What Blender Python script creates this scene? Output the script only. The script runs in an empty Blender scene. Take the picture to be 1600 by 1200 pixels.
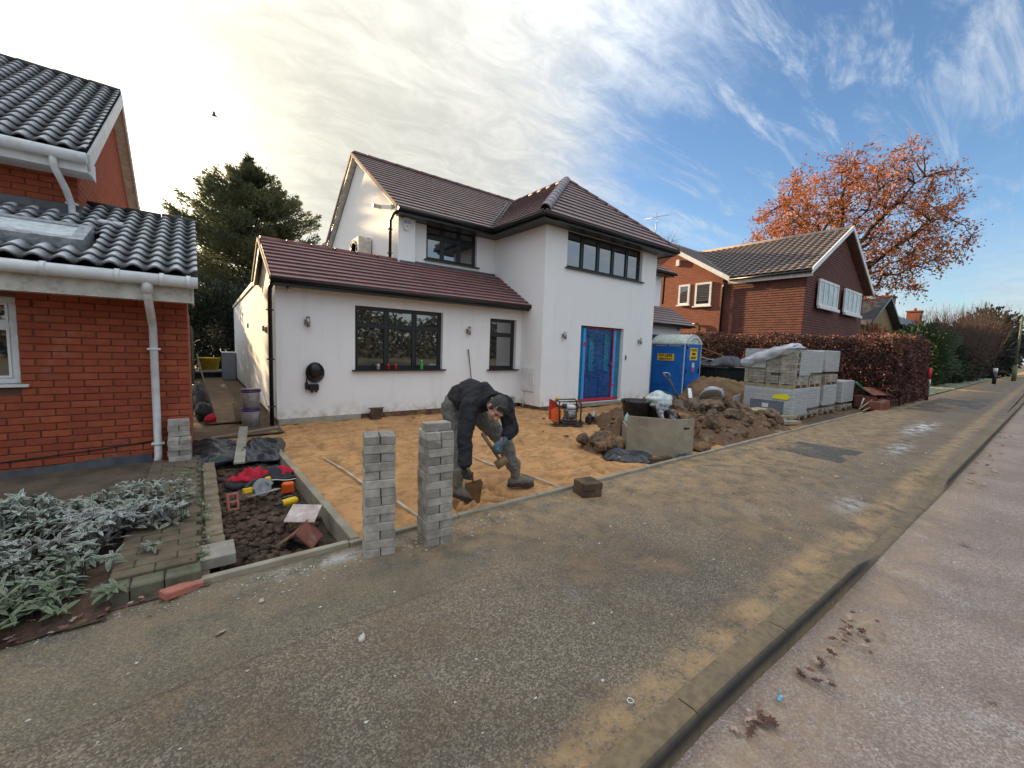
import bpy, math, random
from mathutils import Vector, Matrix, noise
R = math.radians
rnd = random.Random(7)
sc = bpy.context.scene
col = sc.collection

# ---------------------------------------------------------------- camera
cam_d = bpy.data.cameras.new('camera'); cam = bpy.data.objects.new('camera', cam_d); col.objects.link(cam)
cam_d.sensor_width = 36.0; cam_d.lens = 640.2/1600*36.0; cam_d.clip_start = 0.05; cam_d.clip_end = 3000
yaw, pit, rol = R(37.527), R(5.147), R(1.935)
fw = Vector((math.sin(yaw)*math.cos(pit), math.cos(yaw)*math.cos(pit), -math.sin(pit)))
rt = Vector((math.cos(yaw), -math.sin(yaw), 0)); up = rt.cross(fw)
rt, up = math.cos(rol)*rt+math.sin(rol)*up, -math.sin(rol)*rt+math.cos(rol)*up
cam.matrix_world = Matrix(((rt.x, up.x, -fw.x, 0), (rt.y, up.y, -fw.y, 0), (rt.z, up.z, -fw.z, 1.5), (0, 0, 0, 1)))
sc.camera = cam

# ---------------------------------------------------------------- view, sun, sky
sc.view_settings.view_transform = 'Standard'; sc.view_settings.look = 'None'
sc.view_settings.gamma = 1.0; sc.view_settings.use_curve_mapping = False
sc.view_settings.exposure = 2.5
SUN_AZ, SUN_EL = R(-10.0), R(14.0)
sund = Vector((math.sin(SUN_AZ)*math.cos(SUN_EL), math.cos(SUN_AZ)*math.cos(SUN_EL), math.sin(SUN_EL)))
sl = bpy.data.lights.new('sun', 'SUN'); sl.energy = 2.4; sl.angle = R(0.6); sl.color = (1.0, 0.70, 0.38)
so = bpy.data.objects.new('sun', sl); col.objects.link(so)
so.rotation_euler = sund.to_track_quat('Z', 'Y').to_euler(); so.location = sund*50

world = bpy.data.worlds.new('World'); sc.world = world; world.use_nodes = True
WN, WL = world.node_tree.nodes, world.node_tree.links
for n in list(WN): WN.remove(n)
class NT:
    """tiny helper to write node graphs"""
    def __init__(s, tree): s.t = tree
    def n(s, typ, ins=None, **props):
        nd = s.t.nodes.new(typ)
        for k, v in props.items(): setattr(nd, k, v)
        for k, v in (ins or {}).items():
            sock = nd.inputs[k]
            if hasattr(v, 'is_linked') or isinstance(v, bpy.types.NodeSocket): s.t.links.new(v, sock)
            else: sock.default_value = v
        return nd
    def m(s, op, a, b=0.0, c=0.0, clamp=False):
        nd = s.t.nodes.new('ShaderNodeMath'); nd.operation = op; nd.use_clamp = clamp
        for i, v in enumerate((a, b, c)):
            if isinstance(v, bpy.types.NodeSocket): s.t.links.new(v, nd.inputs[i])
            else: nd.inputs[i].default_value = v
        return nd.outputs[0]
    def mix(s, f, a, b, mode='MIX'):
        nd = s.t.nodes.new('ShaderNodeMix'); nd.data_type = 'RGBA'; nd.blend_type = mode
        for i, v in ((0, f), (6, a), (7, b)):
            if isinstance(v, bpy.types.NodeSocket): s.t.links.new(v, nd.inputs[i])
            else: nd.inputs[i].default_value = v if i == 0 or len(v) == 4 else (*v, 1)
        return nd.outputs[2]
    def sm(s, v, a, b, lo=0.0, hi=1.0):
        nd = s.t.nodes.new('ShaderNodeMapRange'); nd.interpolation_type = 'SMOOTHSTEP'
        s.t.links.new(v, nd.inputs[0])
        for i, x in ((1, a), (2, b), (3, lo), (4, hi)): nd.inputs[i].default_value = x
        return nd.outputs[0]
    def noise(s, vec, scale, detail=4, rough=.55, dist=0.0):
        nd = s.n('ShaderNodeTexNoise', {'Scale': scale, 'Detail': detail, 'Roughness': rough, 'Distortion': dist})
        if vec is not None: s.t.links.new(vec, nd.inputs['Vector'])
        return nd.outputs['Fac']
w = NT(world.node_tree)
tc = w.n('ShaderNodeTexCoord').outputs['Generated']
nrm = w.n('ShaderNodeVectorMath', {0: tc}, operation='NORMALIZE').outputs[0]
sep = w.n('ShaderNodeSeparateXYZ', {0: nrm})
dx, dy, dz = sep.outputs
sky = w.n('ShaderNodeTexSky', sky_type='NISHITA'); sky.sun_disc = False
sky.sun_elevation = SUN_EL; sky.sun_rotation = SUN_AZ; sky.altitude = 60; sky.air_density = 1.0; sky.dust_density = 0.6; sky.ozone_density = 2.0
sdot = w.n('ShaderNodeVectorMath', {0: nrm, 1: tuple(sund)}, operation='DOT_PRODUCT').outputs['Value']
zz = w.m('ADD', w.m('MAXIMUM', dz, 0.0), 0.10)
px_ = w.m('DIVIDE', dx, zz); py_ = w.m('DIVIDE', dy, zz)
pv = w.n('ShaderNodeCombineXYZ', {0: px_, 1: py_, 2: 0.0}).outputs[0]
# streaky high cloud: stretched along a diagonal, with a fine ripple
mp = w.n('ShaderNodeMapping', {'Vector': pv}); mp.inputs['Rotation'].default_value = (0, 0, R(-28)); mp.inputs['Scale'].default_value = (0.50, 1.9, 1); mp.inputs['Location'].default_value = (3.1, 1.7, 0)
n1 = w.noise(mp.outputs[0], 0.85, 8, .66, .55)
mp2 = w.n('ShaderNodeMapping', {'Vector': pv}); mp2.inputs['Rotation'].default_value = (0, 0, R(20)); mp2.inputs['Scale'].default_value = (1.0, 1.6, 1)
n2 = w.noise(mp2.outputs[0], 4.6, 7, .70, .8)
n3 = w.noise(pv, 0.42, 3, .5, .2)
# open blue to the east (right of the picture), thick veil towards the sun
blue = w.n('ShaderNodeVectorMath', {0: nrm, 1: (0.955, 0.10, 0.28)}, operation='DOT_PRODUCT').outputs['Value']
cov = w.m('ADD', w.m('MULTIPLY', n1, 1.15), w.m('MULTIPLY', n2, 0.34))
cov = w.m('ADD', cov, w.m('MULTIPLY', n3, 0.35))
cov = w.m('ADD', w.m('SUBTRACT', cov, w.sm(blue, 0.72, 1.0, 0.0, 0.58)), 0.26)
cov = w.m('ADD', cov, w.sm(sdot, 0.45, 0.97, 0.0, 0.42))
cmask = w.sm(cov, 0.66, 1.34)
wsp = w.n('ShaderNodeMapping', {'Vector': pv}); wsp.inputs['Rotation'].default_value = (0, 0, R(-34)); wsp.inputs['Scale'].default_value = (.9, 4.2, 1)
wisps = w.m('MULTIPLY', w.sm(w.noise(wsp.outputs[0], 1.7, 7, .66, .6), .47, .74), .60)
cmask = w.m('MAXIMUM', cmask, wisps)
lowband = w.m('MULTIPLY', w.sm(dz, 0.02, 0.26, 0.85, 0.0), w.sm(n1, 0.26, 0.58))
cmask = w.m('MAXIMUM', cmask, lowband)
near = w.sm(sdot, 0.30, 0.995)
g1 = w.m('POWER', w.m('MAXIMUM', sdot, 0.0), 14.0)
g2 = w.m('POWER', w.m('MAXIMUM', sdot, 0.0), 42.0)
g3 = w.m('POWER', w.m('MAXIMUM', sdot, 0.0), 700.0)
SB = 0.10
tex = w.sm(w.m('ADD', w.m('MULTIPLY', n2, 0.5), w.m('MULTIPLY', n1, 0.5)), 0.36, 0.64, 0.80, 1.10)
tex = w.m('MULTIPLY', tex, w.m('ADD', w.m('MULTIPLY', w.m('POWER', w.m('MAXIMUM', dz, 0.0), 2.0), 1.5), 0.68))     # an overcast layer brightens towards the zenith
ccol = w.mix(near, (1.66, 1.77, 1.88), (1.66, 1.58, 1.32))
ccol = w.mix(1.0, ccol, w.n('ShaderNodeCombineColor', {0: tex, 1: tex, 2: tex}).outputs[0], 'MULTIPLY')
skyc = w.mix(1.0, sky.outputs[0], (0.33, 0.375, 0.42), 'MULTIPLY')
base = w.mix(w.m('MULTIPLY', cmask, 0.93), skyc, ccol)
def glow(src, colr, k):
    f = w.m('MULTIPLY', src, k)
    return w.mix(1.0, w.n('ShaderNodeCombineColor', {0: f, 1: f, 2: f}).outputs[0], colr, 'MULTIPLY')
base = w.mix(1.0, base, glow(g1, (1.0, .90, .62), .25), 'ADD')
base = w.mix(1.0, base, glow(g2, (1.0, .90, .62), 4.5), 'ADD')
base = w.mix(1.0, base, glow(g3, (1.0, .93, .75), 30.0), 'ADD')
bg = w.n('ShaderNodeBackground', {'Color': base, 'Strength': SB})
w.n('ShaderNodeOutputWorld', {'Surface': bg.outputs[0]})

# ---------------------------------------------------------------- object helpers
WP = {}
def link(o, parent=None, pos=(0, 0, 0)):
    col.objects.link(o)
    pos = Vector(pos)
    if parent is not None:
        o.parent = parent; o.location = pos - WP[parent.name]
    else: o.location = pos
    WP[o.name] = pos
    return o
def props(o, label=None, cat=None, group=None, kind=None):
    if label: o['label'] = label
    if cat: o['category'] = cat
    if group: o['group'] = group
    if kind: o['kind'] = kind
    return o
def thing(name, label, cat, pos=(0, 0, 0), group=None, kind=None):
    o = link(bpy.data.objects.new(name, None), None, pos); o.empty_display_size = .1
    return props(o, label, cat, group, kind)
def smooth(me, on=True):
    me.polygons.foreach_set('use_smooth', [on]*len(me.polygons))
class MB:
    def __init__(s): s.v = []; s.f = []; s.sm = []; s.a = []
    def add(s, vs, fs, sm=False):
        k = len(s.v); s.v += [tuple(v) for v in vs]; s.f += [tuple(i+k for i in f) for f in fs]; s.sm += [sm]*len(fs); return s
    def box(s, a, b, M=None):
        x0, y0, z0 = a; x1, y1, z1 = b
        vs = [(x0,y0,z0),(x1,y0,z0),(x1,y1,z0),(x0,y1,z0),(x0,y0,z1),(x1,y0,z1),(x1,y1,z1),(x0,y1,z1)]
        if M is not None: vs = [M @ Vector(v) for v in vs]
        return s.add(vs, [(0,3,2,1),(4,5,6,7),(0,1,5,4),(1,2,6,5),(2,3,7,6),(3,0,4,7)])
    def cbox(s, a, b, c=.004, M=None):
        """box with chamfered edges"""
        x = (a[0], b[0]); y = (a[1], b[1]); z = (a[2], b[2]); vs = []; idx = {}
        for i in (0, 1):
            for j in (0, 1):
                for k in (0, 1):
                    sx, sy, sz = (1-2*i), (1-2*j), (1-2*k)
                    for ax in range(3):
                        p = [x[i]+sx*c, y[j]+sy*c, z[k]+sz*c]
                        p[ax] = (x[i], y[j], z[k])[ax]
                        idx[(i, j, k, ax)] = len(vs); vs.append(p)
        fs = []
        I = lambda i, j, k, ax: idx[(i, j, k, ax)]
        fs.append([I(0,0,0,0),I(0,0,1,0),I(0,1,1,0),I(0,1,0,0)]); fs.append([I(1,0,0,0),I(1,1,0,0),I(1,1,1,0),I(1,0,1,0)])
        fs.append([I(0,0,0,1),I(1,0,0,1),I(1,0,1,1),I(0,0,1,1)]); fs.append([I(0,1,0,1),I(0,1,1,1),I(1,1,1,1),I(1,1,0,1)])
        fs.append([I(0,0,0,2),I(0,1,0,2),I(1,1,0,2),I(1,0,0,2)]); fs.append([I(0,0,1,2),I(1,0,1,2),I(1,1,1,2),I(0,1,1,2)])
        for k in (0, 1):
            for j in (0, 1): fs.append([I(0,j,k,1),I(1,j,k,1),I(1,j,k,2),I(0,j,k,2)])
            for i in (0, 1): fs.append([I(i,0,k,0),I(i,1,k,0),I(i,1,k,2),I(i,0,k,2)])
        for i in (0, 1):
            for j in (0, 1):
                fs.append([I(i,j,0,0),I(i,j,1,0),I(i,j,1,1),I(i,j,0,1)])
                for k in (0, 1): fs.append([I(i,j,k,0),I(i,j,k,1),I(i,j,k,2)])
        cx = Vector(((x[0]+x[1])/2, (y[0]+y[1])/2, (z[0]+z[1])/2))
        out = []
        for f in fs:
            p = [Vector(vs[i]) for i in f]; n = (p[1]-p[0]).cross(p[2]-p[0])
            out.append(tuple(f) if n.dot(p[0]-cx) > 0 else tuple(reversed(f)))
        if M is not None: vs = [M @ Vector(v) for v in vs]
        return s.add(vs, out)
    def tube(s, pts, r, n=8, cap=True, sm=True, flat=1.0):
        pts = [Vector(p) for p in pts]; rr = r if isinstance(r, (list, tuple)) else [r]*len(pts)
        vs = []; fs = []; u = None
        for i, p in enumerate(pts):
            t = (pts[min(i+1, len(pts)-1)]-pts[max(i-1, 0)]).normalized()
            if u is None: u = t.orthogonal().normalized() if abs(t.z) > .95 else Vector((0, 0, 1)).cross(t).normalized()
            u = (u - t*u.dot(t)).normalized(); v = t.cross(u)
            for k in range(n):
                a = 2*math.pi*k/n; vs.append(p+u*math.cos(a)*rr[i]+v*math.sin(a)*rr[i]*flat)
        for i in range(len(pts)-1):
            for k in range(n):
                a, b = i*n+k, i*n+(k+1) % n; fs.append((a, b, b+n, a+n))
        s.add(vs, fs, sm)
        if cap:
            k0 = len(s.v)-len(vs)
            s.f += [tuple(k0+k for k in reversed(range(n))), tuple(k0+(len(pts)-1)*n+k for k in range(n))]; s.sm += [False, False]
        return s
    def lathe(s, c, prof, n=20, sm=True, M=None):
        vs = []; fs = []
        for r, z in prof:
            for k in range(n):
                a = 2*math.pi*k/n; v = Vector((r*math.cos(a), r*math.sin(a), z)); vs.append((M @ v if M is not None else v)+Vector(c))
        for i in range(len(prof)-1):
            for k in range(n):
                a, b = i*n+k, i*n+(k+1) % n; fs.append((a, b, b+n, a+n))
        fs.append(tuple(reversed(range(n)))); fs.append(tuple((len(prof)-1)*n+k for k in range(n)))
        return s.add(vs, fs, sm)
    def ball(s, c, r, n=12, m=8, M=None, jit=0, seed=0):
        r = Vector(r) if isinstance(r, (list, tuple, Vector)) else Vector((r, r, r)); vs = []; fs = []
        for i in range(1, m):
            th = math.pi*i/m
            for k in range(n):
                a = 2*math.pi*k/n; v = Vector((math.sin(th)*math.cos(a), math.sin(th)*math.sin(a), math.cos(th)))
                if jit: v *= 1+jit*noise.noise(v*1.7+Vector((seed*3.1, seed, 0)))
                vs.append(v)
        vs += [Vector((0, 0, 1)), Vector((0, 0, -1))]
        for i in range(m-2):
            for k in range(n):
                a, b = i*n+k, i*n+(k+1) % n; fs.append((a, a+n, b+n, b))
        T, B = (m-1)*n, (m-1)*n+1
        for k in range(n):
            fs.append((T, k, (k+1) % n)); fs.append((B, (m-2)*n+(k+1) % n, (m-2)*n+k))
        out = []
        for v in vs:
            v = Vector((v.x*r.x, v.y*r.y, v.z*r.z)); out.append((M @ v if M is not None else v)+Vector(c))
        return s.add(out, fs, True)
    def prism(s, poly, ext):
        """closed solid: polygon (3-D points) swept by the vector ext"""
        n = len(poly); e = Vector(ext); p = [Vector(q) for q in poly]
        nn = Vector((0, 0, 0))
        for i in range(n): nn += p[i].cross(p[(i+1) % n])
        if nn.dot(e) > 0: p.reverse()
        vs = p+[q+e for q in p]
        fs = [tuple(range(n)), tuple(n+i for i in reversed(range(n)))]+[((i+1) % n, i, n+i, n+(i+1) % n) for i in range(n)]
        return s.add(vs, fs)
    def mesh(s, name):
        me = bpy.data.meshes.new(name); me.from_pydata(s.v, [], s.f); me.polygons.foreach_set('use_smooth', s.sm); me.update()
        if s.a and len(s.a) == len(s.v): me.attributes.new('crest', 'FLOAT', 'POINT').data.foreach_set('value', s.a)
        return me
    def build(s, name, m, parent=None, pos=(0, 0, 0), label=None, cat=None, group=None, kind=None):
        me = s.mesh(name); me.materials.append(m)
        o = link(bpy.data.objects.new(name, me), parent, pos)
        return props(o, label, cat, group, kind)
def inst(name, me, parent=None, pos=(0, 0, 0), rot=None, scale=None, label=None, cat=None, group=None, kind=None):
    o = link(bpy.data.objects.new(name, me), parent, pos)
    if rot is not None: o.rotation_euler = rot
    if scale is not None: o.scale = scale
    return props(o, label, cat, group, kind)
def mesh_of(mb, name, m): me = mb.mesh(name); me.materials.append(m); return me

# ---------------------------------------------------------------- materials
def mat(name, c1, c2=None, scale=4.0, rough=.7, bump=0.0, bscale=60.0, rand=0.0, detail=5, lo=.35, hi=.65, dirt=None, metal=0.0, spec=.4, bdist=.01, fn=None, trans=0.0):
    m = bpy.data.materials.new(name); m.use_nodes = True; t = NT(m.node_tree); N = m.node_tree.nodes
    p = N['Principled BSDF']; p.inputs['Roughness'].default_value = rough; p.inputs['Metallic'].default_value = metal
    p.inputs['Specular IOR Level'].default_value = spec
    pos = t.n('ShaderNodeNewGeometry').outputs['Position']
    c = None
    if c2 is not None: c = t.mix(t.sm(t.noise(pos, scale, detail, .6), lo, hi), c1, c2)
    if rand:
        r = t.n('ShaderNodeObjectInfo').outputs['Random']
        k = t.m('ADD', t.m('MULTIPLY', r, 2*rand), 1-rand)
        c = t.mix(1.0, c if c is not None else (*c1, 1), t.n('ShaderNodeCombineColor', {0: k, 1: k, 2: k}).outputs[0], 'MULTIPLY')
    if dirt:   # (colour, scale, lo, hi, amount)
        f = t.m('MULTIPLY', t.sm(t.noise(pos, dirt[1], 6, .65), dirt[2], dirt[3]), dirt[4])
        c = t.mix(f, c if c is not None else (*c1, 1), dirt[0])
    if fn: c = fn(t, pos, c if c is not None else None, p) or c
    if c is None: p.inputs['Base Color'].default_value = (*c1, 1)
    else: m.node_tree.links.new(c, p.inputs['Base Color'])
    if bump:
        h = t.noise(pos, bscale, 4, .6)
        b = t.n('ShaderNodeBump', {'Height': h, 'Strength': bump, 'Distance': bdist}); m.node_tree.links.new(b.outputs[0], p.inputs['Normal'])
    if trans: p.inputs['Transmission Weight'].default_value = trans
    return m
def set_bump(t, p, h, strength, dist):
    b = t.n('ShaderNodeBump', {'Height': h, 'Strength': strength, 'Distance': dist}); t.t.links.new(b.outputs[0], p.inputs['Normal'])
def xyz(t, pos): return t.n('ShaderNodeSeparateXYZ', {0: pos}).outputs

def f_render(t, pos, c, p):       # painted wall render: faint grime, splash dirt by the ground
    x, y, z = xyz(t, pos)
    n = t.noise(pos, 1.3, 6, .65); n2 = t.noise(pos, 22, 5, .7)
    c = t.mix(t.sm(n, .35, .75, 0, .35), (.88, .88, .875), (.80, .80, .79))
    c = t.mix(t.m('MULTIPLY', t.sm(n2, .66, .74), .22), c, (.42, .40, .37))
    sk_ = t.n('ShaderNodeMapping', {'Vector': pos}); sk_.inputs['Scale'].default_value = (7, 7, .55); c = t.mix(t.m('MULTIPLY', t.sm(t.noise(sk_.outputs[0], 1.0, 5, .65), .52, .78), .30), c, (.60, .585, .55))
    spl = t.m('MULTIPLY', t.sm(z, 0.03, .42, .75, 0.0), t.sm(t.noise(pos, 5, 5, .7), .38, .66))
    c = t.mix(spl, c, (.50, .40, .27))
    h = t.m('ADD', t.noise(pos, 240, 3, .6), t.m('MULTIPLY', t.noise(pos, 3, 3, .5), .8))
    set_bump(t, p, h, .30, .004)
    return c
m_render = mat('white_render', (.8, .8, .8), rough=.85, fn=f_render)
def f_brick(cols):
    def f(t, pos, c, p):
        r = t.n('ShaderNodeObjectInfo').outputs['Random']
        ramp = t.n('ShaderNodeValToRGB', {0: r}); e = ramp.color_ramp.elements
        e[0].position = 0; e[0].color = (*cols[0], 1); e[1].position = 1; e[1].color = (*cols[1], 1)
        for i, cc in enumerate(cols[2:]):
            q = e.new((i+1)/(len(cols)-1)); q.color = (*cc, 1)
        c = ramp.outputs[0]
        c = t.mix(t.sm(t.noise(pos, 9, 6, .7), .36, .7, 0, .55), c, (cols[1][0]*.62, cols[1][1]*.62, cols[1][2]*.66))
        c = t.mix(t.m('MULTIPLY', t.sm(t.noise(pos, 2.1, 4, .6), .60, .78), .35), c, (.42, .34, .28))
        st = t.n('ShaderNodeMapping', {'Vector': pos}); st.inputs['Scale'].default_value = (90, 90, 18)
        set_bump(t, p, t.m('ADD', t.noise(st.outputs[0], 1.0, 3, .6), t.noise(pos, 40, 4, .6)), .5, .004)
        return c
    return f
m_brick = mat('orange_brick', (.3, .1, .05), rough=.88, fn=f_brick([(.36, .084, .036), (.33, .070, .030), (.39, .095, .040), (.30, .062, .029), (.35, .080, .034), (.28, .058, .028)]))
m_mortar = mat('mortar', (.20, .092, .055), (.14, .066, .042), 3, .95, .4, 150)
m_brick_far = mat('far_brick', (.27, .085, .045), rough=.9, fn=None)
def f_farbrick(t, pos, c, p):
    x, y, z = xyz(t, pos)
    v = t.n('ShaderNodeCombineXYZ', {0: t.m('ADD', x, y), 1: z, 2: 0.0}).outputs[0]
    b = t.n('ShaderNodeTexBrick', {'Vector': v, 'Scale': 1.0, 'Mortar Size': .006, 'Brick Width': .225, 'Row Height': .075, 'Color1': (.25, .070, .038, 1), 'Color2': (.185, .052, .030, 1), 'Mortar': (.24, .17, .12, 1)})
    set_bump(t, p, b.outputs['Fac'], -.5, .006)
    return t.mix(t.sm(t.noise(pos, 1.2, 5, .6), .4, .7, 0, .4), b.outputs[0], (.17, .05, .03))
m_brick_far = mat('distant_brick', (.27, .085, .045), rough=.9, fn=f_farbrick)
def f_yellow(t, pos, c, p):
    x, y, z = xyz(t, pos)
    v = t.n('ShaderNodeCombineXYZ', {0: t.m('ADD', x, y), 1: z, 2: 0.0}).outputs[0]
    b = t.n('ShaderNodeTexBrick', {'Vector': v, 'Scale': 1.0, 'Mortar Size': .008, 'Brick Width': .225, 'Row Height': .075, 'Color1': (.36, .25, .10, 1), 'Color2': (.25, .17, .08, 1), 'Mortar': (.3, .24, .16, 1)})
    return b.outputs[0]
m_yellow = mat('yellow_brick', (.3, .2, .1), rough=.9, fn=f_yellow)
def f_tile(base, base2, frost, amt, base_fr=.25, pw=3.0):
    def f(t, pos, c, p):
        r = t.n('ShaderNodeObjectInfo').outputs['Random']
        k = t.m('ADD', t.m('MULTIPLY', r, .5), .75)
        n = t.sm(t.noise(pos, 6, 5, .6), .3, .7)
        c = t.mix(n, base, base2)
        c = t.mix(1.0, c, t.n('ShaderNodeCombineColor', {0: k, 1: k, 2: k}).outputs[0], 'MULTIPLY')
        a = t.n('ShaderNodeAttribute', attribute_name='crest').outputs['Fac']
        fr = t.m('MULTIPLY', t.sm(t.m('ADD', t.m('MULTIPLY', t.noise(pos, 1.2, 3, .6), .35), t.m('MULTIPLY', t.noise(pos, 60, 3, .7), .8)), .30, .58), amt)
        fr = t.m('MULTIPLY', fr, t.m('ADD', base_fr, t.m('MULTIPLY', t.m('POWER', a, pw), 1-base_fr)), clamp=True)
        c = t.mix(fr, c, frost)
        set_bump(t, p, t.noise(pos, 110, 4, .7), .35, .003)
        return c
    return f
m_tile_red = mat('plum_roof_tile', (.1, .04, .04), rough=.6, fn=f_tile((.165, .044, .038), (.095, .030, .028), (.46, .38, .38), .5, .10, 2.4))
m_tile_brown = mat('brown_roof_tile', (.1, .04, .04), rough=.6, fn=f_tile((.135, .056, .046), (.080, .038, .034), (.55, .49, .48), .62, .04, 2.2))
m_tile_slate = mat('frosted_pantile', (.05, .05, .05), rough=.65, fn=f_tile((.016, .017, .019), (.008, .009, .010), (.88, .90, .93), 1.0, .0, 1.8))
m_ridge_frost = mat('frosted_hip_tile', (.1, .1, .1), rough=.7, fn=f_tile((.20, .15, .17), (.12, .09, .10), (.55, .55, .62), 1.0))
m_tile_hung = mat('hanging_tile', (.135, .046, .034), (.085, .032, .027), 5, .75, .3, 60, lo=.3, hi=.7, rand=.2, dirt=((.16, .055, .035), 2, .45, .7, .7))
m_black = mat('black_plastic', (.012, .012, .013), rough=.35, spec=.5)
m_anthracite = mat('anthracite_frame', (.018, .021, .024), rough=.4, spec=.5)
m_upvc = mat('white_plastic', (.74, .75, .76), (.62, .63, .62), 5, .45, dirt=((.38, .36, .30), 9, .55, .75, .5))
m_whitewood = mat('weathered_white_board', (.66, .65, .60), (.50, .48, .42), 6, .6, .2, 40, dirt=((.30, .27, .21), 14, .5, .7, .6))
m_lead = mat('lead_flashing', (.07, .075, .085), (.11, .12, .13), 8, .5, .2, 30)
def f_glass(t, pos, c, p):
    p.inputs['IOR'].default_value = 3.1
    set_bump(t, p, t.noise(pos, 1.7, 2, .4), .10, .02)
m_glass = mat('window_glass', (.018, .022, .024), rough=.02, spec=.5, fn=f_glass)
m_glass_frost = mat('frosted_rooflight_glass', (.42, .46, .47), (.60, .64, .65), 14, .45)
m_concrete = mat('concrete', (.34, .31, .26), (.25, .23, .19), 7, .9, .5, 130, dirt=((.20, .16, .11), 4, .5, .75, .6))
m_concrete_pale = mat('pale_concrete', (.40, .38, .32), (.30, .28, .23), 5, .88, .3, 90, dirt=((.30, .20, .10), 3, .5, .8, .5))
m_paver = mat('grey_block_paving', (.42, .385, .33), (.28, .255, .22), 11, .9, .5, 190, rand=.26, dirt=((.55, .53, .50), 7, .58, .74, .6))
m_wood = mat('raw_timber', (.38, .29, .18), (.27, .20, .12), 10, .8, .3, 60)
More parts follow.
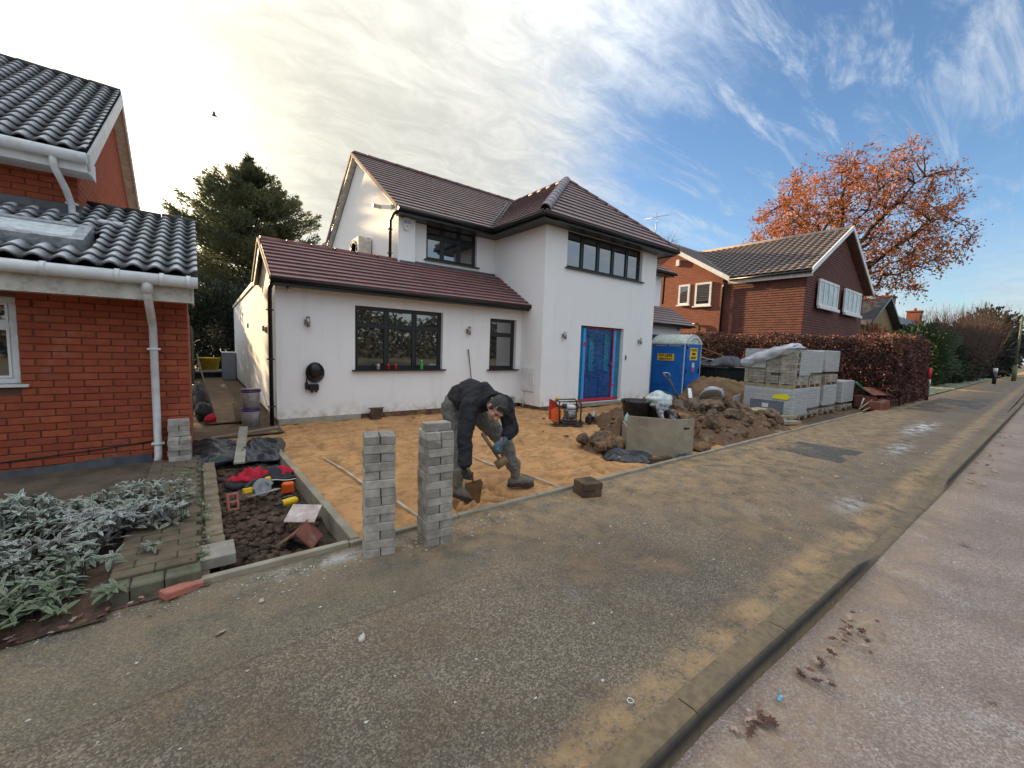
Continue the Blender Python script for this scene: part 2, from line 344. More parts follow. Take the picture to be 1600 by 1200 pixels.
# ---------------------------------------------------------------- builders for buildings
CAMP = Vector((0, 0, 1.5))
def clip_poly(poly, a, b, c):
    """keep the side a*u+b*v<=c"""
    out = []; n = len(poly)
    for i in range(n):
        p, q = poly[i], poly[(i+1) % n]; dp = a*p[0]+b*p[1]-c; dq = a*q[0]+b*q[1]-c
        if dp <= 0: out.append(p)
        if (dp < 0 < dq) or (dq < 0 < dp):
            t = dp/(dp-dq); out.append((p[0]+t*(q[0]-p[0]), p[1]+t*(q[1]-p[1])))
    return out
def parea(p): return abs(sum(p[i][0]*p[(i+1) % len(p)][1]-p[(i+1) % len(p)][0]*p[i][1] for i in range(len(p))))/2
class Roof:
    """covers planes with real tiles; those that show largest become parts, the rest one joined part"""
    def __init__(s, deck, m, limit, name='roof_tile'): s.deck = deck; s.m = m; s.limit = limit; s.name = name; s.t = []; s.shared = {}
    def plane(s, O, U, V, poly, gauge=.30, width=.33, thick=.018, wave=0.0, waves=2, stuff=False, seg=6, lift=0.0, stagger=.5):
        O, U, V = Vector(O), Vector(U).normalized(), Vector(V).normalized(); N = U.cross(V).normalized(); sgn = 1
        if N.z < -1e-6: N = -N; sgn = -1
        u0 = min(p[0] for p in poly); u1 = max(p[0] for p in poly); v1 = max(p[1] for p in poly)
        L = gauge*1.22; k = ('w' if wave else 'f', gauge, width, thick, wave, waves, seg, sgn)
        sk = 1 if sum(poly[i][0]*poly[(i+1) % len(poly)][1]-poly[(i+1) % len(poly)][0]*poly[i][1] for i in range(len(poly))) > 0 else -1
        row = 0; v = 0.0
        while v < v1-.04:
            u = u0-(width*stagger if row % 2 and stagger else 0)
            while u < u1:
                cell = [(u, v), (u+width, v), (u+width, min(v+gauge, v1)), (u, min(v+gauge, v1))]
                pl = cell
                for i in range(len(poly)):
                    p, q = poly[i], poly[(i+1) % len(poly)]
                    a, b = (q[1]-p[1])*sk, -(q[0]-p[0])*sk; pl = clip_poly(pl, a, b, a*p[0]+b*p[1])
                    if len(pl) < 3: break
                if len(pl) >= 3 and parea(pl) > .12*gauge*width:
                    full = parea(pl) > .97*gauge*width
                    c = O+U*(u+width/2)+V*(v+gauge/2)
                    s.t.append((((c-CAMP).length, ) if not stuff else (1e6,), O, U, V, N, u, v, pl, full, gauge, width, thick, wave, waves, seg, L, k, lift, v1))
                u += width
            v += gauge; row += 1
    def geo(s, T, mb, world=True):
        _, O, U, V, N, u, v, pl, full, gauge, width, thick, wave, waves, seg, L, k, lift, v1 = T
        def P(a, b, c):
            return (O+U*(u+a)+V*(v+b)+N*(c+lift)) if world else (a, b, c)
        top = lambda b: thick*(2.0-1.0*b/gauge)
        if wave:
            n = waves*seg; a0, a1 = min(p[0] for p in pl)-u, max(p[0] for p in pl)-u
            Lc = min(L, v1-v); vs = []; fs = []
            for i in range(n+1):
                a = a0+(a1-a0)*i/n; ph = (a/width*waves) % 1.0
                h = wave*(0.5+0.5*math.cos(2*math.pi*ph))**.8
                vs += [P(a, 0, h+top(0)), P(a, Lc, h+top(Lc)), P(a, 0, h+top(0)-thick*1.0)]; q_ = (h/wave); mb.a += [.25+.75*q_, .35*q_, 0.0]  # frost on crests; shade under the next tile is put into this weight
            for i in range(n): b = i*3; fs += [(b, b+3, b+4, b+1), (b+2, b+5, b+3, b)]
            k0 = len(mb.f); mb.add(vs, fs)
            for i in range(k0, len(mb.f), 2): mb.sm[i] = True
        else:
            q = [(p[0]-u, p[1]-v) for p in pl]
            if not full: base = q
            else: base = [(.002, 0), (width-.002, 0), (width-.002, L), (.002, L)]
            base = [(a, b if b < gauge*.99 or full else min(b*1.0, L)) for a, b in base]
            if sum(base[i][0]*base[(i+1) % len(base)][1]-base[(i+1) % len(base)][0]*base[i][1] for i in range(len(base))) < 0: base.reverse()
            n = len(base)
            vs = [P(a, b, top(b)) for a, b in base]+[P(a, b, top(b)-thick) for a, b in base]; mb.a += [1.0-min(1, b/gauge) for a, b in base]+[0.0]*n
            fs = [tuple(range(n)), tuple(n+i for i in reversed(range(n)))]+[(i, n+i, n+(i+1) % n, (i+1) % n) for i in range(n)]
            if world and U.cross(V).dot(N) < 0: fs = [tuple(reversed(f)) for f in fs]
            mb.add(vs, fs)
    def finish(s):
        s.t.sort(key=lambda T: T[0][0]); parts, rest = s.t[:s.limit], s.t[s.limit:]
        rest += [T for T in parts if T[0][0] >= 1e6]; parts = [T for T in parts if T[0][0] < 1e6]
        for T in parts:
            _, O, U, V, N, u, v, pl, full, gauge, width, thick, wave, waves, seg, L, k, lift, v1 = T
            Up = U if U.cross(V).dot(N) > 0 else -U
            flip = Up is not U and Up != U
            if full and not flip and v+L <= v1+.001:
                if k not in s.shared:
                    mb = MB(); s.geo(T, mb, world=False); s.shared[k] = mesh_of(mb, s.name, s.m)
                M = Matrix((U, V, N)).transposed()
                inst(s.name, s.shared[k], s.deck, O+U*u+V*v+N*lift, M.to_euler())
            else:
                mb = MB(); s.geo(T, mb, world=True); mb.build(s.name, s.m, s.deck)
        if rest:
            mb = MB()
            for T in rest: s.geo(T, mb)
            mb.build(s.name, s.m, s.deck, kind='stuff')
def wall(mb, ax, c, u0, u1, z0, z1, holes=(), th=.28, sgn=1):
    """wall in the plane ax=c with openings (u0,u1,z0,z1); sgn: +1 thickness towards +axis"""
    us = sorted({u0, u1, *[h[0] for h in holes], *[h[1] for h in holes]}); zs = sorted({z0, z1, *[h[2] for h in holes], *[h[3] for h in holes]})
    def P(u, z, d): return (u, c+d*sgn, z) if ax == 'Y' else (c+d*sgn, u, z)
    def inh(u, z): return any(h[0] < u < h[1] and h[2] < z < h[3] for h in holes)
    solid = [[not inh((us[i]+us[i+1])/2, (zs[j]+zs[j+1])/2) for j in range(len(zs)-1)] for i in range(len(us)-1)]
    ok = lambda i, j: 0 <= i < len(us)-1 and 0 <= j < len(zs)-1 and solid[i][j]
    flip = (ax == 'X') ^ (sgn < 0)
    def q(a, b, cc, d):
        mb.add([a, b, cc, d], [(0, 1, 2, 3) if not flip else (3, 2, 1, 0)])
    for i in range(len(us)-1):
        for j in range(len(zs)-1):
            if not solid[i][j]: continue
            a, b, e, f = us[i], us[i+1], zs[j], zs[j+1]
            q(P(a, e, 0), P(b, e, 0), P(b, f, 0), P(a, f, 0)); q(P(b, e, th), P(a, e, th), P(a, f, th), P(b, f, th))
            if not ok(i-1, j): q(P(a, e, th), P(a, e, 0), P(a, f, 0), P(a, f, th))
            if not ok(i+1, j): q(P(b, e, 0), P(b, e, th), P(b, f, th), P(b, f, 0))
            if not ok(i, j-1): q(P(a, e, th), P(b, e, th), P(b, e, 0), P(a, e, 0))
            if not ok(i, j+1): q(P(a, f, 0), P(b, f, 0), P(b, f, th), P(a, f, th))
def window(root, ax, c, u0, u1, z0, z1, cols, tran=None, m=None, fr=.055, depth=.09, sill=.05, sillm=None, sgn=1, casement=True, sill_t=.03, glass=None):
    """frame with mullions set back in its opening, sill, separate panes. cols: inner column positions; tran: transom height or None"""
    m = m or m_anthracite
    def B(mb, ua, ub, za, zb, da, db):
        p = (ua, c+da*sgn, za) if ax == 'Y' else (c+da*sgn, ua, za); q = (ub, c+db*sgn, zb) if ax == 'Y' else (c+db*sgn, ub, zb)
        mb.cbox([min(p[i], q[i]) for i in range(3)], [max(p[i], q[i]) for i in range(3)], .003)
    d0, d1 = depth, depth+.07
    mb = MB(); B(mb, u0, u1, z0, z0+fr, d0, d1); B(mb, u0, u1, z1-fr, z1, d0, d1); B(mb, u0, u0+fr, z0+fr, z1-fr, d0+.001, d1); B(mb, u1-fr, u1, z0+fr, z1-fr, d0+.001, d1)
    for x in cols: B(mb, x-fr*.5, x+fr*.5, z0+fr, z1-fr, d0-.002, d1)
    xs = [u0+fr*.5]+list(cols)+[u1-fr*.5]; zz_ = [z0+fr*.5]+([tran] if tran else [])+[z1-fr*.5]
    if tran: 
        for i in range(len(xs)-1): B(mb, xs[i]+fr*.5, xs[i+1]-fr*.5, tran-fr*.5, tran+fr*.5, d0-.001, d1)
    wn = mb.build('window', m, root)
    for i in range(len(xs)-1):
        for j in range(len(zz_)-1):
            a, b, e, f = xs[i]+fr*.5, xs[i+1]-fr*.5, zz_[j]+fr*.5, zz_[j+1]-fr*.5; g = .022
            if casement:
                cb = MB(); B(cb, a, b, e, e+g, d0-.012, d1-.01); B(cb, a, b, f-g, f, d0-.012, d1-.01); B(cb, a, a+g, e+g, f-g, d0-.0115, d1-.01); B(cb, b-g, b, e+g, f-g, d0-.0115, d1-.01)
                cb.build('casement', m, wn)
            pb = MB(); gg = g if casement else 0; B(pb, a+gg, b-gg, e+gg, f-gg, d0+.02, d0+.045); pb.build('pane', glass or m_glass, wn)
    if sill is not None:
        sb = MB(); p0, p1 = (u0-.06, u1+.06); B(sb, p0, p1, z0-sill_t, z0, -sill, depth+.02); sb.build('sill', sillm or m, wn)
    return wn
def gutter(root, pts, r=.055, m=None, brackets=None):
    mb = MB(); mb.tube(pts, r, 10, flat=.9); return mb.build('gutter', m or m_black, root)
def pipe(root, pts, r=.034, m=None, clips=(), ax='Y', name='downpipe'):
    mb = MB(); mb.tube(pts, r, 12); o = mb.build(name, m or m_black, root)
    for z, p in clips:
        cb = MB(); x, y = p; cb.cbox((x-r-.022, y-r*.6, z-.011), (x+r+.022, y+r+.03, z+.011), .003); cb.tube([(x, y, z-.014), (x, y, z+.014)], r+.006, 12); cb.build('pipe_clip', m or m_black, o)
    return o
def ridge_tiles(deck, a, b, m, r=.11, n=None, name='ridge_tile', step=.42):
    a, b = Vector(a), Vector(b); L = (b-a).length; n = n or max(1, round(L/step)); d = (b-a)/n
    t = d.normalized(); u = Vector((0, 0, 1)).cross(t)
    u = u.normalized(); v = t.cross(u)
    for i in range(n):
        p = a+d*i; q = a+d*(i+1)*1.0; mb = MB(); vs = []; fs = []; K = 8
        for j, (c, rr) in enumerate(((p-t*.0, r+.010), (q-t*.012, r), )):
            for k in range(K+1):
                th = math.pi*(-0.06+1.12*k/K); e = u*math.cos(th)+v*math.sin(th)
                vs += [c+e*rr, c+e*(rr-.018)]
        W = (K+1)*2
        for k in range(K):
            x = 2*k; fs += [(x, x+2, x+W+2, x+W), (x+1, x+W+1, x+W+3, x+3), (x, x+1, x+3, x+2), (x+W, x+W+2, x+W+3, x+W+1)]
        fs += [(0, W, W+1, 1), (2*K, 2*K+1, 2*K+W+1, 2*K+W)]
        mb.add(vs, fs, True); mb.build(name, m, deck)
def deckslab(mb, pts, th=.06):
    mb.prism(pts, (0, 0, -th))

# ================================================================ THE WHITE HOUSE
H = thing('detached_house', 'white rendered two-storey house under building works, with dark frames and plum tiled roofs', 'house', (6.5, 8.2, 0))
XE, YE = 1.085, 8.23          # extension corner
mb = MB()
wall(mb, 'Y', YE, XE, 6.55, .075, 2.46, [(2.435, 4.337, .955, 2.205), (5.60, 6.405, .945, 2.175)], .30)
mb.build('extension_wall', m_render, H)
mb = MB(); mb.prism([(XE, YE+.301, .075), (XE, YE+.301, 2.70), (XE, 9.35, 3.30), (XE, 10.42, 2.74), (XE, 18.3, 2.56), (XE, 18.3, .075)], (.3, 0, 0)); mb.box((XE+.0005, YE+.0005, 2.461), (XE+.3, YE+.3, 2.66)); mb.build('side_wall', m_render, H)
mb = MB(); mb.prism([(XE-.03, 10.45, 2.76), (XE-.03, 18.4, 2.58), (XE-.03, 18.4, 2.67), (XE-.03, 10.38, 2.86)], (.42, 0, 0)); mb.build('coping', m_whitewood, H)
mb = MB(); mb.box((XE+.3, 10.6, 2.55), (3.9, 18.2, 2.62)); mb.build('flat_roof', m_lead, H)
mb = MB(); mb.box((XE+.3, 18.0, .0), (3.9, 18.3, 2.5)); mb.build('rear_wall', m_render, H)
m_plinth = mat('brick_plinth', (.14, .065, .04), (.09, .05, .035), 6, .9, .6, 60, dirt=((.34, .24, .13), 5, .42, .7, .7))
mb = MB(); mb.box((XE+.01, YE+.02, -.06), (6.54, YE+.28, .075)); mb.box((XE+.02, YE+.281, -.06), (XE+.28, 18.2, .074)); mb.build('plinth', m_plinth, H)
mb = MB(); mb.cbox((XE+.02, YE-.005, -.03), (2.55, YE+.019, .07), .004); mb.build('damp_course_board', m_concrete_pale, H)
window(H, 'Y', YE, 2.435, 4.337, .955, 2.205, [3.09, 3.70], 1.83, sill=.09)
window(H, 'Y', YE, 5.60, 6.405, .945, 2.175, [], 1.79, sill=.09)
# main block
mb = MB()
wall(mb, 'Y', 9.48, 4.13, 6.55, 2.9, 4.56, [(4.50, 5.96, 3.575, 4.43)], .28)
mb.box((3.72, 9.30, 2.9), (4.13, 9.76, 4.56))
mb.build('front_wall', m_render, H)
mb = MB(); mb.prism([(3.72, 9.761, 2.4), (3.72, 9.761, 4.85), (3.72, 12.3, 6.55), (3.72, 15.3, 4.56), (3.72, 15.3, 2.4)], (.28, 0, 0)); mb.box((3.7205, 9.301, 4.561), (4.0, 9.76, 4.62)); mb.build('gable_wall', m_render, H)
mb = MB(); wall(mb, 'Y', 9.30, 11.0, 14.2, 2.3, 4.5, [], .28); mb.box((13.92, 9.581, 0), (14.2, 15.3, 4.5)); mb.box((3.73, 15.02, 0), (13.9, 15.3, 4.45)); mb.build('right_wall', m_render, H)
window(H, 'Y', 9.48, 4.50, 5.96, 3.575, 4.43, [4.98, 5.46], 4.14, sill=.07)
# wing
mb = MB()
wall(mb, 'Y', 7.40, 6.55, 11.0, .075, 4.52, [(7.255, 10.30, 3.50, 4.40), (7.87, 9.62, .09, 2.12)], .28)
wall(mb, 'X', 6.55, 7.6805, 9.479, .075, 4.52, [], .28); wall(mb, 'X', 11.0, 7.6805, 9.299, .075, 4.52, [], .28, -1)
mb.build('wing_wall', m_render, H)
mb = MB(); mb.box((6.57, 7.42, -.06), (10.98, 7.66, .075)); mb.box((6.571, 7.661, -.06), (6.8, 8.2, .074)); mb.build('plinth', m_plinth, H)
window(H, 'Y', 7.40, 7.255, 10.30, 3.50, 4.40, [7.87, 8.48, 9.08, 9.69], None, sill=.07)
# fascias, soffits, gutters
mb = MB()
mb.box((1.0, 7.93, 2.40), (6.549, 7.955, 2.53)); mb.box((1.02, 7.956, 2.42), (6.549, YE-.002, 2.445))
mb.box((3.62, 9.02, 4.36), (6.17, 9.045, 4.50)); mb.box((3.64, 9.046, 4.38), (6.54, 9.298, 4.405)); mb.box((4.14, 9.298, 4.38), (6.54, 9.478, 4.405))
mb.box((6.145, 7.03, 4.36), (6.17, 9.019, 4.50)); mb.box((6.171, 7.03, 4.38), (6.548, 9.0455, 4.405))
mb.box((6.17, 7.03, 4.36), (11.40, 7.055, 4.50)); mb.box((6.549, 7.056, 4.38), (11.40, 7.398, 4.405))
mb.box((11.375, 7.056, 4.36), (11.40, 9.05, 4.50)); mb.box((11.002, 7.399, 4.38), (11.374, 9.2, 4.405))
mb.box((11.40, 9.02, 4.36), (14.6, 9.045, 4.50)); mb.box((11.01, 9.046, 4.38), (14.6, 9.298, 4.405)); mb.box((11.01, 8.26, 2.40), (14.75, 8.285, 2.52)); mb.box((11.01, 8.286, 2.41), (14.75, 8.598, 2.43))
mb.build('fascia', m_black, H)
gutter(H, [(0.97, 7.885, 2.50), (6.54, 7.885, 2.49)], .052)
gutter(H, [(3.58, 8.97, 4.47), (6.09, 8.97, 4.465)], .052); gutter(H, [(6.09, 9.0, 4.462), (6.09, 6.98, 4.462)], .052); gutter(H, [(6.06, 6.98, 4.46), (11.46, 6.98, 4.46)], .052); gutter(H, [(11.45, 7.0, 4.46), (11.45, 9.0, 4.46)], .052)
gutter(H, [(11.5, 8.97, 4.46), (14.68, 8.97, 4.46)], .05); gutter(H, [(11.01, 8.2, 2.48), (14.85, 8.2, 2.48)], .05)
pipe(H, [(1.02, 7.93, 2.46), (1.0, 8.12, 2.36), (1.0, 8.18, 2.28), (1.0, 8.18, -.03)], .034, clips=[(z, (1.0, 8.18)) for z in (2.0, 1.15, .32)])
pipe(H, [(3.62, 8.99, 4.44), (3.60, 9.30, 4.40), (3.60, 9.48, 4.30), (3.60, 9.50, 3.36)], .034, clips=[(4.12, (3.60, 9.5)), (3.58, (3.60, 9.5))])
pipe(H, [(14.28, 9.02, 4.44), (14.28, 9.22, 4.34), (14.28, 9.24, 3.35)], .034)
# roofs
def slope_vec(dy, dz): v = Vector((0, dy, dz)); return v.normalized(), v.length
mb = MB()
deckslab(mb, [(1.0, 7.90, 2.50), (6.548, 7.90, 2.50), (6.548, 9.40, 3.375), (1.0, 9.40, 3.375)], .05)
deckslab(mb, [(1.0, 9.401, 3.373), (3.71, 9.401, 3.373), (3.71, 10.6, 2.70), (1.0, 10.6, 2.70)], .05)
EXT = mb.build('extension_roof', m_black, H)
Vx, Lx = slope_vec(1.52, .887)
rf = Roof(EXT, m_tile_red, 300)
rf.plane((1.0, 7.86, 2.495), (1, 0, 0), Vx, [(0, 0), (5.548, 0), (5.548, Lx-.03), (0, Lx-.03)], gauge=.172, width=.30, thick=.030)
rb_v = Vector((0, -1.2, .67)); rf.plane((3.71, 10.62, 2.70), (-1, 0, 0), rb_v, [(0, 0), (2.71, 0), (2.71, 1.33), (0, 1.33)], gauge=.172, width=.30, thick=.016, stuff=True)
rf.finish()
ridge_tiles(EXT, (1.0, 9.40, 3.36), (3.72, 9.40, 3.36), m_tile_red, .10)
m_verge = mat('tan_verge_mortar', (.55, .46, .32), (.40, .32, .22), 12, .9, .5, 60)  # mottled pale tan mortar
mb = MB(); 
for a, b in (((.985, 7.87, 2.475), (.985, 9.42, 3.38)), ((.985, 9.42, 3.38), (.985, 10.6, 2.70))): mb.prism([a, b, (b[0], b[1], b[2]+.055), (a[0], a[1], a[2]+.055)], (-.03, 0, 0))
mb.build('verge', m_verge, EXT)
mb = MB(); mb.prism([(1.0, 9.45, 3.32), (1.0, 10.5, 2.73), (1.0, 10.5, 2.58), (1.0, 9.45, 3.17)], (-.02, 0, 0)); mb.build('bargeboard', m_whitewood, EXT)
mb = MB(); mb.box((4.14, 9.44, 3.37), (6.54, 9.475, 3.47)); mb.box((3.75, 9.26, 3.31), (4.14, 9.295, 3.41)); mb.build('flashing', m_lead, H)
S = 2.2/3.3
mb = MB()
deckslab(mb, [(3.58, 9.0, 4.49), (6.10, 9.0, 4.49), (8.8, 11.9, 4.49+2.9*S), (8.8, 12.3, 6.69), (3.58, 12.3, 6.69)], .05)
deckslab(mb, [(11.5, 9.0, 4.49), (14.65, 9.0, 4.49), (11.4, 12.3, 6.69), (8.801, 12.3, 6.69), (8.801, 11.9, 4.49+2.9*S)], .05)
deckslab(mb, [(3.58, 12.301, 6.69), (11.4, 12.301, 6.69), (14.65, 15.6, 4.49), (3.58, 15.6, 4.49)], .05)
deckslab(mb, [(14.651, 9.0, 4.49), (14.651, 15.6, 4.49), (11.401, 12.3, 6.69)], .05)
deckslab(mb, [(6.10, 6.99, 4.485), (11.45, 6.99, 4.485), (8.8, 9.15, 6.42)], .05)
deckslab(mb, [(6.099, 6.99, 4.485), (8.799, 9.15, 6.42), (8.799, 11.88, 6.42), (6.099, 8.999, 4.485)], .05)
deckslab(mb, [(11.451, 6.99, 4.485), (11.451, 8.999, 4.485), (8.801, 11.88, 6.42), (8.801, 9.15, 6.42)], .05)
MR = mb.build('main_roof', m_black, H)
rf = Roof(MR, m_tile_brown, 300)
Vm, Lm = slope_vec(3.3, 2.2)
def vv(y): return (y-9.0)/3.3*Lm
rf.plane((3.56, 8.97, 4.475), (1, 0, 0), Vm, [(0, 0), (2.54, 0), (5.24, vv(11.9)), (5.24, Lm), (0, Lm)], gauge=.235, width=.30, thick=.030)
rf.plane((8.8, 8.97, 4.475), (1, 0, 0), Vm, [(2.7, 0), (5.85, 0), (2.6, Lm), (0, Lm), (0, vv(11.9))], gauge=.235, width=.30, thick=.030, stuff=True)
Vf = Vector((0, 2.16, 1.935)); Lf = Vf.length
rf.plane((6.10, 6.97, 4.475), (1, 0, 0), Vf, [(0, 0), (5.35, 0), (2.70, Lf)], gauge=.235, width=.30, thick=.030)
Vl = Vector((2.7, 0, 1.935)); Ll = Vl.length
rf.plane((6.08, 9.0, 4.475), (0, -1, 0), Vl, [(0, 0), (2.01, 0), (-.15, Ll), (-2.9, Ll)], gauge=.235, width=.30, thick=.030)
Vr = Vector((-2.65, 0, 1.935)); Lr = Vr.length
rf.plane((11.47, 6.99, 4.475), (0, 1, 0), Vr, [(0, 0), (2.01, 0), (4.9, Lr), (2.16, Lr)], gauge=.235, width=.30, thick=.030, stuff=True)
rf.plane((14.67, 9.0, 4.475), (0, 1, 0), Vector((-3.25, 0, 2.2)), [(0, 0), (6.6, 0), (3.3, 3.92)], gauge=.235, width=.30, thick=.030, stuff=True)
rf.plane((14.65, 15.62, 4.475), (-1, 0, 0), Vector((0, -3.3, 2.2)), [(0, 0), (11.07, 0), (11.07, Lm), (3.25, Lm)], gauge=.235, width=.30, thick=.030, stuff=True)
rf.finish()
ridge_tiles(MR, (3.57, 12.3, 6.70), (8.9, 12.3, 6.70), m_tile_brown, .10)
ridge_tiles(MR, (8.9, 12.3, 6.70), (11.4, 12.3, 6.70), m_tile_brown, .10)
ridge_tiles(MR, (8.8, 9.15, 6.43), (8.8, 11.7, 6.43), m_tile_brown, .09)
ridge_tiles(MR, (6.13, 7.0, 4.53), (8.8, 9.15, 6.46), m_ridge_frost, .12, name='hip_tile', step=.36)
ridge_tiles(MR, (11.43, 7.0, 4.50), (8.8, 9.15, 6.44), m_tile_brown, .09, name='hip_tile', step=.36)
mb = MB(); mb.prism([(3.585, 9.3, 4.62), (3.585, 12.3, 6.62), (3.72, 12.3, 6.62), (3.72, 9.3, 4.62)], (0, 0, -.02)); mb.prism([(3.585, 12.301, 6.62), (3.585, 15.4, 4.55), (3.72, 15.4, 4.55), (3.72, 12.301, 6.62)], (0, 0, -.02)); mb.build('verge_soffit', m_whitewood, MR)
mb = MB()
for off in (-.07, .05): mb.tube([(6.10+off, 8.97, 4.55), (8.75+off, 11.87, 6.48)], .022, 6)
mb.build('valley', m_lead, MR)
mb = MB()
for a, b in (((3.56, 8.95, 4.44), (3.56, 12.3, 6.665)), ((3.56, 12.3, 6.665), (3.56, 15.6, 4.45))): mb.prism([a, b, (b[0], b[1], b[2]+.085), (a[0], a[1], a[2]+.085)], (-.035, 0, 0))
mb.build('verge', mat('pinkish_verge_mortar', (.33, .22, .17), (.22, .15, .12), 12, .9, .5, 60), MR)
# garage at the right
mb = MB(); wall(mb, 'Y', 8.60, 11.0, 14.6, 0, 2.42, [(11.35, 13.7, 0, 2.12)], .25); mb.box((14.35, 8.851, 0), (14.6, 9.29, 2.4)); mb.build('garage_wall', m_render, H)
mb = MB()
for i in range(8): mb.cbox((11.36, 8.70, .02+i*.26), (13.69, 8.74, .27+i*.26), .006)
mb.build('garage_door', mat('dark_garage_door', (.05, .055, .06), (.03, .033, .036), 5, .5), H)
mb = MB(); deckslab(mb, [(11.01, 8.2, 2.50), (14.85, 8.2, 2.50), (14.85, 9.29, 3.22), (11.01, 9.29, 3.22)], .05); GR = mb.build('garage_roof', m_black, H)
rf = Roof(GR, m_tile_brown, 300); Vg = Vector((0, 1.1, .73)); rf.plane((11.01, 8.17, 2.49), (1, 0, 0), Vg, [(0, 0), (3.86, 0), (3.86, Vg.length), (0, Vg.length)], gauge=.19, width=.30, thick=.016, stuff=True); rf.finish()
# the front door behind blue sheeting and tape
m_blue = mat('blue_protective_film', (.0, .20, .34), (.004, .12, .24), 3, .22, .8, 14, detail=5, spec=.7, bdist=.05)
m_bluetape = mat('bright_blue_tape', (.02, .40, .90), (.02, .32, .76), 8, .35, .2, 30)
m_redtape = mat('red_tape', (.62, .03, .05), (.45, .02, .03), 9, .45)
m_door = mat('navy_door', (.008, .085, .30), (.005, .05, .20), 4, .2, .6, 16, spec=.7, bdist=.04)
mb = MB(); mb.cbox((8.12, 7.52, .10), (9.36, 7.56, 2.08), .004); D = mb.build('front_door', m_door, H)
for (a, b, c, d) in ((8.32, 8.52, .92, 1.92), (8.93, 9.13, .92, 1.92), (8.22, 8.70, .24, .78), (8.78, 9.26, .24, .78)):
    q = MB(); q.cbox((a, 7.50, c), (b, 7.519, d), .006); q.build('door_panel', m_door if d < 1 else m_blue, D)
for (a, b) in ((7.88, 8.12), (9.36, 9.61)):
    q = MB(); q.cbox((a, 7.50, .10), (b, 7.53, 2.10), .003); q.build('sidelight', m_blue, D)
q = MB()
for i in range(16):   # creases of the film hanging over the door
    x = 8.22+rnd.random()*1.0; z0 = rnd.uniform(.3, 1.7); pts = []
    for k in range(7): pts.append((x+.10*math.sin(k*.9+i)+k*.012*(i % 3-1), 7.488-.004*(k % 2), z0+k*.075))
    q.tube(pts, .004, 4)
for i in range(5):
    pts = [(8.22+k*.135, 7.488, 2.02-.03*i-.11*math.sin(math.pi*k/8)*(1+.3*i)) for k in range(9)]; q.tube(pts, .006, 5)
q.build('film_crease', m_blue, D)
q = MB(); q.box((8.06, 7.484, .12), (8.155, 7.499, 2.07)); q.build('blue_tape', m_bluetape, D); q = MB(); q.box((9.325, 7.484, .14), (9.40, 7.499, 2.06)); q.build('blue_tape', m_bluetape, D)
q = MB(); q.box((8.02, 7.479, .12), (9.60, 7.4985, .18)); q.box((8.15, 7.478, 2.07), (9.60, 7.498, 2.09)); q.box((9.27, 7.480, .18), (9.318, 7.4985, 2.07)); q.box((8.158, 7.480, .18), (8.17, 7.498, 1.9)); q.box((9.22, 7.472, .52), (9.43, 7.4775, .56)); q.box((9.2, 7.473, 1.08), (9.27, 7.479, 1.15)); q.box((8.09, 7.476, 1.60), (8.15, 7.483, 1.70))
q.build('red_tape', m_redtape, D)
mb = MB(); mb.cbox((7.87, 7.33, -.01), (9.62, 7.498, .088), .006); mb.build('doorstep', m_concrete, H)

# fittings on the white house: each a thing of its own
m_steel = mat('brushed_steel', (.42, .41, .39), (.34, .33, .31), 30, .35, metal=.9)
def wall_light(x, y, z, where):
    t = thing('wall_light', 'steel up-and-down cylinder wall light '+where, 'wall light', (x, y, z), 'steel up-and-down lights on the front of the white house')
    b = MB(); b.tube([(x, y-.075, z-.095), (x, y-.075, z+.095)], .034, 16); b.build('lamp_tube', m_steel, t)
    b = MB(); b.cbox((x-.055, y-.035, z-.06), (x-.015, y-.001, z+.04), .004); b.build('bracket', m_steel, t)
wall_light(1.59, YE, 1.83, 'above the black car charger'); wall_light(4.98, YE, 1.84, 'between the two ground-floor windows')
wall_light(7.24, 7.40, 1.83, 'left of the blue-sheeted door'); wall_light(10.34, 7.40, 1.80, 'right of the blue-sheeted door')
t = thing('car_charger', 'black wall charger with its cable coiled round it', 'car charger', (1.66, YE, .8))
b = MB(); b.ball((1.70, YE-.07, .95), (.115, .07, .14), 16, 10); b.build('casing', m_black, t)
b = MB()
for i in range(5):
    rx, rz = .105+.012*i, .135+.012*i; b.tube([(1.70+rx*math.cos(a*.35), YE-.05-.018*(i % 3), .95+rz*math.sin(a*.35)-.01*i) for a in range(19)], .010, 6)
b.tube([(1.60, YE-.05, 1.03), (1.565, YE-.05, .92), (1.56, YE-.05, .80), (1.555, YE-.06, .72)], .011, 6); b.build('cable', m_black, t)
b = MB(); b.cbox((1.53, YE-.09, .60), (1.58, YE-.03, .74), .01); b.build('plug', m_black, t)
b = MB(); b.cbox((1.59, YE-.10, .58), (1.76, YE-.001, .70), .012); b.cbox((1.63, YE-.09, .545), (1.665, YE-.03, .58), .004); b.cbox((1.70, YE-.09, .545), (1.735, YE-.03, .58), .004); b.build('holster', m_black, t)
def camera_thing(x, y, z, label):
    t = thing('security_camera', label, 'camera', (x, y, z))
    b = MB(); b.lathe((x, y-.02, z+.02), [(.03, 0), (.03, .03)], 12); b.tube([(x, y-.02, z+.02), (x, y-.05, z-.01)], .012, 8); b.build('mount', m_black, t)
    b = MB(); b.ball((x+.01, y-.07, z-.02), .032, 12, 8); b.build('lens_housing', m_upvc, t)
camera_thing(1.27, YE-.03, 2.385, 'small black and white dome camera under the extension eaves, by the corner downpipe')
camera_thing(14.35, 8.57, 2.36, 'small dome camera under the garage eaves behind the portable toilet')
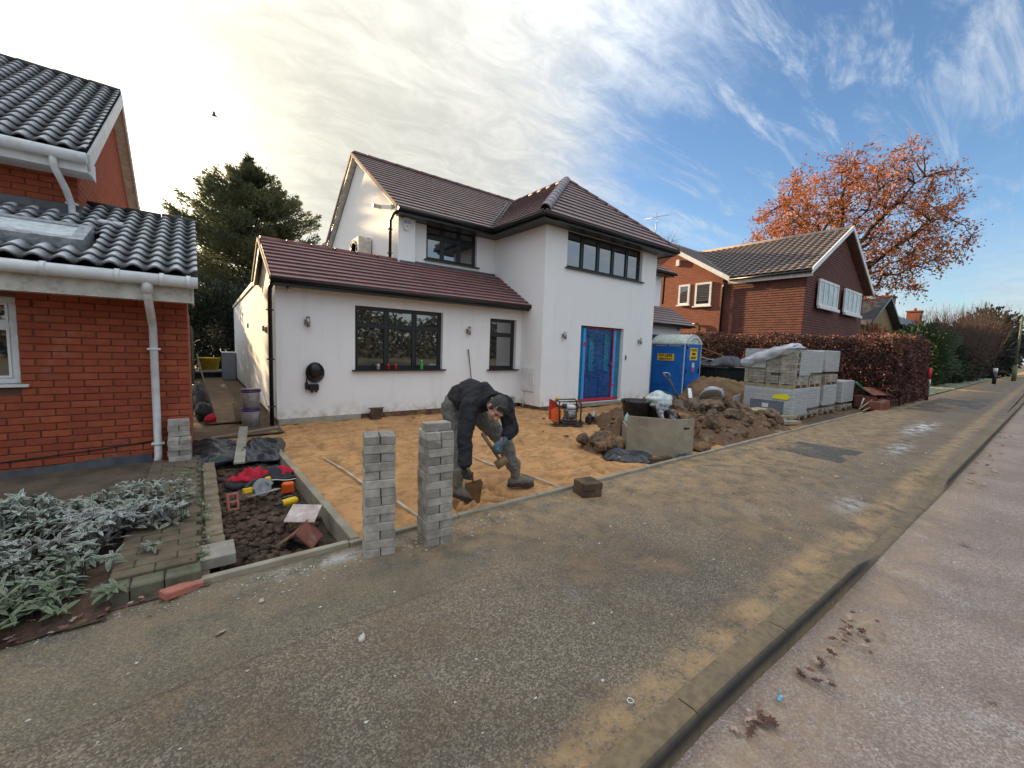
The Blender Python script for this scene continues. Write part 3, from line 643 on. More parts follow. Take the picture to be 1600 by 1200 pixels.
t = thing('doorbell', 'small black doorbell on the white wall right of the door', 'doorbell', (9.76, 7.4, 1.3)); b = MB(); b.cbox((9.74, 7.375, 1.24), (9.785, 7.399, 1.37), .008); b.build('case', m_black, t); b = MB(); b.lathe((9.762, 7.374, 1.27), [(.012, 0), (.012, .004)], 10, M=Matrix.Rotation(R(90), 3, 'X')); b.build('button', m_steel, t)
t = thing('alarm_box', 'white shield-shaped burglar alarm box with blue lettering under the eaves', 'alarm box', (3.92, 9.29, 4.1))
pl = [(-.10, .10), (-.055, .15), (.055, .15), (.10, .10), (.10, -.01), (.05, -.12), (0, -.15), (-.05, -.12), (-.10, -.01)]
b = MB(); b.prism([(3.90+x, 9.299, 4.24+z) for x, z in pl], (0, -.06, 0)); b.build('casing', m_upvc, t)
m_blueprint = mat('blue_print', (.10, .14, .42), rough=.6)
def text(s, size, loc, rot, m, name, parent, ext=.0015, align='CENTER', sx=1.0, bold=0.0):
    cu = bpy.data.curves.new(name, 'FONT'); cu.body = s; cu.size = size; cu.extrude = ext; cu.align_x = align; cu.align_y = 'CENTER'; cu.offset = bold
    tmp = bpy.data.objects.new('tmp_text', cu); me = bpy.data.meshes.new_from_object(tmp); bpy.data.objects.remove(tmp)
    me.materials.clear(); me.materials.append(m); o = inst(name, me, parent, loc, rot); o.scale = (sx, 1, 1); return o
text('UCN', .085, (3.905, 9.2375, 4.27), (R(90), 0, 0), m_blueprint, 'lettering', t, bold=.002); text('24h', .045, (3.905, 9.2375, 4.19), (R(90), 0, 0), m_blueprint, 'lettering', t)
t = thing('meter_cabinet', 'white meter cabinet on the side of the wing, above the soil pipe', 'meter box', (6.55, 7.85, .7))
b = MB(); b.cbox((6.49, 7.60, .42), (6.549, 8.10, 1.0), .006); b.build('cabinet', m_upvc, t); b = MB(); b.cbox((6.482, 7.64, .45), (6.4895, 8.06, .97), .003); b.build('door', m_upvc, t)
b = MB(); b.tube([(6.515, 8.0, .42), (6.515, 8.0, -.02)], .018, 8); b.build('conduit', m_upvc, t)
t = thing('vent_cowl', 'pale round-topped plastic cowl at the foot of the white wall in the corner', 'vent', (6.35, 8.2, .1)); b = MB()
b.prism([(6.30+.09*math.cos(a*math.pi/8), 8.229, .22+.09*math.sin(a*math.pi/8)) for a in range(9)]+[(6.21, 8.229, .08), (6.39, 8.229, .08)], (0, -.07, 0)); b.build('cowl', m_upvc, t); b = MB(); [b.box((6.24, 8.155, .10+.03*i), (6.36, 8.1585, .115+.03*i)) for i in range(5)]; b.build('louvre', m_lead, t)
for i, (x, c, lab) in enumerate(((2.87, (.40, .40, .42), 'silver drinks can, leftmost on the window sill'), (3.08, (.45, .02, .02), 'red drinks can beside the silver one on the window sill'), (3.23, (.45, .03, .02), 'red drinks can nearer the green bottle on the window sill'))):
    mc = mat('can_%s' % ('silver', 'red', 'bright_red')[i], c, rough=.3, metal=.6)
    t = thing('drinks_can', lab, 'can', (x, 8.17, .957)); b = MB(); b.lathe((x, 8.17, .957), [(.026, 0), (.033, .008), (.033, .107), (.027, .118)], 16); b.build('can_body', mc, t); b = MB(); b.lathe((x, 8.17, 1.0755), [(.026, 0), (.024, .003)], 16); b.build('can_lid', m_steel, t)
t = thing('bottle', 'green plastic bottle standing on the window sill', 'bottle', (3.81, 8.17, .957)); b = MB(); b.lathe((3.81, 8.17, .957), [(.03, 0), (.034, .01), (.034, .11), (.013, .16), (.013, .18)], 16); b.build('bottle_body', mat('green_plastic', (.03, .35, .05), rough=.15), t); b = MB(); b.lathe((3.81, 8.17, 1.1375), [(.015, 0), (.015, .02)], 12); b.build('cap', m_upvc, t)
t = thing('air_conditioner', 'cream air conditioning unit on the gable wall behind the extension ridge', 'air conditioner', (3.5, 11.6, 3.9))
b = MB(); b.cbox((3.36, 11.05, 3.55), (3.69, 11.85, 4.22), .012); b.build('casing', m_whitewood, t); b = MB(); b.lathe((3.352, 11.45, 3.9), [(.26, 0), (.26, .006), (.22, .008), (.2, .0)], 20, M=Matrix.Rotation(R(-90), 3, 'Y')); b.build('fan_grille', m_lead, t)
b = MB(); b.box((3.4, 11.15, 3.50), (3.71, 11.2, 3.549)); b.box((3.4, 11.7, 3.50), (3.71, 11.75, 3.549)); b.build('bracket', m_lead, t)
t = thing('flue', 'short pale boiler flue poking out of the upper gable wall', 'flue', (3.6, 10.4, 4.9)); b = MB(); b.tube([(3.715, 10.5, 4.88), (3.55, 10.5, 4.88)], .05, 12); b.build('flue_pipe', m_whitewood, t); b = MB(); b.tube([(3.549, 10.5, 4.88), (3.53, 10.5, 4.88)], .065, 12); b.build('collar', m_upvc, t)
def vents(y, z, lab):
    t = thing('wall_vent', lab, 'vent', (1.08, y, z), 'pairs of small dark vents on the lit side wall')
    for d in (0, .14): b = MB(); b.cbox((1.068, y+d, z), (1.084, y+d+.08, z+.12), .003); b.build('vent_plate', m_black, t)
vents(9.3, 1.62, 'pair of small dark wall vents nearest the corner downpipe'); vents(9.75, 1.66, 'second pair of small dark vents from the corner downpipe'); vents(13.0, 1.78, 'pair of small dark wall vents farther down the side wall')
t = thing('prop_pole', 'thin dark pole leaning against the white wall behind the worker', 'pole', (5.02, 8.1, 0)); b = MB(); b.tube([(5.08, 8.02, -.02), (4.99, 8.20, 1.39)], .012, 8); b.build('shaft', mat('rusty_rod', (.09, .05, .035), rough=.7), t); b = MB(); b.tube([(4.99, 8.20, 1.391), (4.989, 8.203, 1.41)], .016, 8); b.build('tip', m_black, t)
# ================================================================ THE ORANGE BRICK HOUSE AT THE LEFT
L = thing('brick_house', 'orange brick house at the left with frosted pantile roofs and white gutters', 'house', (-1.6, 6.4, 0))
BR = []      # bricks: (x, y, z, w, kind) front faces -Y; collected, nearest 300 become parts
XR, YF = -.09, 6.30
mb = MB()
wall(mb, 'Y', YF+.012, -3.6, XR-.012, .0, 1.98, [(-2.9, -1.435, .96, 1.83)], .25)
mb.box((XR-.262, YF+.2625, 0), (XR-.012, 8.2, 2.5))
LW = mb.build('wall', m_mortar, L)
def lay(x0, x1, z0, z1, y, holes=(), side=None, phase=0, dep=.1):
    """courses of stretcher bricks; side=None: facing -Y, else a wall in the plane x=side facing +X with y from x0 to x1"""
    n = int((z1-z0)/.075)
    for j in range(n):
        z = z0+j*.075; off = (.1125 if (j+phase) % 2 else 0)
        x = x1+off
        while x > x0+.02:
            a, b = max(x-.215, x0), min(x, x1); x -= .225
            if b-a < .03: continue
            for h in holes:
                if z+.06 > h[2] and z < h[3] and b > h[0] and a < h[1]:
                    if a < h[0]-.03 < b: b = h[0]
                    elif a < h[1]+.0 and b > h[1]+.03: a = h[1]
                    else: b = a
            if b-a < .03: continue
            BR.append((a, b, z, y, side))
lay(-2.75, XR, .02, 1.94, YF, [(-2.9, -1.435, .9, 1.83)])
BR_front = len(BR)
mb = MB(); mb.box((-3.6, 7.672, 2.5), (-1.162, 7.9, 3.7)); mb.prism([(-1.162, 7.9005, 2.5), (-1.162, 7.9005, 3.86), (-1.162, 10.76, 5.66), (-1.162, 13.9, 3.72), (-1.162, 13.9, 2.5)], (-.25, 0, 0)); LU = mb.build('upper_wall', m_mortar, L)
lay(-2.6, -1.15, 2.88, 3.66, 7.66, phase=1)
mbs = {}
jm = []
for v in range(3):
    b = MB(); b.cbox((0, 0, 0), (1, 1, 1), .03); jm.append(b)
def brick_mesh(w, d=.10, h=.065, side=False):
    k = (round(w, 3), side)
    if k not in mbs:
        b = MB()
        if side: b.cbox((-d, 0, 0), (0, w, h), .004)
        else: b.cbox((0, 0, 0), (w, d, h), .004)
        mbs[k] = mesh_of(b, 'brick', m_brick)
    return mbs[k]
BR.sort(key=lambda q: (Vector(((q[0]+q[1])/2, q[3], q[2]))-CAMP).length)
for (a, b, z, y, side) in BR[:300]:
    w = b-a; w = round(w*50)/50 if abs(w-.215) > .02 else .215
    w = min(w, b-a)
    inst('brick', brick_mesh(w), LW if y < 7 else LU, (a, y-rnd.uniform(0, .004), z+rnd.uniform(-.001, .001)))
mb = MB()
for (a, b, z, y, side) in BR[300:]: mb.box((a, y, z), (b, y+.01, z+.065))
# side faces, seen edge-on: bricks in courses
n = 0
for j in range(24):
    z = .02+j*.075; y = 6.305+(.1125 if j % 2 else 0)
    while y < 8.1: mb.box((XR-.012, y, z), (XR-.001, y+.215, z+.065)); y += .225
for j in range(37):
    z = 2.88+j*.075; y = 7.665+(.1125 if j % 2 else 0)
    while y < 13.8:
        top = 3.72+min(y-7.7, 13.9-y)*.632
        if z+.065 < top: mb.box((-1.162, y, z), (-1.151, y+.215, z+.065))
        y += .225
mb.build('brick', m_brick, LW, kind='stuff')
mb = MB(); mb.prism([(-3.6, YF-.012, -.02), (-1.0, YF-.012, -.02), (-1.0, YF-.012, .10), (-3.6, YF-.012, .0)], (0, .023, 0)); mb.box((-.999, YF-.013, -.02), (-.46, YF-.002, .115)); mb.build('damp_membrane', m_lead, L)
mb = MB(); mb.tube([(-3.5, YF-.008, .16), (-1.7, YF-.008, .165), (-1.0, YF-.008, .21), (-.45, YF-.008, .26)], .007, 6); mb.build('wall_cable', m_black, L)
window(L, 'Y', YF, -2.9, -1.435, .96, 1.83, [-1.9], 1.55, m=m_upvc, fr=.06, depth=.05, sill=.05, sillm=m_upvc)
# fascia, gutters, soffits
mb = MB(); mb.box((-3.6, 5.83, 1.865), (-.045, 5.855, 2.10)); mb.cbox((-.044, 5.82, 1.86), (-.02, 6.33, 2.11), .003); mb.build('fascia', m_whitewood, L)
mb = MB(); mb.box((-3.6, 5.856, 1.880), (-.046, YF-.001, 1.895)); mb.build('soffit', m_whitewood, L)
mb = MB(); mb.tube([(-3.6, 5.745, 2.085), (.02, 5.745, 2.08)], .060, 14); G1 = mb.build('gutter', m_upvc, L)
for x in (-3.0, -2.35, -1.75, -1.12, -.62, -.28, -.06):
    b = MB(); b.tube([(x-.02, 5.745, 2.083), (x+.02, 5.745, 2.083)], .068, 14); b.build('gutter_bracket', m_upvc, G1)
pipe(L, [(-.40, 5.75, 2.06), (-.40, 5.76, 1.90), (-.40, 5.93, 1.78), (-.40, 6.12, 1.66), (-.40, 6.22, 1.58), (-.40, 6.22, .10), (-.41, 6.18, .02)], .037, m_upvc, clips=[(1.34, (-.40, 6.22)), (.24, (-.40, 6.22))])
b = MB(); b.tube([(-.40, 5.75, 2.07), (-.40, 5.752, 1.93)], .046, 12); b.build('outlet', m_upvc, L)
SL = .43
mb = MB(); deckslab(mb, [(-3.6, 5.80, 2.135), (0.01, 5.80, 2.135), (0.01, 8.25, 2.135+2.45*SL), (-3.6, 8.25, 2.135+2.45*SL)], .04)
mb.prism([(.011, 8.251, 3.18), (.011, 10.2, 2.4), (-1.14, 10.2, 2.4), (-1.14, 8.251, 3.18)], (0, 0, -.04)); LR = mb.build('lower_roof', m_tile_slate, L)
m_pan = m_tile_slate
rf = Roof(LR, m_pan, 300)
V1 = Vector((0, 1, SL)); L1 = 2.45*V1.length
sk = (-2.0, -1.03, 7.62-5.80)       # rooflight, in roof coordinates below
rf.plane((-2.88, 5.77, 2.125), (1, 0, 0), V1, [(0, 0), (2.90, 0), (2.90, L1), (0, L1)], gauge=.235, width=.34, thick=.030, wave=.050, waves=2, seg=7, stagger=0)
# leave out the tiles under the rooflight and above the upper wall
def drop(T):
    _, O, U, V, N, u, v, pl = T[:8]; c = O+U*(u+T[10]/2)+V*(v+T[9]/2)
    if c.x < -1.17 and c.y > 7.62: return True
    return -1.66 < c.x < -.96 and 6.30 < c.y < 6.84
rf.t = [T for T in rf.t if not drop(T)]
rf.finish()
ridge_tiles(LR, (-1.15, 8.25, 3.215), (0.02, 8.25, 3.215), m_pan, .09)
# rooflight
def onr(x, y, h): return Vector((x, y, 2.125+(y-5.77)*SL))+Vector((0, -SL, 1)).normalized()*h
N1 = Vector((0, -SL, 1)).normalized()
def rbox(mb, x0, x1, y0, y1, h0, h1): mb.prism([onr(x0, y0, h0), onr(x1, y0, h0), onr(x1, y1, h0), onr(x0, y1, h0)], N1*(h1-h0))
b = MB(); rbox(b, -1.70, -.92, 6.27, 6.36, .0, .13); rbox(b, -1.70, -.92, 6.80, 6.89, .0, .13); rbox(b, -1.70, -1.60, 6.361, 6.799, .0, .13); rbox(b, -1.02, -.92, 6.361, 6.799, .0, .13); SKL = b.build('rooflight', mat('frosted_grey_frame', (.22, .24, .26), (.40, .43, .45), 16, .4), L)
b = MB(); rbox(b, -1.599, -1.021, 6.362, 6.798, .06, .115); b.build('pane', m_glass_frost, SKL)
b = MB(); b.prism([(-3.6, 7.44, 2.90), (-1.12, 7.44, 2.90), (-1.12, 7.655, 2.98), (-3.6, 7.655, 2.98)], (0, 0, .03)); b.box((-3.6, 7.64, 2.985), (-1.12, 7.656, 3.10)); b.build('flashing', m_lead, L)
# upper roof
SU = .632
mb = MB(); deckslab(mb, [(-3.9, 7.27, 3.62), (-1.0, 7.27, 3.62), (-1.0, 10.76, 3.62+3.49*SU), (-3.9, 10.76, 3.62+3.49*SU)], .04); deckslab(mb, [(-3.9, 10.761, 5.824), (-1.0, 10.761, 5.824), (-1.0, 14.1, 3.72), (-3.9, 14.1, 3.72)], .04); UR = mb.build('upper_roof', m_tile_slate, L)
rf = Roof(UR, m_pan, 300)
V2 = Vector((0, 1, SU)); L2 = 3.5*V2.length
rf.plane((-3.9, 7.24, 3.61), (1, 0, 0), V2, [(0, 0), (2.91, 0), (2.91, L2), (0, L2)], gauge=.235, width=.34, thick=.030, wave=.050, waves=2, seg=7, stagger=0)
rf.finish()
ridge_tiles(UR, (-3.9, 10.76, 5.85), (-.98, 10.76, 5.85), m_pan, .10)
mb = MB()
mb.prism([(-.995, 7.22, 3.63), (-.995, 10.76, 5.86), (-.995, 10.76, 5.66), (-.995, 7.30, 3.46)], (.022, 0, 0)); mb.prism([(-.995, 10.761, 5.86), (-.995, 14.15, 3.73), (-.995, 14.1, 3.56), (-.995, 10.761, 5.66)], (.022, 0, 0)); mb.build('bargeboard', m_upvc, UR)
mb = MB()
mb.prism([(-.996, 7.66, 3.74), (-.996, 10.76, 5.70), (-1.15, 10.76, 5.70), (-1.15, 7.66, 3.74)], (0, 0, -.015)); mb.prism([(-.996, 10.761, 5.70), (-.996, 14.0, 3.65), (-1.15, 14.0, 3.65), (-1.15, 10.761, 5.70)], (0, 0, -.015)); mb.build('verge_soffit', m_whitewood, UR)
mb = MB(); mb.box((-3.9, 7.245, 3.42), (-1.0, 7.27, 3.60)); mb.box((-3.9, 7.271, 3.44), (-1.0, 7.659, 3.455)); mb.prism([(-.999, 7.30, 3.42), (-.999, 7.64, 3.42), (-.999, 7.64, 3.62), (-.999, 7.30, 3.56)], (.02, 0, 0)); mb.build('fascia', m_upvc, L)
mb = MB(); mb.tube([(-3.9, 7.175, 3.575), (-.99, 7.175, 3.565)], .060, 14); mb.build('gutter', m_upvc, L)
pipe(L, [(-1.27, 7.18, 3.54), (-1.27, 7.20, 3.42), (-1.22, 7.45, 3.22), (-1.205, 7.60, 3.08), (-1.205, 7.60, 2.86), (-1.18, 7.56, 2.80), (-1.05, 7.52, 2.92), (-.72, 7.44, 2.90)], .034, m_upvc, clips=[(3.10, (-1.205, 7.60)), (2.93, (-1.205, 7.60))])

# ================================================================ NEIGHBOUR AT THE RIGHT: brick with a tile-hung wing
Nb = thing('tile_hung_house', 'red brick house with a tile-hung wing, white windows and white bargeboards beyond the beech hedge', 'house', (21, 8, 0))
mb = MB()
mb.prism([(19, 9.3, 0), (19, 9.3, 4.9), (19, 12.9, 7.15), (19, 16.5, 4.9), (19, 16.5, 0)], (.3, 0, 0)); mb.build('gable_wall', m_brick_far, Nb)
mb = MB(); mb.box((19.05, 6.05, 0), (27.3, 9.29, 2.30)); mb.box((27.31, 9.3, 0), (30, 16, 4.8)); mb.build('brick_base', m_brick_far, Nb)
mb = MB(); mb.box((19.1, 6.1, 2.301), (27.2, 9.29, 4.80)); mb.prism([(19.1, 6.1, 4.801), (27.2, 6.1, 4.801), (23.2, 6.1, 7.0)], (0, 3.1, 0)); mb.build('wing_wall', m_tile_hung, Nb)
mb = MB()
def hung_rows(ax, c, u0, u1, z0, topf, holes=()):
    z = z0; j = 0
    while z < 7.1:
        u = u0-(.0825 if j % 2 else 0); 
        while u < u1:
            a, b = max(u, u0), min(u+.160, u1); u += .165
            if b-a < .03 or z+.1 > topf((a+b)/2): continue
            if any(h[0]-.02 < (a+b)/2 < h[1]+.02 and h[2]-.1 < z < h[3] for h in holes): continue
            o = .006*rnd.random()
            if ax == 'X': v = [(c-.034-o, a, z), (c-.034-o, b, z), (c-.008, b, z+.12), (c-.008, a, z+.12), (c+.0, a, z), (c+.0, b, z)]
            else: v = [(b, c-.034-o, z), (a, c-.034-o, z), (a, c-.008, z+.12), (b, c-.008, z+.12), (b, c, z), (a, c, z)]
            mb.add(v, [(1, 0, 3, 2), (0, 1, 5, 4)] )
        z += .10; j += 1
HO = [(20.15, 22.65, 3.62, 4.70), (23.6, 26.25, 3.62, 4.70)]
hung_rows('X', 19.1, 6.06, 9.28, 2.30, lambda u: 4.9); hung_rows('Y', 6.1, 19.06, 27.24, 2.30, lambda u: 4.85+(min(u-19.1, 27.2-u))*.53, HO)
mb.build('hanging_tile', m_tile_hung, Nb, kind='stuff')
for (a, b, c, d), cs in ((HO[0], 3), (HO[1], 3)):
    w_ = (b-a); q = MB(); q.cbox((a, 5.98, c), (b, 6.098, d), .01)
    window(Nb, 'Y', 5.92, a, b, c, d, [a+w_*(k+1)/(cs+1) for k in range(cs)], None, m=m_upvc, fr=.10, depth=.0, sill=.08, sillm=m_upvc, sill_t=.12, glass=mat('curtained_glass', (.45, .50, .50), (.25, .30, .31), 2, .12), casement=False)
for (a, b, c, d) in ((9.77, 10.56, 3.74, 4.82), (10.84, 11.41, 3.84, 4.81)):
    window(Nb, 'X', 18.93, a, b, c, d, [], None, m=m_upvc, fr=.09, depth=.0, sill=.07, sillm=m_upvc, sill_t=.06, casement=False)
window(Nb, 'X', 18.93, 9.9, 11.2, 1.5, 2.42, [10.5], None, m=m_upvc, fr=.09, depth=.0, sill=.05, casement=False)
mb = MB()
deckslab(mb, [(18.8, 8.9, 4.83), (18.8, 5.8, 4.83), (23.2, 5.8, 7.2), (23.2, 12.9, 7.2)], .08); deckslab(mb, [(27.6, 5.8, 4.83), (27.6, 9, 4.83), (23.201, 12.9, 7.2), (23.201, 5.8, 7.2)], .08)
deckslab(mb, [(18.75, 8.95, 4.80), (23.2, 12.95, 7.23), (18.75, 12.95, 7.23)], .08); deckslab(mb, [(18.75, 12.951, 7.23), (30, 12.951, 7.23), (30, 16.8, 4.7), (18.75, 16.8, 4.7)], .08); deckslab(mb, [(27.6, 9.0, 4.8), (30, 9.0, 4.8), (30, 12.95, 7.23), (23.25, 12.95, 7.23)], .08)
NR = mb.build('roof', m_tile_brown, Nb)
rf = Roof(NR, mat('frosted_brown_pantile', (.1, .1, .1), rough=.7, fn=f_tile((.070, .038, .033), (.042, .026, .025), (.52, .48, .48), .8, .02, 2.4)), 0, )
Vw = Vector((4.4, 0, 2.37)); Lw = Vw.length
rf.plane((18.78, 9.0, 4.84), (0, -1, 0), Vw, [(0, 0), (3.22, 0), (3.22, Lw), (-3.9, Lw)], gauge=.30, width=.30, thick=.03, wave=.045, waves=1, seg=6, stuff=True, stagger=0)
Vn = Vector((0, 4.0, 2.43)); Ln = Vn.length
rf.plane((18.75, 8.95, 4.82), (1, 0, 0), Vn, [(0, 0), (4.45, Ln), (0, Ln)], gauge=.30, width=.30, thick=.03, wave=.045, waves=1, seg=6, stuff=True, stagger=0)
rf.finish()
mb = MB(); mb.tube([(23.2, 5.78, 7.24), (23.2, 12.9, 7.25)], .12, 8); mb.tube([(18.7, 12.95, 7.28), (24, 12.95, 7.28)], .12, 8); mb.tube([(18.8, 9.0, 4.9), (23.2, 12.9, 7.26)], .05, 6); mb.build('ridge', mat('ochre_ridge', (.36, .26, .17), (.24, .17, .12), 3, .8), NR)
mb = MB()
mb.prism([(18.72, 5.76, 4.72), (23.2, 5.76, 7.16), (23.2, 5.76, 7.36), (18.72, 5.76, 4.93)], (0, .05, 0)); mb.prism([(23.201, 5.76, 7.16), (27.7, 5.76, 4.72), (27.7, 5.76, 4.93), (23.201, 5.76, 7.36)], (0, .05, 0))
mb.box((18.86, 5.82, 4.62), (18.9, 9.0, 4.79)); mb.prism([(18.70, 8.9, 4.72), (18.70, 12.95, 7.15), (18.70, 12.95, 7.36), (18.70, 8.9, 4.93)], (.05, 0, 0)); mb.prism([(18.70, 12.951, 7.15), (18.70, 16.8, 4.62), (18.70, 16.8, 4.83), (18.70, 12.951, 7.36)], (.05, 0, 0)); mb.build('bargeboard', m_upvc, Nb)
mb = MB(); mb.tube([(18.74, 5.8, 4.80), (18.74, 8.95, 4.80)], .05, 8); mb.build('gutter', m_black, Nb)
pipe(Nb, [(18.8, 9.1, 4.7), (18.95, 9.25, 4.5), (18.95, 9.25, 0)], .05); pipe(Nb, [(18.9, 10.6, 2.9), (18.9, 10.3, 2.9), (18.9, 10.2, 2.75), (18.9, 10.2, 2.0)], .05)
mb = MB(); mb.cbox((18.88, 11.45, 5.75), (18.995, 11.62, 6.05), .01); mb.build('alarm_bell', m_upvc, Nb)
mb = MB(); mb.tube([(18.9, 12.9, 7.2), (18.9, 12.9, 8.6)], .02, 6); mb.tube([(18.9, 12.2, 8.35), (18.9, 13.7, 8.45)], .012, 5); [mb.tube([(18.75, 12.3+k*.25, 8.36+k*.017), (19.05, 12.3+k*.25, 8.36+k*.017)], .006, 4) for k in range(6)]; mb.build('aerial', m_steel, Nb)

# ================================================================ COTTAGE  FARTHER DOWN THE ROAD
Cg = thing('yellow_brick_cottage', 'yellow brick cottage with a steep gable and slate roof beyond the hedge', 'cottage', (42, 9, 0))
mb = MB(); mb.box((34.6, 7.5, 0), (42.5, 15, 4.9)); mb.prism([(34.6, 7.5, 4.901), (42.5, 7.5, 4.901), (38.55, 7.5, 7.0)], (0, 7.0, 0)); mb.box((42.51, 6.8, 0), (59, 10.4, 4.75)); mb.build('wall', m_yellow, Cg)
m_slate = mat('wet_slate', (.10, .115, .13), (.07, .08, .09), 2, .5, .5, 6, dirt=((.25, .27, .28), 3, .45, .75, .5))
mb = MB()
deckslab(mb, [(34.2, 7.1, 4.75), (38.55, 7.1, 7.3), (38.55, 15, 7.3), (34.2, 15, 4.75)], .12); deckslab(mb, [(42.9, 7.1, 4.75), (42.9, 15, 4.75), (38.551, 15, 7.3), (38.551, 7.1, 7.3)], .12)
deckslab(mb, [(42.91, 6.4, 4.75), (60, 6.4, 4.75), (58.5, 8.6, 6.8), (40.5, 8.6, 6.8)], .12); deckslab(mb, [(40.5, 8.601, 6.8), (58.5, 8.601, 6.8), (60, 10.8, 4.75), (42.91, 10.8, 4.75)], .12)
CR = mb.build('roof', m_slate, Cg)
mb = MB(); mb.prism([(34.1, 7.05, 4.6), (38.55, 7.05, 7.2), (38.55, 7.05, 7.45), (34.1, 7.05, 4.85)], (0, .06, 0)); mb.prism([(38.551, 7.05, 7.2), (43.0, 7.05, 4.6), (43.0, 7.05, 4.85), (38.551, 7.05, 7.45)], (0, .06, 0)); mb.build('bargeboard', m_black, Cg)
for (x, y, z0, z1) in ((44.5, 8.6, 6.3, 8.2), (56.5, 8.6, 6.3, 7.9)):
    mb = MB(); mb.box((x, y-.5, z0), (x+1.2, y+.5, z1)); mb.box((x-.08, y-.58, z1), (x+1.28, y+.58, z1+.15)); ch = mb.build('chimney', m_brick_far, CR); mb = MB(); mb.lathe((x+.6, y, z1+.15), [(.14, 0), (.12, .35)], 10); mb.build('chimney_pot', m_brick_far, ch)
window(Cg, 'Y', 7.42, 35.0, 37.6, 3.0, 4.9, [36.3], 4.2, m=m_black, fr=.12, depth=0, sill=.08, casement=False); window(Cg, 'Y', 7.42, 39.9, 40.8, 3.3, 4.6, [], None, m=m_black, fr=.12, depth=0, sill=.08, casement=False)
Cg.scale = (1, 1, .80)
# ================================================================ GROUND SURFACES
import numpy as np
def heightfield(name, x0, x1, y0, y1, step, fz, m, mask=None, kind='structure', parent=None):
    nx = max(2, int((x1-x0)/step)+1); ny = max(2, int((y1-y0)/step)+1)
    xs = [x0+(x1-x0)*i/(nx-1) for i in range(nx)]; ys = [y0+(y1-y0)*j/(ny-1) for j in range(ny)]
    vs = [(x, y, fz(x, y)) for y in ys for x in xs]; fs = []
    for j in range(ny-1):
        for i in range(nx-1):
            if mask and not mask((xs[i]+xs[i+1])/2, (ys[j]+ys[j+1])/2): continue
            a = j*nx+i; fs.append((a, a+1, a+nx+1, a+nx))
    me = bpy.data.meshes.new(name); me.from_pydata(vs, [], fs); me.polygons.foreach_set('use_smooth', [True]*len(fs)); me.materials.append(m)
    o = link(bpy.data.objects.new(name, me), parent, (0, 0, 0)); return props(o, kind=kind)
def fb(x, y, s, o=4, sd=0.0, r=.5):
    v = 0; a = 1
    for k in range(o): v += a*noise.noise(Vector((x*s, y*s, sd+k*7.3))); s *= 2.03; a *= r
    return v
def asphalt(stone, bind, sandy, sand_fn, frost=.25, bs=.006, fpatch=()):
    def f(t, pos, c, p):
        x, y, z = xyz(t, pos)
        v1 = t.n('ShaderNodeTexVoronoi', {'Vector': pos, 'Scale': 120.0}); v1.inputs['Randomness'].default_value = 1.0
        v2 = t.n('ShaderNodeTexVoronoi', {'Vector': pos, 'Scale': 210.0})
        g = t.n('ShaderNodeSeparateColor', {0: v1.outputs['Color']}).outputs
        c = t.mix(t.m('POWER', g[0], 2.2), bind, stone)
        c = t.mix(t.m('MULTIPLY', t.sm(g[1], .93, .97), t.sm(v1.outputs['Distance'], .5, .15)), c, (.52, .50, .46))
        big = t.noise(pos, .9, 5, .62); mid = t.noise(pos, 4.5, 5, .65); fine = t.noise(pos, 26, 4, .7)
        c = t.mix(t.m('MULTIPLY', t.sm(t.noise(pos, 1.7, 6, .7), .48, .66), .45), c, (stone[0]*.55, stone[1]*.43, stone[2]*.32)) if fpatch else c
        c = t.mix(t.sm(big, .40, .66, 0, .55), c, (bind[0]*.55, bind[1]*.55, bind[2]*.6))
        s = sand_fn(t, x, y, big, mid)
        s = t.m('MULTIPLY', s, t.sm(t.m('ADD', t.m('MULTIPLY', mid, .6), t.m('MULTIPLY', fine, .5)), .42, .64), clamp=True)
        c = t.mix(s, c, t.mix(t.sm(fine, .3, .7), sandy, (sandy[0]*.62, sandy[1]*.60, sandy[2]*.56)))
        fr = t.m('MULTIPLY', t.sm(t.noise(pos, 2.0, 5, .7), .56, .72), t.sm(g[2], .35, .8)); c = t.mix(t.m('MULTIPLY', fr, frost), c, (.62, .64, .64))
        for fx, fwx, fy, fwy, fa in fpatch:
            c = t.mix(t.m('MULTIPLY', t.m('MULTIPLY', gauss(t, x, fx, fwx), gauss(t, y, fy, fwy)), t.m('MULTIPLY', t.sm(mid, .40, .60), fa), clamp=True), c, (.80, .83, .85))
        if fpatch:    # an old trench seam running along the pavement
            sl_ = t.m('ADD', t.m('SUBTRACT', y, t.m('MULTIPLY', x, .02)), t.m('MULTIPLY', t.m('SUBTRACT', mid, .5), .10)); c = t.mix(t.m('MULTIPLY', gauss(t, sl_, 2.13, .008), t.sm(x, 2.2, 1.0, 0, .40)), c, (.04, .034, .026)); c = t.mix(t.m('MULTIPLY', t.sm(sl_, 2.12, 2.2, 0, .30), t.sm(x, 2.5, 1.0)), c, (.13, .125, .095))
        cells = t.m('SUBTRACT', 1.0, t.sm(v1.outputs['Distance'], .1, .75))
        h = t.m('ADD', t.m('MULTIPLY', cells, .8), t.m('ADD', t.m('MULTIPLY', t.noise(v2.outputs['Position'], 3, 1), .3), t.m('MULTIPLY', mid, 2.0)))
        h = t.m('MULTIPLY', h, t.m('SUBTRACT', 1.0, t.m('MULTIPLY', s, .6)))
        set_bump(t, p, h, .9, bs)
        ro = t.m('ADD', .55, t.m('MULTIPLY', fine, .45)); t.t.links.new(ro, p.inputs['Roughness'])
        return c
    return f
def gauss(t, v, c, w): d = t.m('DIVIDE', t.m('SUBTRACT', v, c), w); return t.m('POWER', 2.71828, t.m('MULTIPLY', t.m('MULTIPLY', d, d), -1.0))
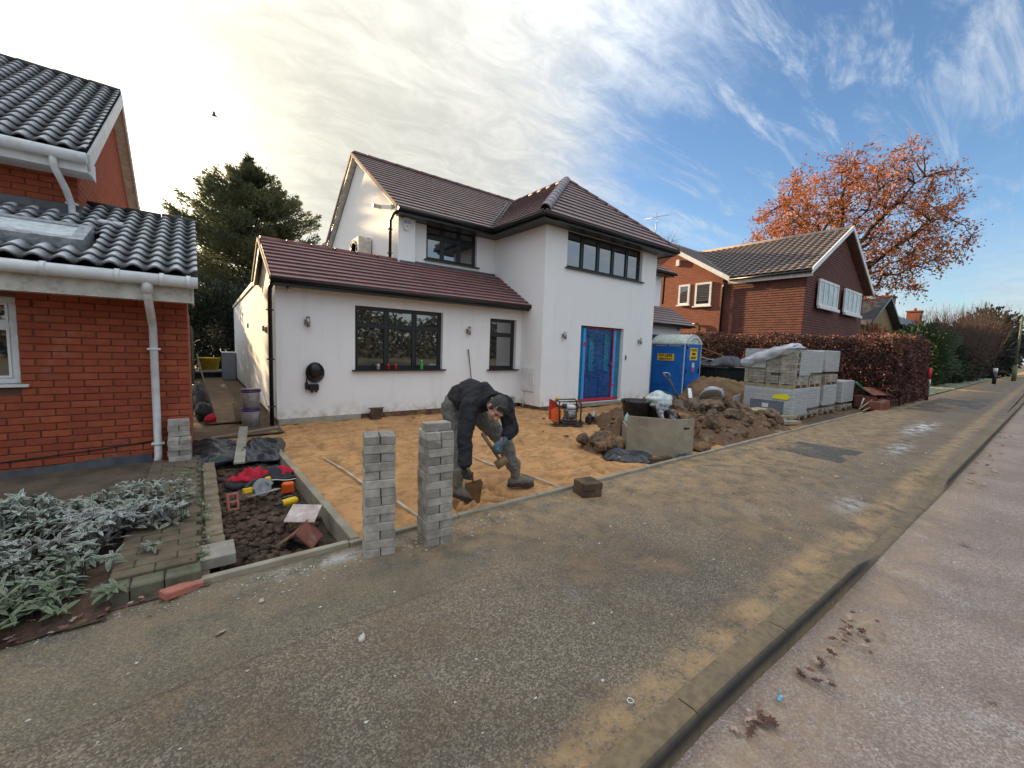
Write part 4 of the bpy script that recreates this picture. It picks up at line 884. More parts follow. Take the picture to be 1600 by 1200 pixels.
def pav_sand(t, x, y, big, mid):
    yard = t.m('MULTIPLY', gauss(t, y, 2.95, .75), t.sm(x, .4, 1.8, .45, 1.0))              # spilt along the edging
    drag = t.m('MULTIPLY', gauss(t, t.m('ADD', y, t.m('MULTIPLY', x, -.12)), 1.2, 1.0), t.sm(x, 2.6, 4.2))   # dragged out over the crossing
    kerbl = t.m('MULTIPLY', gauss(t, y, .92, .10), 1.1)
    blot = t.m('MULTIPLY', t.sm(big, .52, .68), .40)
    far = t.sm(x, 5, 12, 0, .12)
    return t.m('MULTIPLY', t.m('ADD', t.m('ADD', t.m('ADD', yard, t.m('MULTIPLY', drag, .52)), kerbl), t.m('ADD', blot, far)), 1.0, clamp=True)
m_pave = mat('pavement_asphalt', (.1, .1, .1), rough=.7, fn=asphalt((.33, .27, .20), (.120, .095, .070), (.46, .31, .165), pav_sand, .16, fpatch=((12.9, 1.3, 1.62, .16, .8), (9.5, .7, 1.42, .12, .5), (5.5, .30, 1.15, .10, .4), (.75, .40, 2.86, .06, .55))))
m_road = mat('road_asphalt', (.1, .1, .1), rough=.7, fn=asphalt((.50, .40, .335), (.26, .195, .160), (.44, .32, .22), lambda t, x, y, b, m_: t.m('ADD', gauss(t, y, .55, .16), t.m('MULTIPLY', t.sm(b, .5, .7), .5), clamp=True), .38, .005))
def f_ground(t, pos, c, p):
    n = t.noise(pos, .5, 6, .65); n2 = t.noise(pos, 7, 6, .7)
    c = t.mix(t.sm(n, .4, .6), (.050, .060, .028), (.085, .07, .045)); c = t.mix(t.sm(n2, .52, .7, 0, .7), c, (.20, .22, .19))
    set_bump(t, p, n2, .8, .04); return c
m_ground = mat('frosty_ground', (.1, .1, .1), rough=.95, fn=f_ground)
g = MB(); g.add([(-1500, -1500, -.16), (1500, -1500, -.16), (1500, 1500, -.16), (-1500, 1500, -.16)], [(0, 1, 2, 3)]); g.build('ground', m_ground, kind='structure')
def zroad(x, y): return -.105+.02*fb(x, y, .35, 2, 5)
def zpav(x, y):
    dip = min(1, max(0, (x-3.66)/.6)) if x < 5.5 else 1-min(1, max(0, (x-7.3)/.55))
    e = max(0, min(1, (1.75-y)/.93)); return .006*fb(x, y, .8, 3)*min(1, (y-.8)/.3)-.084*dip*e+.002
heightfield('road', -14, 32, -7.5, .80, .12, lambda x, y: zroad(x, y), m_road)
g = MB(); g.add([(32, -7.5, -.108), (400, -7.5, -.108), (400, .70, -.108), (32, .70, -.108)], [(0, 1, 2, 3)]); g.build('road', m_road, kind='structure')
heightfield('pavement', -6, 16, .80, 2.985, .06, zpav, m_pave)
g = MB(); g.add([(16, .80, 0), (400, .80, 0), (400, 2.985, 0), (16, 2.985, 0)], [(0, 1, 2, 3)]); g.add([(16, .80, 0), (400, .80, 0), (400, .80, -.2), (16, .80, -.2)], [(0, 1, 2, 3)]); g.build('pavement', m_pave, kind='structure')
# dark patch of newer tarmac and frosty verge
m_patch = mat('dark_patch_asphalt', (.1, .1, .1), rough=.8, fn=asphalt((.17, .155, .14), (.060, .055, .050), (.36, .26, .15), lambda t, x, y, b, m_: t.sm(b, .40, .62, 0, .8), .2))
heightfield('tarmac_patch', 7.25, 8.55, 1.62, 2.62, .06, lambda x, y: zpav(x, y)+.004, m_patch, mask=lambda x, y: abs(x-7.9) < .58+.25*noise.noise(Vector((0, y*2.3, 1))) and abs(y-2.12) < .42+.25*noise.noise(Vector((x*2.1, 0, 4))))
heightfield('tarmac_patch', 17.5, 26, 1.2, 2.6, .25, lambda x, y: .004, m_patch, mask=lambda x, y: noise.noise(Vector((x*.5, y*.9, 1))) > -.1)
m_verge_g = mat('frosted_grass', (.13, .15, .07), (.32, .34, .26), 6, .95, .8, 50, lo=.4, hi=.6, bdist=.03)
heightfield('verge', 22.6, 60, 3.0, 5.2, .3, lambda x, y: .02+.05*abs(fb(x, y, 1.4, 3)), m_verge_g)
# kerb stones
def f_kerb(t, pos, c, p):
    x, y, z = xyz(t, pos); n = t.noise(pos, 18, 5, .7); n2 = t.noise(pos, 2.2, 4, .6)
    c = t.mix(t.sm(n, .35, .68), (.235, .175, .10), (.15, .11, .065)); c = t.mix(t.sm(n2, .45, .7, 0, .6), c, (.12, .10, .08))
    tyre = t.m('MULTIPLY', gauss(t, z, -.028, .040), t.m('MULTIPLY', t.sm(t.n('ShaderNodeSeparateXYZ', {0: t.n('ShaderNodeNewGeometry').outputs['True Normal']}).outputs[1], -.12, -.45), t.sm(t.noise(pos, 5, 4, .6), .18, .40)))
    c = t.mix(t.m('MULTIPLY', tyre, .92), c, (.018, .019, .023))
    set_bump(t, p, t.m('ADD', t.noise(pos, 160, 4, .7), n), .5, .004); return c
m_kerb = mat('kerb_concrete', (.2, .16, .1), rough=.85, fn=f_kerb)
K = props(thing('kerb', None, None, (0, .7, 0)), kind='structure')
def kerb_prof(h):     # (y, z): bull-nosed edge towards the road
    pts = [(.825, -.25), (.825, h-.002), (.74, h)]
    for a in range(5): th = math.pi/2*a/4; pts.append((.732-.030*math.sin(th), h-.034+.034*math.cos(th)))
    return pts+[(.692, -.25)]
def kh(x):
    if x < 3.72: return .004
    if x < 4.32: return .004-.085*((x-3.72)/.6)
    if x < 7.25: return -.081
    if x < 7.8: return -.081+.085*(x-7.25)/.55
    return .004
x = -6.0+.38
while x < 60:
    Ls = .905; mb = MB(); xs = [x+.003]; n = 6 if 3 < x < 8.5 else 2
    xs = [x+.003+(Ls-.008)*k/n for k in range(n+1)]; P = [kerb_prof(kh(q)) for q in xs]; m_ = len(P[0])
    vs = [(xs[i], yy, zz2) for i in range(n+1) for yy, zz2 in P[i]]; fs = [(i*m_+k, i*m_+(k+1) % m_, (i+1)*m_+(k+1) % m_, (i+1)*m_+k) for i in range(n) for k in range(m_)]
    fs += [tuple(reversed(range(m_))), tuple(n*m_+k for k in range(m_))]; fs = [tuple(reversed(f)) for f in fs]
    mb.add(vs, fs); mb.build('kerb_stone', m_kerb, K, pos=(0, rnd.uniform(-.003, .003), rnd.uniform(-.002, .002))); x += Ls
g = MB(); g.box((60, .69, -.25), (400, .825, .004)); g.build('kerb_stone', m_kerb, K, kind='stuff')
# the kerb line swings very slightly towards the road
def ko(x):
    K_ = ((-20, .03), (1.8, .045), (4.2, -.015), (7.5, -.065), (21.5, -.21), (60, -.5), (400, -.5))
    for (a, va), (b, vb) in zip(K_, K_[1:]):
        if x <= b: return va+(vb-va)*(x-a)/(b-a)
    return -.5
for o in list(K.children):
    for v in o.data.vertices: v.co.y += ko(v.co.x)
for o in col.objects:
    if o.name.startswith('pavement'):
        for v in o.data.vertices: v.co.y += ko(v.co.x)*max(0, min(1, (1.75-v.co.y)/.93))
# concrete edging of the new drive
ED = props(thing('edging', None, None, (0, 3, 0)), kind='structure')
m_edge = mat('edging_concrete', (.335, .30, .235), (.25, .22, .17), 5, .9, .45, 120, dirt=((.36, .26, .14), 3, .46, .72, .65), rand=.08)
x = -.07
while x < 13.7:
    b = MB(); b.cbox((x+.003, 2.985, -.12), (x+.911, 3.035, .035), .004); b.build('edging_stone', m_edge, ED, pos=(0, rnd.uniform(-.004, .004), rnd.uniform(-.004, .004))); x += .914
def edging_run(a, b, n, h=.03, w=.05):
    a, b = Vector(a), Vector(b); d = (b-a)/n; ang = math.atan2(d.y, d.x)
    for i in range(n):
        q = MB(); M = Matrix.Translation(a+d*i)@Matrix.Rotation(ang, 4, 'Z'); q.cbox((.003, -w/2, -.14), (d.length-.003, w/2, h), .004, M); q.build('edging_stone', m_edge, ED)
edging_run((.905, 3.05, 0), (.80, 6.84, 0), 4, .03, .065); edging_run((.12, 7.52, 0), (1.07, 8.0, 0), 1, .0, .03)
# sand bed of the drive
def f_sand(t, pos, c, p):
    x, y, z = xyz(t, pos); n = t.noise(pos, 1.1, 6, .6); n2 = t.noise(pos, 9, 6, .7); n3 = t.noise(pos, 3.2, 5, .6)
    c = t.mix(t.sm(n, .35, .65), (.64, .345, .145), (.52, .27, .11)); sq = t.n('ShaderNodeMapping', {'Vector': pos}); sq.inputs['Scale'].default_value = (1.0, 2.6, 1); sq.inputs['Rotation'].default_value = (0, 0, R(35)); c = t.mix(t.sm(t.noise(sq.outputs[0], 2.4, 6, .7, .6), .50, .64, 0, .62), c, (.25, .135, .060)); c = t.mix(t.sm(n2, .48, .64, 0, .7), c, (.30, .16, .065))
    c = t.mix(t.m('MULTIPLY', t.sm(n3, .52, .70), t.sm(x, .5, 8, .35, .75)), c, (.30, .175, .085))
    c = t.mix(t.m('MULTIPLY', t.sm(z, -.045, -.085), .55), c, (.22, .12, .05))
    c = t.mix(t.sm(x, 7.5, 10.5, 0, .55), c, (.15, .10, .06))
    set_bump(t, p, t.m('ADD', t.m('MULTIPLY', t.noise(pos, 70, 5, .7), .5), t.noise(pos, 13, 5, .7)), .8, .03); return c
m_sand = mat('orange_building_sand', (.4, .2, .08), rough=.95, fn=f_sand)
foot = [(rnd.uniform(1.2, 9), rnd.uniform(3.3, 8.0), rnd.uniform(0, 6.28)) for _ in range(170)]+[(2.09+rnd.uniform(-.4, .5), 3.3+rnd.uniform(-.15, .4), rnd.uniform(0, 6.28)) for _ in range(16)]
FG = {}
for q in foot: FG.setdefault((int(q[0]*2), int(q[1]*2)), []).append(q)
def zsand(x, y):
    z = -.035+.022*fb(x, y, .7, 2, 1)+.026*fb(x, y, 3.1, 4, 2, .62)
    gx, gy = int(x*2), int(y*2)
    for i in (gx-1, gx, gx+1):
        for j in (gy-1, gy, gy+1):
            for (a, b, th) in FG.get((i, j), ()):
                u = (x-a)*math.cos(th)+(y-b)*math.sin(th); v = -(x-a)*math.sin(th)+(y-b)*math.cos(th); d = (u/.17)**2+(v/.07)**2
                if d < 4: z += -.042*math.exp(-d)+.022*math.exp(-(d-1.6)**2*2.2)
    z += .09*math.exp(-((x-2.28)/.22)**2-((y-3.16)/.10)**2)*.55         # sand heaped by the trowel
    if 1.2 < x < 1.6: z -= .03*math.exp(-((x-1.38)/.05)**2)
    return z
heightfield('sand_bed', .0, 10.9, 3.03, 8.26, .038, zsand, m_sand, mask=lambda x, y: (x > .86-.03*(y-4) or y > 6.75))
heightfield('sand_bed', 10.9, 17, 3.03, 9.2, .12, lambda x, y: -.05+.05*fb(x, y, 1.2, 4, 3), mat('muddy_yard', (.16, .10, .06), (.09, .06, .04), 2, .95, .8, 20, bdist=.03))
# soil pit between the paths
def f_soil(t, pos, c, p):
    n = t.noise(pos, 5, 6, .7); n2 = t.noise(pos, 24, 5, .7)
    c = t.mix(t.sm(n, .35, .62), (.050, .032, .023), (.115, .075, .050)); c = t.mix(t.sm(n2, .56, .72, 0, .6), c, (.27, .19, .13))
    set_bump(t, p, t.m('ADD', n, t.m('MULTIPLY', n2, .6)), 1.0, .02); return c
m_soil = mat('dark_clay_soil', (.05, .03, .02), rough=.95, fn=f_soil)
def zpit(x, y): return -.10+.06*fb(x, y, 2.2, 2, 4)+.05*max(0, fb(x, y, 5, 5, 6, .62))+.012*fb(x, y, 31, 2, 3)-.05*max(0, min(1, (x-.5)/.3))
heightfield('soil', .08, .90, 3.02, 7.4, .016, zpit, m_soil)
clod = MB()
for i in range(900):
    x, y = rnd.uniform(.14, .82), 3.05+rnd.random()**1.3*3.4
    if rnd.random() < .4: x = rnd.gauss(.33, .12); y = rnd.uniform(3.2, 4.4)
    x = min(max(x, .14), .8); r = .006+.034*rnd.random()**2.5; clod.ball((x, y, zpit(x, y)+r*.3), (r*rnd.uniform(.8, 1.6), r*rnd.uniform(.6, 1.2), r*.75), 7, 5, jit=1.1, seed=i)
clod.build('soil_clods', m_soil, kind='stuff')
# left: path, brown ground, planting bed
m_brownground = mat('mossy_brown_ground', (.085, .062, .045), (.14, .105, .072), 3, .95, .6, 40, dirt=((.15, .155, .09), 5, .5, .7, .5))
heightfield('driveway', -6, .02, 2.95, 6.32, .08, lambda x, y: .012+.012*fb(x, y, 2, 3, 9), m_brownground)
heightfield('passage_floor', -.1, 1.1, 6.3, 20.5, .06, lambda x, y: (-.02 if y < 8 else -.01)+.015*fb(x, y, 3, 3, 8), mat('brown_passage_floor', (.13, .085, .05), (.085, .058, .036), 6, .9, .5, 30, dirt=((.20, .15, .10), 3, .5, .7, .6)), mask=lambda x, y: y > 7.5)
PB = props(thing('block_path', None, None, (-.2, 3, 0)), kind='structure')
m_moss = mat('mossy_block', (.150, .112, .075), (.10, .078, .052), 9, .95, .6, 90, rand=.10, dirt=((.15, .155, .09), 7, .50, .70, .5))
bm_ = {}
def blk(w, d, h=.06): 
    k = (w, d, h)
    if k not in bm_: q = MB(); q.cbox((0, 0, 0), (w, d, h), .006); bm_[k] = mesh_of(q, 'block', m_moss)
    return bm_[k]
y = 3.12; r_ = 0
while y < 6.0:
    x = -.44+(-.10 if r_ % 2 else 0)
    while x < -.03:
        a = max(x, -.44); b = min(x+.197, -.015)
        if b-a > .05: inst('block', blk(round(b-a, 3), .094), PB, (a, y, .02+rnd.uniform(-.004, .004)+(.03 if y < 4.4 else .03*max(0, 1-(y-4.4)/1.2))))
        x += .2
    y += .098; r_ += 1
m_mosskerb = mat('mossy_kerb_block', (.15, .14, .095), (.085, .085, .055), 8, .95, .5, 90, rand=.12, dirt=((.05, .06, .035), 5, .45, .65, .7))
for i, (xa, xb) in enumerate(((-.50, -.345), (-.34, -.195), (-.19, -.02))):
    q = MB(); q.cbox((xa, 2.995, -.03), (xb, 3.115, .095), .008); q.build('kerb_block', m_mosskerb, PB)
SE = props(thing('brick_edging', None, None, (.05, 4.5, 0)), kind='structure')
m_edgebrick = mat('weathered_edging_brick', (.235, .185, .12), (.17, .13, .085), 9, .95, .5, 80, rand=.14, dirt=((.30, .31, .24), 6, .5, .7, .55))
q = MB(); q.cbox((0, 0, 0), (.112, .098, .10), .006); ebm = mesh_of(q, 'brick', m_edgebrick)
y = 3.42
while y < 7.25:
    if not 5.84 < y < 6.3: inst('brick', ebm, SE, (.005+rnd.uniform(-.004, .004), y, -.055+rnd.uniform(-.004, .004)))
    y += .101
t = thing('concrete_slab', 'mossy square concrete slab at the street end of the brick edging', 'slab', (.06, 3.3, .03)); q = MB(); q.cbox((-.035, 3.17, .0), (.165, 3.41, .075), .005); q.build('slab', m_concrete, t)
# raised bed edge at the far left
heightfield('planting_bed', -6, -.42, 2.86, 4.75, .05, lambda x, y: .015+.05*max(0, min(1, (y-2.86)/.2))+.02*fb(x, y, 5, 3, 4), mat('leaf_litter_soil', (.050, .032, .021), (.10, .058, .036), 14, .95, .8, 50, bdist=.02))

# ================================================================ BLOCK PAVING STACKS (every block its own thing)
ORD = ['topmost', 'second', 'third', 'fourth', 'fifth', 'sixth', 'seventh', 'eighth', 'ninth', 'tenth', 'eleventh', 'twelfth', 'thirteenth', 'fourteenth', 'fifteenth']
q = MB(); q.cbox((-.0995, -.0495, 0), (.0995, .0495, .0595), .0035); pav_me = mesh_of(q, 'paving_block', m_paver)
def block(x, y, z, a, label, group): inst('paving_block', pav_me, None, (x, y, z), (0, 0, a), label=label, cat='paving block', group=group)
def stack(cx, cy, z0, ang, rows, name, group, seedj=.004, bias=()):
    n = len(rows); ca, sa = math.cos(ang), math.sin(ang)
    for i, r in enumerate(rows):        # rows from the top down
        z = z0+(n-1-i)*.0615; jx, jy = rnd.uniform(-seedj, seedj), rnd.uniform(-seedj, seedj); ja = ang+rnd.uniform(-.035, .035)
        o = ORD[i]+(' course' if i == 0 else ' course from the top')
        if r == 'H': items = [(-.053, 0, math.pi/2, 'left-hand'), (.053, 0, math.pi/2, 'right-hand')]
        elif r == 'S': items = [(0, -.053, 0, 'street-side'), (0, .053, 0, 'house-side')]
        else: items = [(0, -.01, 0, 'single')]
        for (u, v, da, side) in items:
            c_, s_ = math.cos(ja), math.sin(ja); jj = rnd.uniform(-.003, .003)
            block(cx+jx+u*c_-v*s_, cy+jy+u*s_+v*c_+jj, z, ja+da, f'{side} block of the {o} of {name}', group)
stack(1.0, 2.825, .002, R(-13), 'HSHSHSHHSHSHSH', 'the left roadside stack', 'blocks of the left roadside stack')
stack(1.408, 2.752, .002, R(-4), '1HHSHSHSHSHSHSH', 'the right roadside stack', 'blocks of the right roadside stack')
stack(-.205, 6.20, .02, R(2), 'SHSHSHSH'[:8], 'the tall wall stack', 'blocks of the tall stack by the downpipe')
stack(-.195, 5.985, .02, R(-3), 'HSHSH', 'the low wall stack', 'blocks of the low stack by the downpipe')
m_brownblock = mat('wet_brown_block', (.085, .055, .035), (.055, .036, .024), 12, .85, .5, 120, dirt=((.20, .13, .07), 6, .45, .65, .6))
q = MB(); q.cbox((-.11, -.055, 0), (.11, .055, .07), .004); bbm = mesh_of(q, 'brick', m_brownblock)
for k, (x, y, a, lab) in enumerate(((3.165, 2.745, -18, 'lower of two muddy brown bricks stacked on the pavement edge'), (3.17, 2.74, -13, 'upper of two muddy brown bricks stacked on the pavement edge'))):
    inst('brick', bbm, None, (x, y, .003+.072*k), (0, 0, R(a)), label=lab, cat='brick', group='two brown bricks on the pavement'); 
    inst('brick', bbm, None, (x+.03, y+.105, .003+.072*k), (0, 0, R(a+4)), label=lab.replace('bricks', 'bricks').replace('muddy brown', 'muddy brown').replace('stacked on', 'at the back of the pair on'), cat='brick', group='two brown bricks on the pavement')
# loose dark bricks against the white wall
for k in range(3): inst('brick', bbm, None, (2.80+.01*k, 8.10, -.03+.072*k), (0, 0, R(3-k*4)), label=f'dark loose brick, {("bottom", "middle", "top")[k]} one of the pile against the white wall under the window', cat='brick', group='dark bricks against the white wall')
t = thing('weathered_board', 'small dark board lying on the brick pile under the window', 'board', (2.8, 8.1, .19)); q = MB(); q.cbox((2.66, 8.04, .187), (2.96, 8.15, .199), .002); q.build('board', m_plinth, t)

# screed rails in the sand
m_rail = mat('pale_pipe', (.55, .52, .44), (.42, .33, .2), 6, .6)
for (a, b, lab) in (((1.275, 5.62), (1.40, 4.30), 'pale screed rail bedded in the sand, far piece of the left line'), ((1.44, 4.02), (1.53, 3.25), 'pale screed rail in the sand between the two block stacks'), ((2.90, 5.05), (2.985, 4.15), 'pale screed rail in the sand behind the worker'), ((3.07, 3.75), (3.14, 3.12), 'short pale screed rail in the sand beyond the right boot')):
    t = thing('screed_rail', lab, 'rail', (a[0], a[1], 0), 'screed rails bedded in the sand'); q = MB(); q.tube([(a[0], a[1], zsand(*a)+.012), ((a[0]+b[0])/2, (a[1]+b[1])/2, -.015), (b[0], b[1], zsand(*b)+.012)], .013, 8); q.build('pipe', m_rail, t)

# ================================================================ THINGS IN THE SOIL PIT
m_membrane = mat('black_membrane', (.018, .022, .028), (.035, .042, .05), 5, .38, .5, 20, spec=.6, bdist=.02, dirt=((.13, .10, .07), 4, .5, .7, .6))
def cloth(name, cx, cy, sx, sy, z0, amp, m, sd, ang=0, n=34, fold=3.0, thick=.004, edge=.25, parent=None):
    vs = []; fs = []; ca, sa = math.cos(ang), math.sin(ang)
    for j in range(n+1):
        for i in range(n+1):
            u, v = 2*i/n-1, 2*j/n-1
            rr = 1+edge*noise.noise(Vector((math.atan2(v, u)*1.2, sd, 3)))
            x, y = u*sx*rr, v*sy*rr
            q1 = noise.noise(Vector((x*fold*.42/sx+sd, y*fold*.30/sy, sd))); q2 = noise.noise(Vector(((x*.8+y*.6)*fold*.8/sx, (y*.8-x*.6)*fold*.28/sy, sd+5)))
            h = amp*(.55+.55*q1)*max(0, 1-max(abs(u), abs(v))**4)+amp*.38*(1-abs(q2)*3.2)*max(0, 1-max(abs(u), abs(v))**6)
            vs.append((cx+x*ca-y*sa, cy+x*sa+y*ca, z0+max(h, -.01)))
    for j in range(n):
        for i in range(n): a = j*(n+1)+i; fs.append((a, a+1, a+n+2, a+n+1))
    mb = MB(); mb.add(vs, fs, True); o = mb.build(name, m, parent)
    sm_ = o.modifiers.new('solid', 'SOLIDIFY'); sm_.thickness = thick
    return o
t = thing('damp_membrane', 'crumpled black plastic sheet at the house end of the soil pit, left of the plank', 'plastic sheet', (.2, 6.6, 0)); cloth('sheet', .20, 6.45, .30, .50, -.02, .15, m_membrane, 2.2, .3, parent=t)
t = thing('damp_membrane', 'crumpled black plastic sheet lapping over the pit edging, right of the plank', 'plastic sheet', (.7, 6.3, 0)); cloth('sheet', .66, 6.35, .25, .50, -.02, .17, m_membrane, 5.1, -.2, parent=t)
t = thing('damp_membrane', 'torn flap of black plastic lying on the edging by the brick wall corner', 'plastic sheet', (0, 5.95, 0)); cloth('sheet', .0, 5.98, .20, .22, .01, .10, m_membrane, 8.3, .6, parent=t)
t = thing('plank', 'grey weathered plank laid across the black sheeting in the soil pit', 'plank', (.44, 6.5, .1)); q = MB(); M = Matrix.Translation((.435, 6.5, .085))@Matrix.Rotation(R(84.5), 4, 'Z')@Matrix.Rotation(R(-1.5), 4, 'Y'); q.cbox((-.98, -.055, 0), (.98, .055, .028), .003, M); q.build('board', mat('grey_plank', (.36, .34, .28), (.25, .23, .19), 6, .85, .5, 40, dirt=((.30, .33, .22), 4, .5, .7, .4)), t)
# discarded jacket: black with red panels
m_cloth_black = mat('black_cloth', (.022, .024, .029), (.035, .038, .044), 12, .95, .5, 60)
m_cloth_red = mat('red_cloth', (.50, .012, .035), (.36, .008, .025), 10, .9, .5, 60)
t = thing('jacket', 'discarded black jacket with bright red panels lying on the soil', 'jacket', (.55, 5.1, 0))
cloth('back_panel', .60, 5.12, .19, .23, .0, .085, m_cloth_black, 3.3, .15, parent=t, fold=2, thick=.012); cloth('front_panel', .40, 5.02, .13, .13, .03, .09, m_cloth_red, 4.4, -.5, parent=t, fold=2, thick=.012); cloth('sleeve', .74, 5.10, .08, .09, .02, .06, m_cloth_red, 6.6, .4, parent=t, fold=1.6, thick=.012)
cloth('lining', .47, 4.86, .14, .07, .0, .05, m_cloth_black, 9.1, -.35, parent=t, fold=2, thick=.012)
q = MB(); q.ball((.285, 5.05, .0), (.055, .06, .05), 12, 8, jit=.5, seed=2); q.ball((.25, 5.10, -.01), (.05, .05, .05), 12, 8, jit=.5, seed=5); q.build('cuff', m_cloth_red, t)
q = MB(); [q.tube([(.20+.04*k, 4.95+.1*math.sin(k*1.3), .0), (.25+.04*k, 4.88+.06*math.sin(k), -.01), (.33+.04*k, 4.90, -.02)], .035, 8) for k in range(3)]; q.build('hood', m_cloth_black, t)
# tools
m_yel = mat('tool_yellow', (.75, .46, .01), rough=.4); m_toolblack = mat('tool_black', (.02, .02, .02), (.05, .045, .04), 20, .55); m_alu = mat('cast_aluminium', (.55, .55, .56), (.35, .34, .33), 20, .35, metal=.8)
t = thing('circular_saw', 'yellow, silver and black circular saw lying on the soil', 'saw', (.44, 4.5, 0))
Ms = Matrix.Translation((.46, 4.50, .045))@Matrix.Rotation(R(18), 4, 'Z')@Matrix.Rotation(R(-12), 4, 'X')@Matrix.Scale(.92, 4)
q = MB(); q.cbox((-.17, -.075, -.03), (.15, .06, -.024), .001, Ms); q.build('base_plate', m_alu, t)
def disc(mb, r, y0, y1, a0=0, a1=360, n=20, cx=0, cz=0, M=Ms, r0=0):
    A = [R(a0+(a1-a0)*k/n) for k in range(n+1)]
    outer = [(cx+r*math.cos(a), cz+r*math.sin(a)) for a in A]; inner = [(cx+r0*math.cos(a), cz+r0*math.sin(a)) for a in reversed(A)] if r0 else ([(cx, cz)] if a1-a0 < 359 else [])
    pl = outer+inner if (a1-a0 < 359 or r0) else outer[:-1]
    P3 = [M@Vector((x, y0, z)) for x, z in pl]; e = (M@Vector((0, y1, 0)))-(M@Vector((0, y0, 0))); mb.prism(P3, e)
q = MB(); disc(q, .085, -.012, -.010, 0, 360, 28, 0, .02); q.build('blade', m_alu, t)
q = MB()
for k in range(8):
    disc(q, .098, -.03, .012, 10+k*20.5, 10+(k+1)*20.5, 3, 0, .02, r0=.06)
q.build('upper_guard', mat('guard_grey', (.42, .47, .48), rough=.35, metal=.5), t)
q = MB(); q.tube([Ms@Vector((0, .015, .02)), Ms@Vector((0, .12, .02))], .042, 14); q.build('motor', m_toolblack, t)
q = MB(); q.tube([Ms@Vector(v) for v in ((-.15, .03, .02), (-.13, .03, .07), (-.06, .03, .11), (0, .03, .10))], .020, 10); q.build('handle', m_toolblack, t)
q = MB(); q.cbox((-.17, .0, .0), (-.09, .06, .055), .008, Ms); q.build('battery', m_yel, t); q = MB(); q.cbox((.05, .0, .07), (.10, .05, .12), .01, Ms); q.build('guard_knob', m_yel, t)
t = thing('cordless_drill', 'yellow and black cordless drill lying on its side by the tile', 'drill', (.62, 4.05, 0))
Md = Matrix.Translation((.63, 4.10, .025))@Matrix.Rotation(R(14), 4, 'Z')@Matrix.Rotation(R(80), 4, 'X')@Matrix.Scale(.95, 4)
q = MB(); q.tube([Md@Vector(v) for v in ((-.14, 0, 0), (-.13, 0, 0), (-.08, 0, 0), (-.07, 0, 0))], [.008, .016, .022, .027], 12); q.build('chuck', m_toolblack, t)
q = MB(); q.tube([Md@Vector(v) for v in ((-.07, 0, 0), (.0, 0, 0), (.05, 0, 0), (.07, 0, 0))], [.030, .034, .034, .022], 14); q.build('motor_casing', m_yel, t)
q = MB(); q.tube([Md@Vector(v) for v in ((.02, 0, -.01), (.04, 0, -.07), (.045, 0, -.13))], [.02, .018, .02], 10); q.build('handle', m_toolblack, t)
q = MB(); q.cbox((-.0, -.03, -.18), (.10, .03, -.13), .008, Md); q.build('battery', m_toolblack, t)
t = thing('tape_box', 'small bright orange plastic case on the soil by the pit edging', 'case', (.70, 4.60, 0)); Mo = Matrix.Translation((.695, 4.62, -.07))@Matrix.Rotation(R(-4), 4, 'Z'); q = MB(); q.cbox((-.055, -.03, 0), (.055, .03, .115), .014, Mo); q.build('case', mat('safety_orange', (.85, .13, .01), (.70, .10, .01), 10, .4), t); q = MB(); q.cbox((-.035, -.034, .02), (.035, -.0305, .09), .004, Mo); q.build('label_panel', mat('darker_orange', (.60, .09, .01), rough=.5), t)
m_red_brick = mat('pink_red_brick', (.46, .17, .12), (.34, .12, .085), 12, .9, .5, 90)
t = thing('hollow_brick', 'perforated pinkish brick standing on the soil left of the saw', 'brick', (.22, 4.4, 0)); Mh = Matrix.Translation((.215, 4.36, -.06))@Matrix.Rotation(R(8), 4, 'Z')@Matrix.Rotation(R(-18), 4, 'X')
q = MB()
for (a, b, c, d) in ((-.045, .045, 0, .018), (-.045, .045, .07, .088), (-.045, .045, .14, .158), (-.045, -.027, .0185, .0695), (.027, .045, .0185, .0695), (-.045, -.027, .0885, .1395), (.027, .045, .0885, .1395)): q.cbox((a, -.03, c), (b, .03, d), .002, Mh)
q.build('brick_body', m_red_brick, t)
m_terr = mat('terracotta', (.24, .085, .055), (.16, .06, .042), 8, .85, .4, 70, dirt=((.34, .27, .2), 6, .5, .7, .5))
t = thing('quarry_tile', 'frosty pinkish floor tile propped at a slant above the broken terracotta in the pit', 'tile', (.66, 3.6, 0)); Mt = Matrix.Translation((.655, 3.62, .07))@Matrix.Rotation(R(-27), 4, 'Z')@Matrix.Rotation(R(14), 4, 'X')@Matrix.Rotation(R(4), 4, 'Y'); q = MB(); q.cbox((-.115, -.115, 0), (.115, .115, .012), .002, Mt); q.build('tile_body', mat('frosty_pink_tile', (.50, .40, .36), (.36, .27, .24), 9, .7, .4, 60, dirt=((.62, .62, .62), 12, .45, .7, .7)), t)
t = thing('broken_ridge_tile', 'broken angled terracotta ridge tile lying under the frosty floor tile', 'tile', (.55, 3.4, 0))
Mr = Matrix.Translation((.60, 3.42, -.03))@Matrix.Rotation(R(-34), 4, 'Z'); q = MB(); q.prism([Mr@Vector(v) for v in ((0, -.10, .07), (0, .12, .09), (-.14, .12, -.04), (-.15, -.10, -.03))], (0, 0, -.014)); q.prism([Mr@Vector(v) for v in ((.004, -.10, .07), (.12, -.09, -.05), (.12, .12, -.04), (.004, .12, .09))], (0, 0, -.014)); q.build('tile_body', m_terr, t)
t = thing('tin_can', 'small dark green and yellow tin wedged under the floor tile', 'tin', (.6, 3.55, 0)); q = MB(); Mc = Matrix.Rotation(R(75), 3, 'Y'); q.lathe((.545, 3.60, .02), [(.03, 0), (.034, .004), (.034, .09), (.03, .095)], 14, M=Mc); q.build('tin_body', mat('green_tin', (.06, .09, .03), (.35, .25, .05), 30, .4), t)
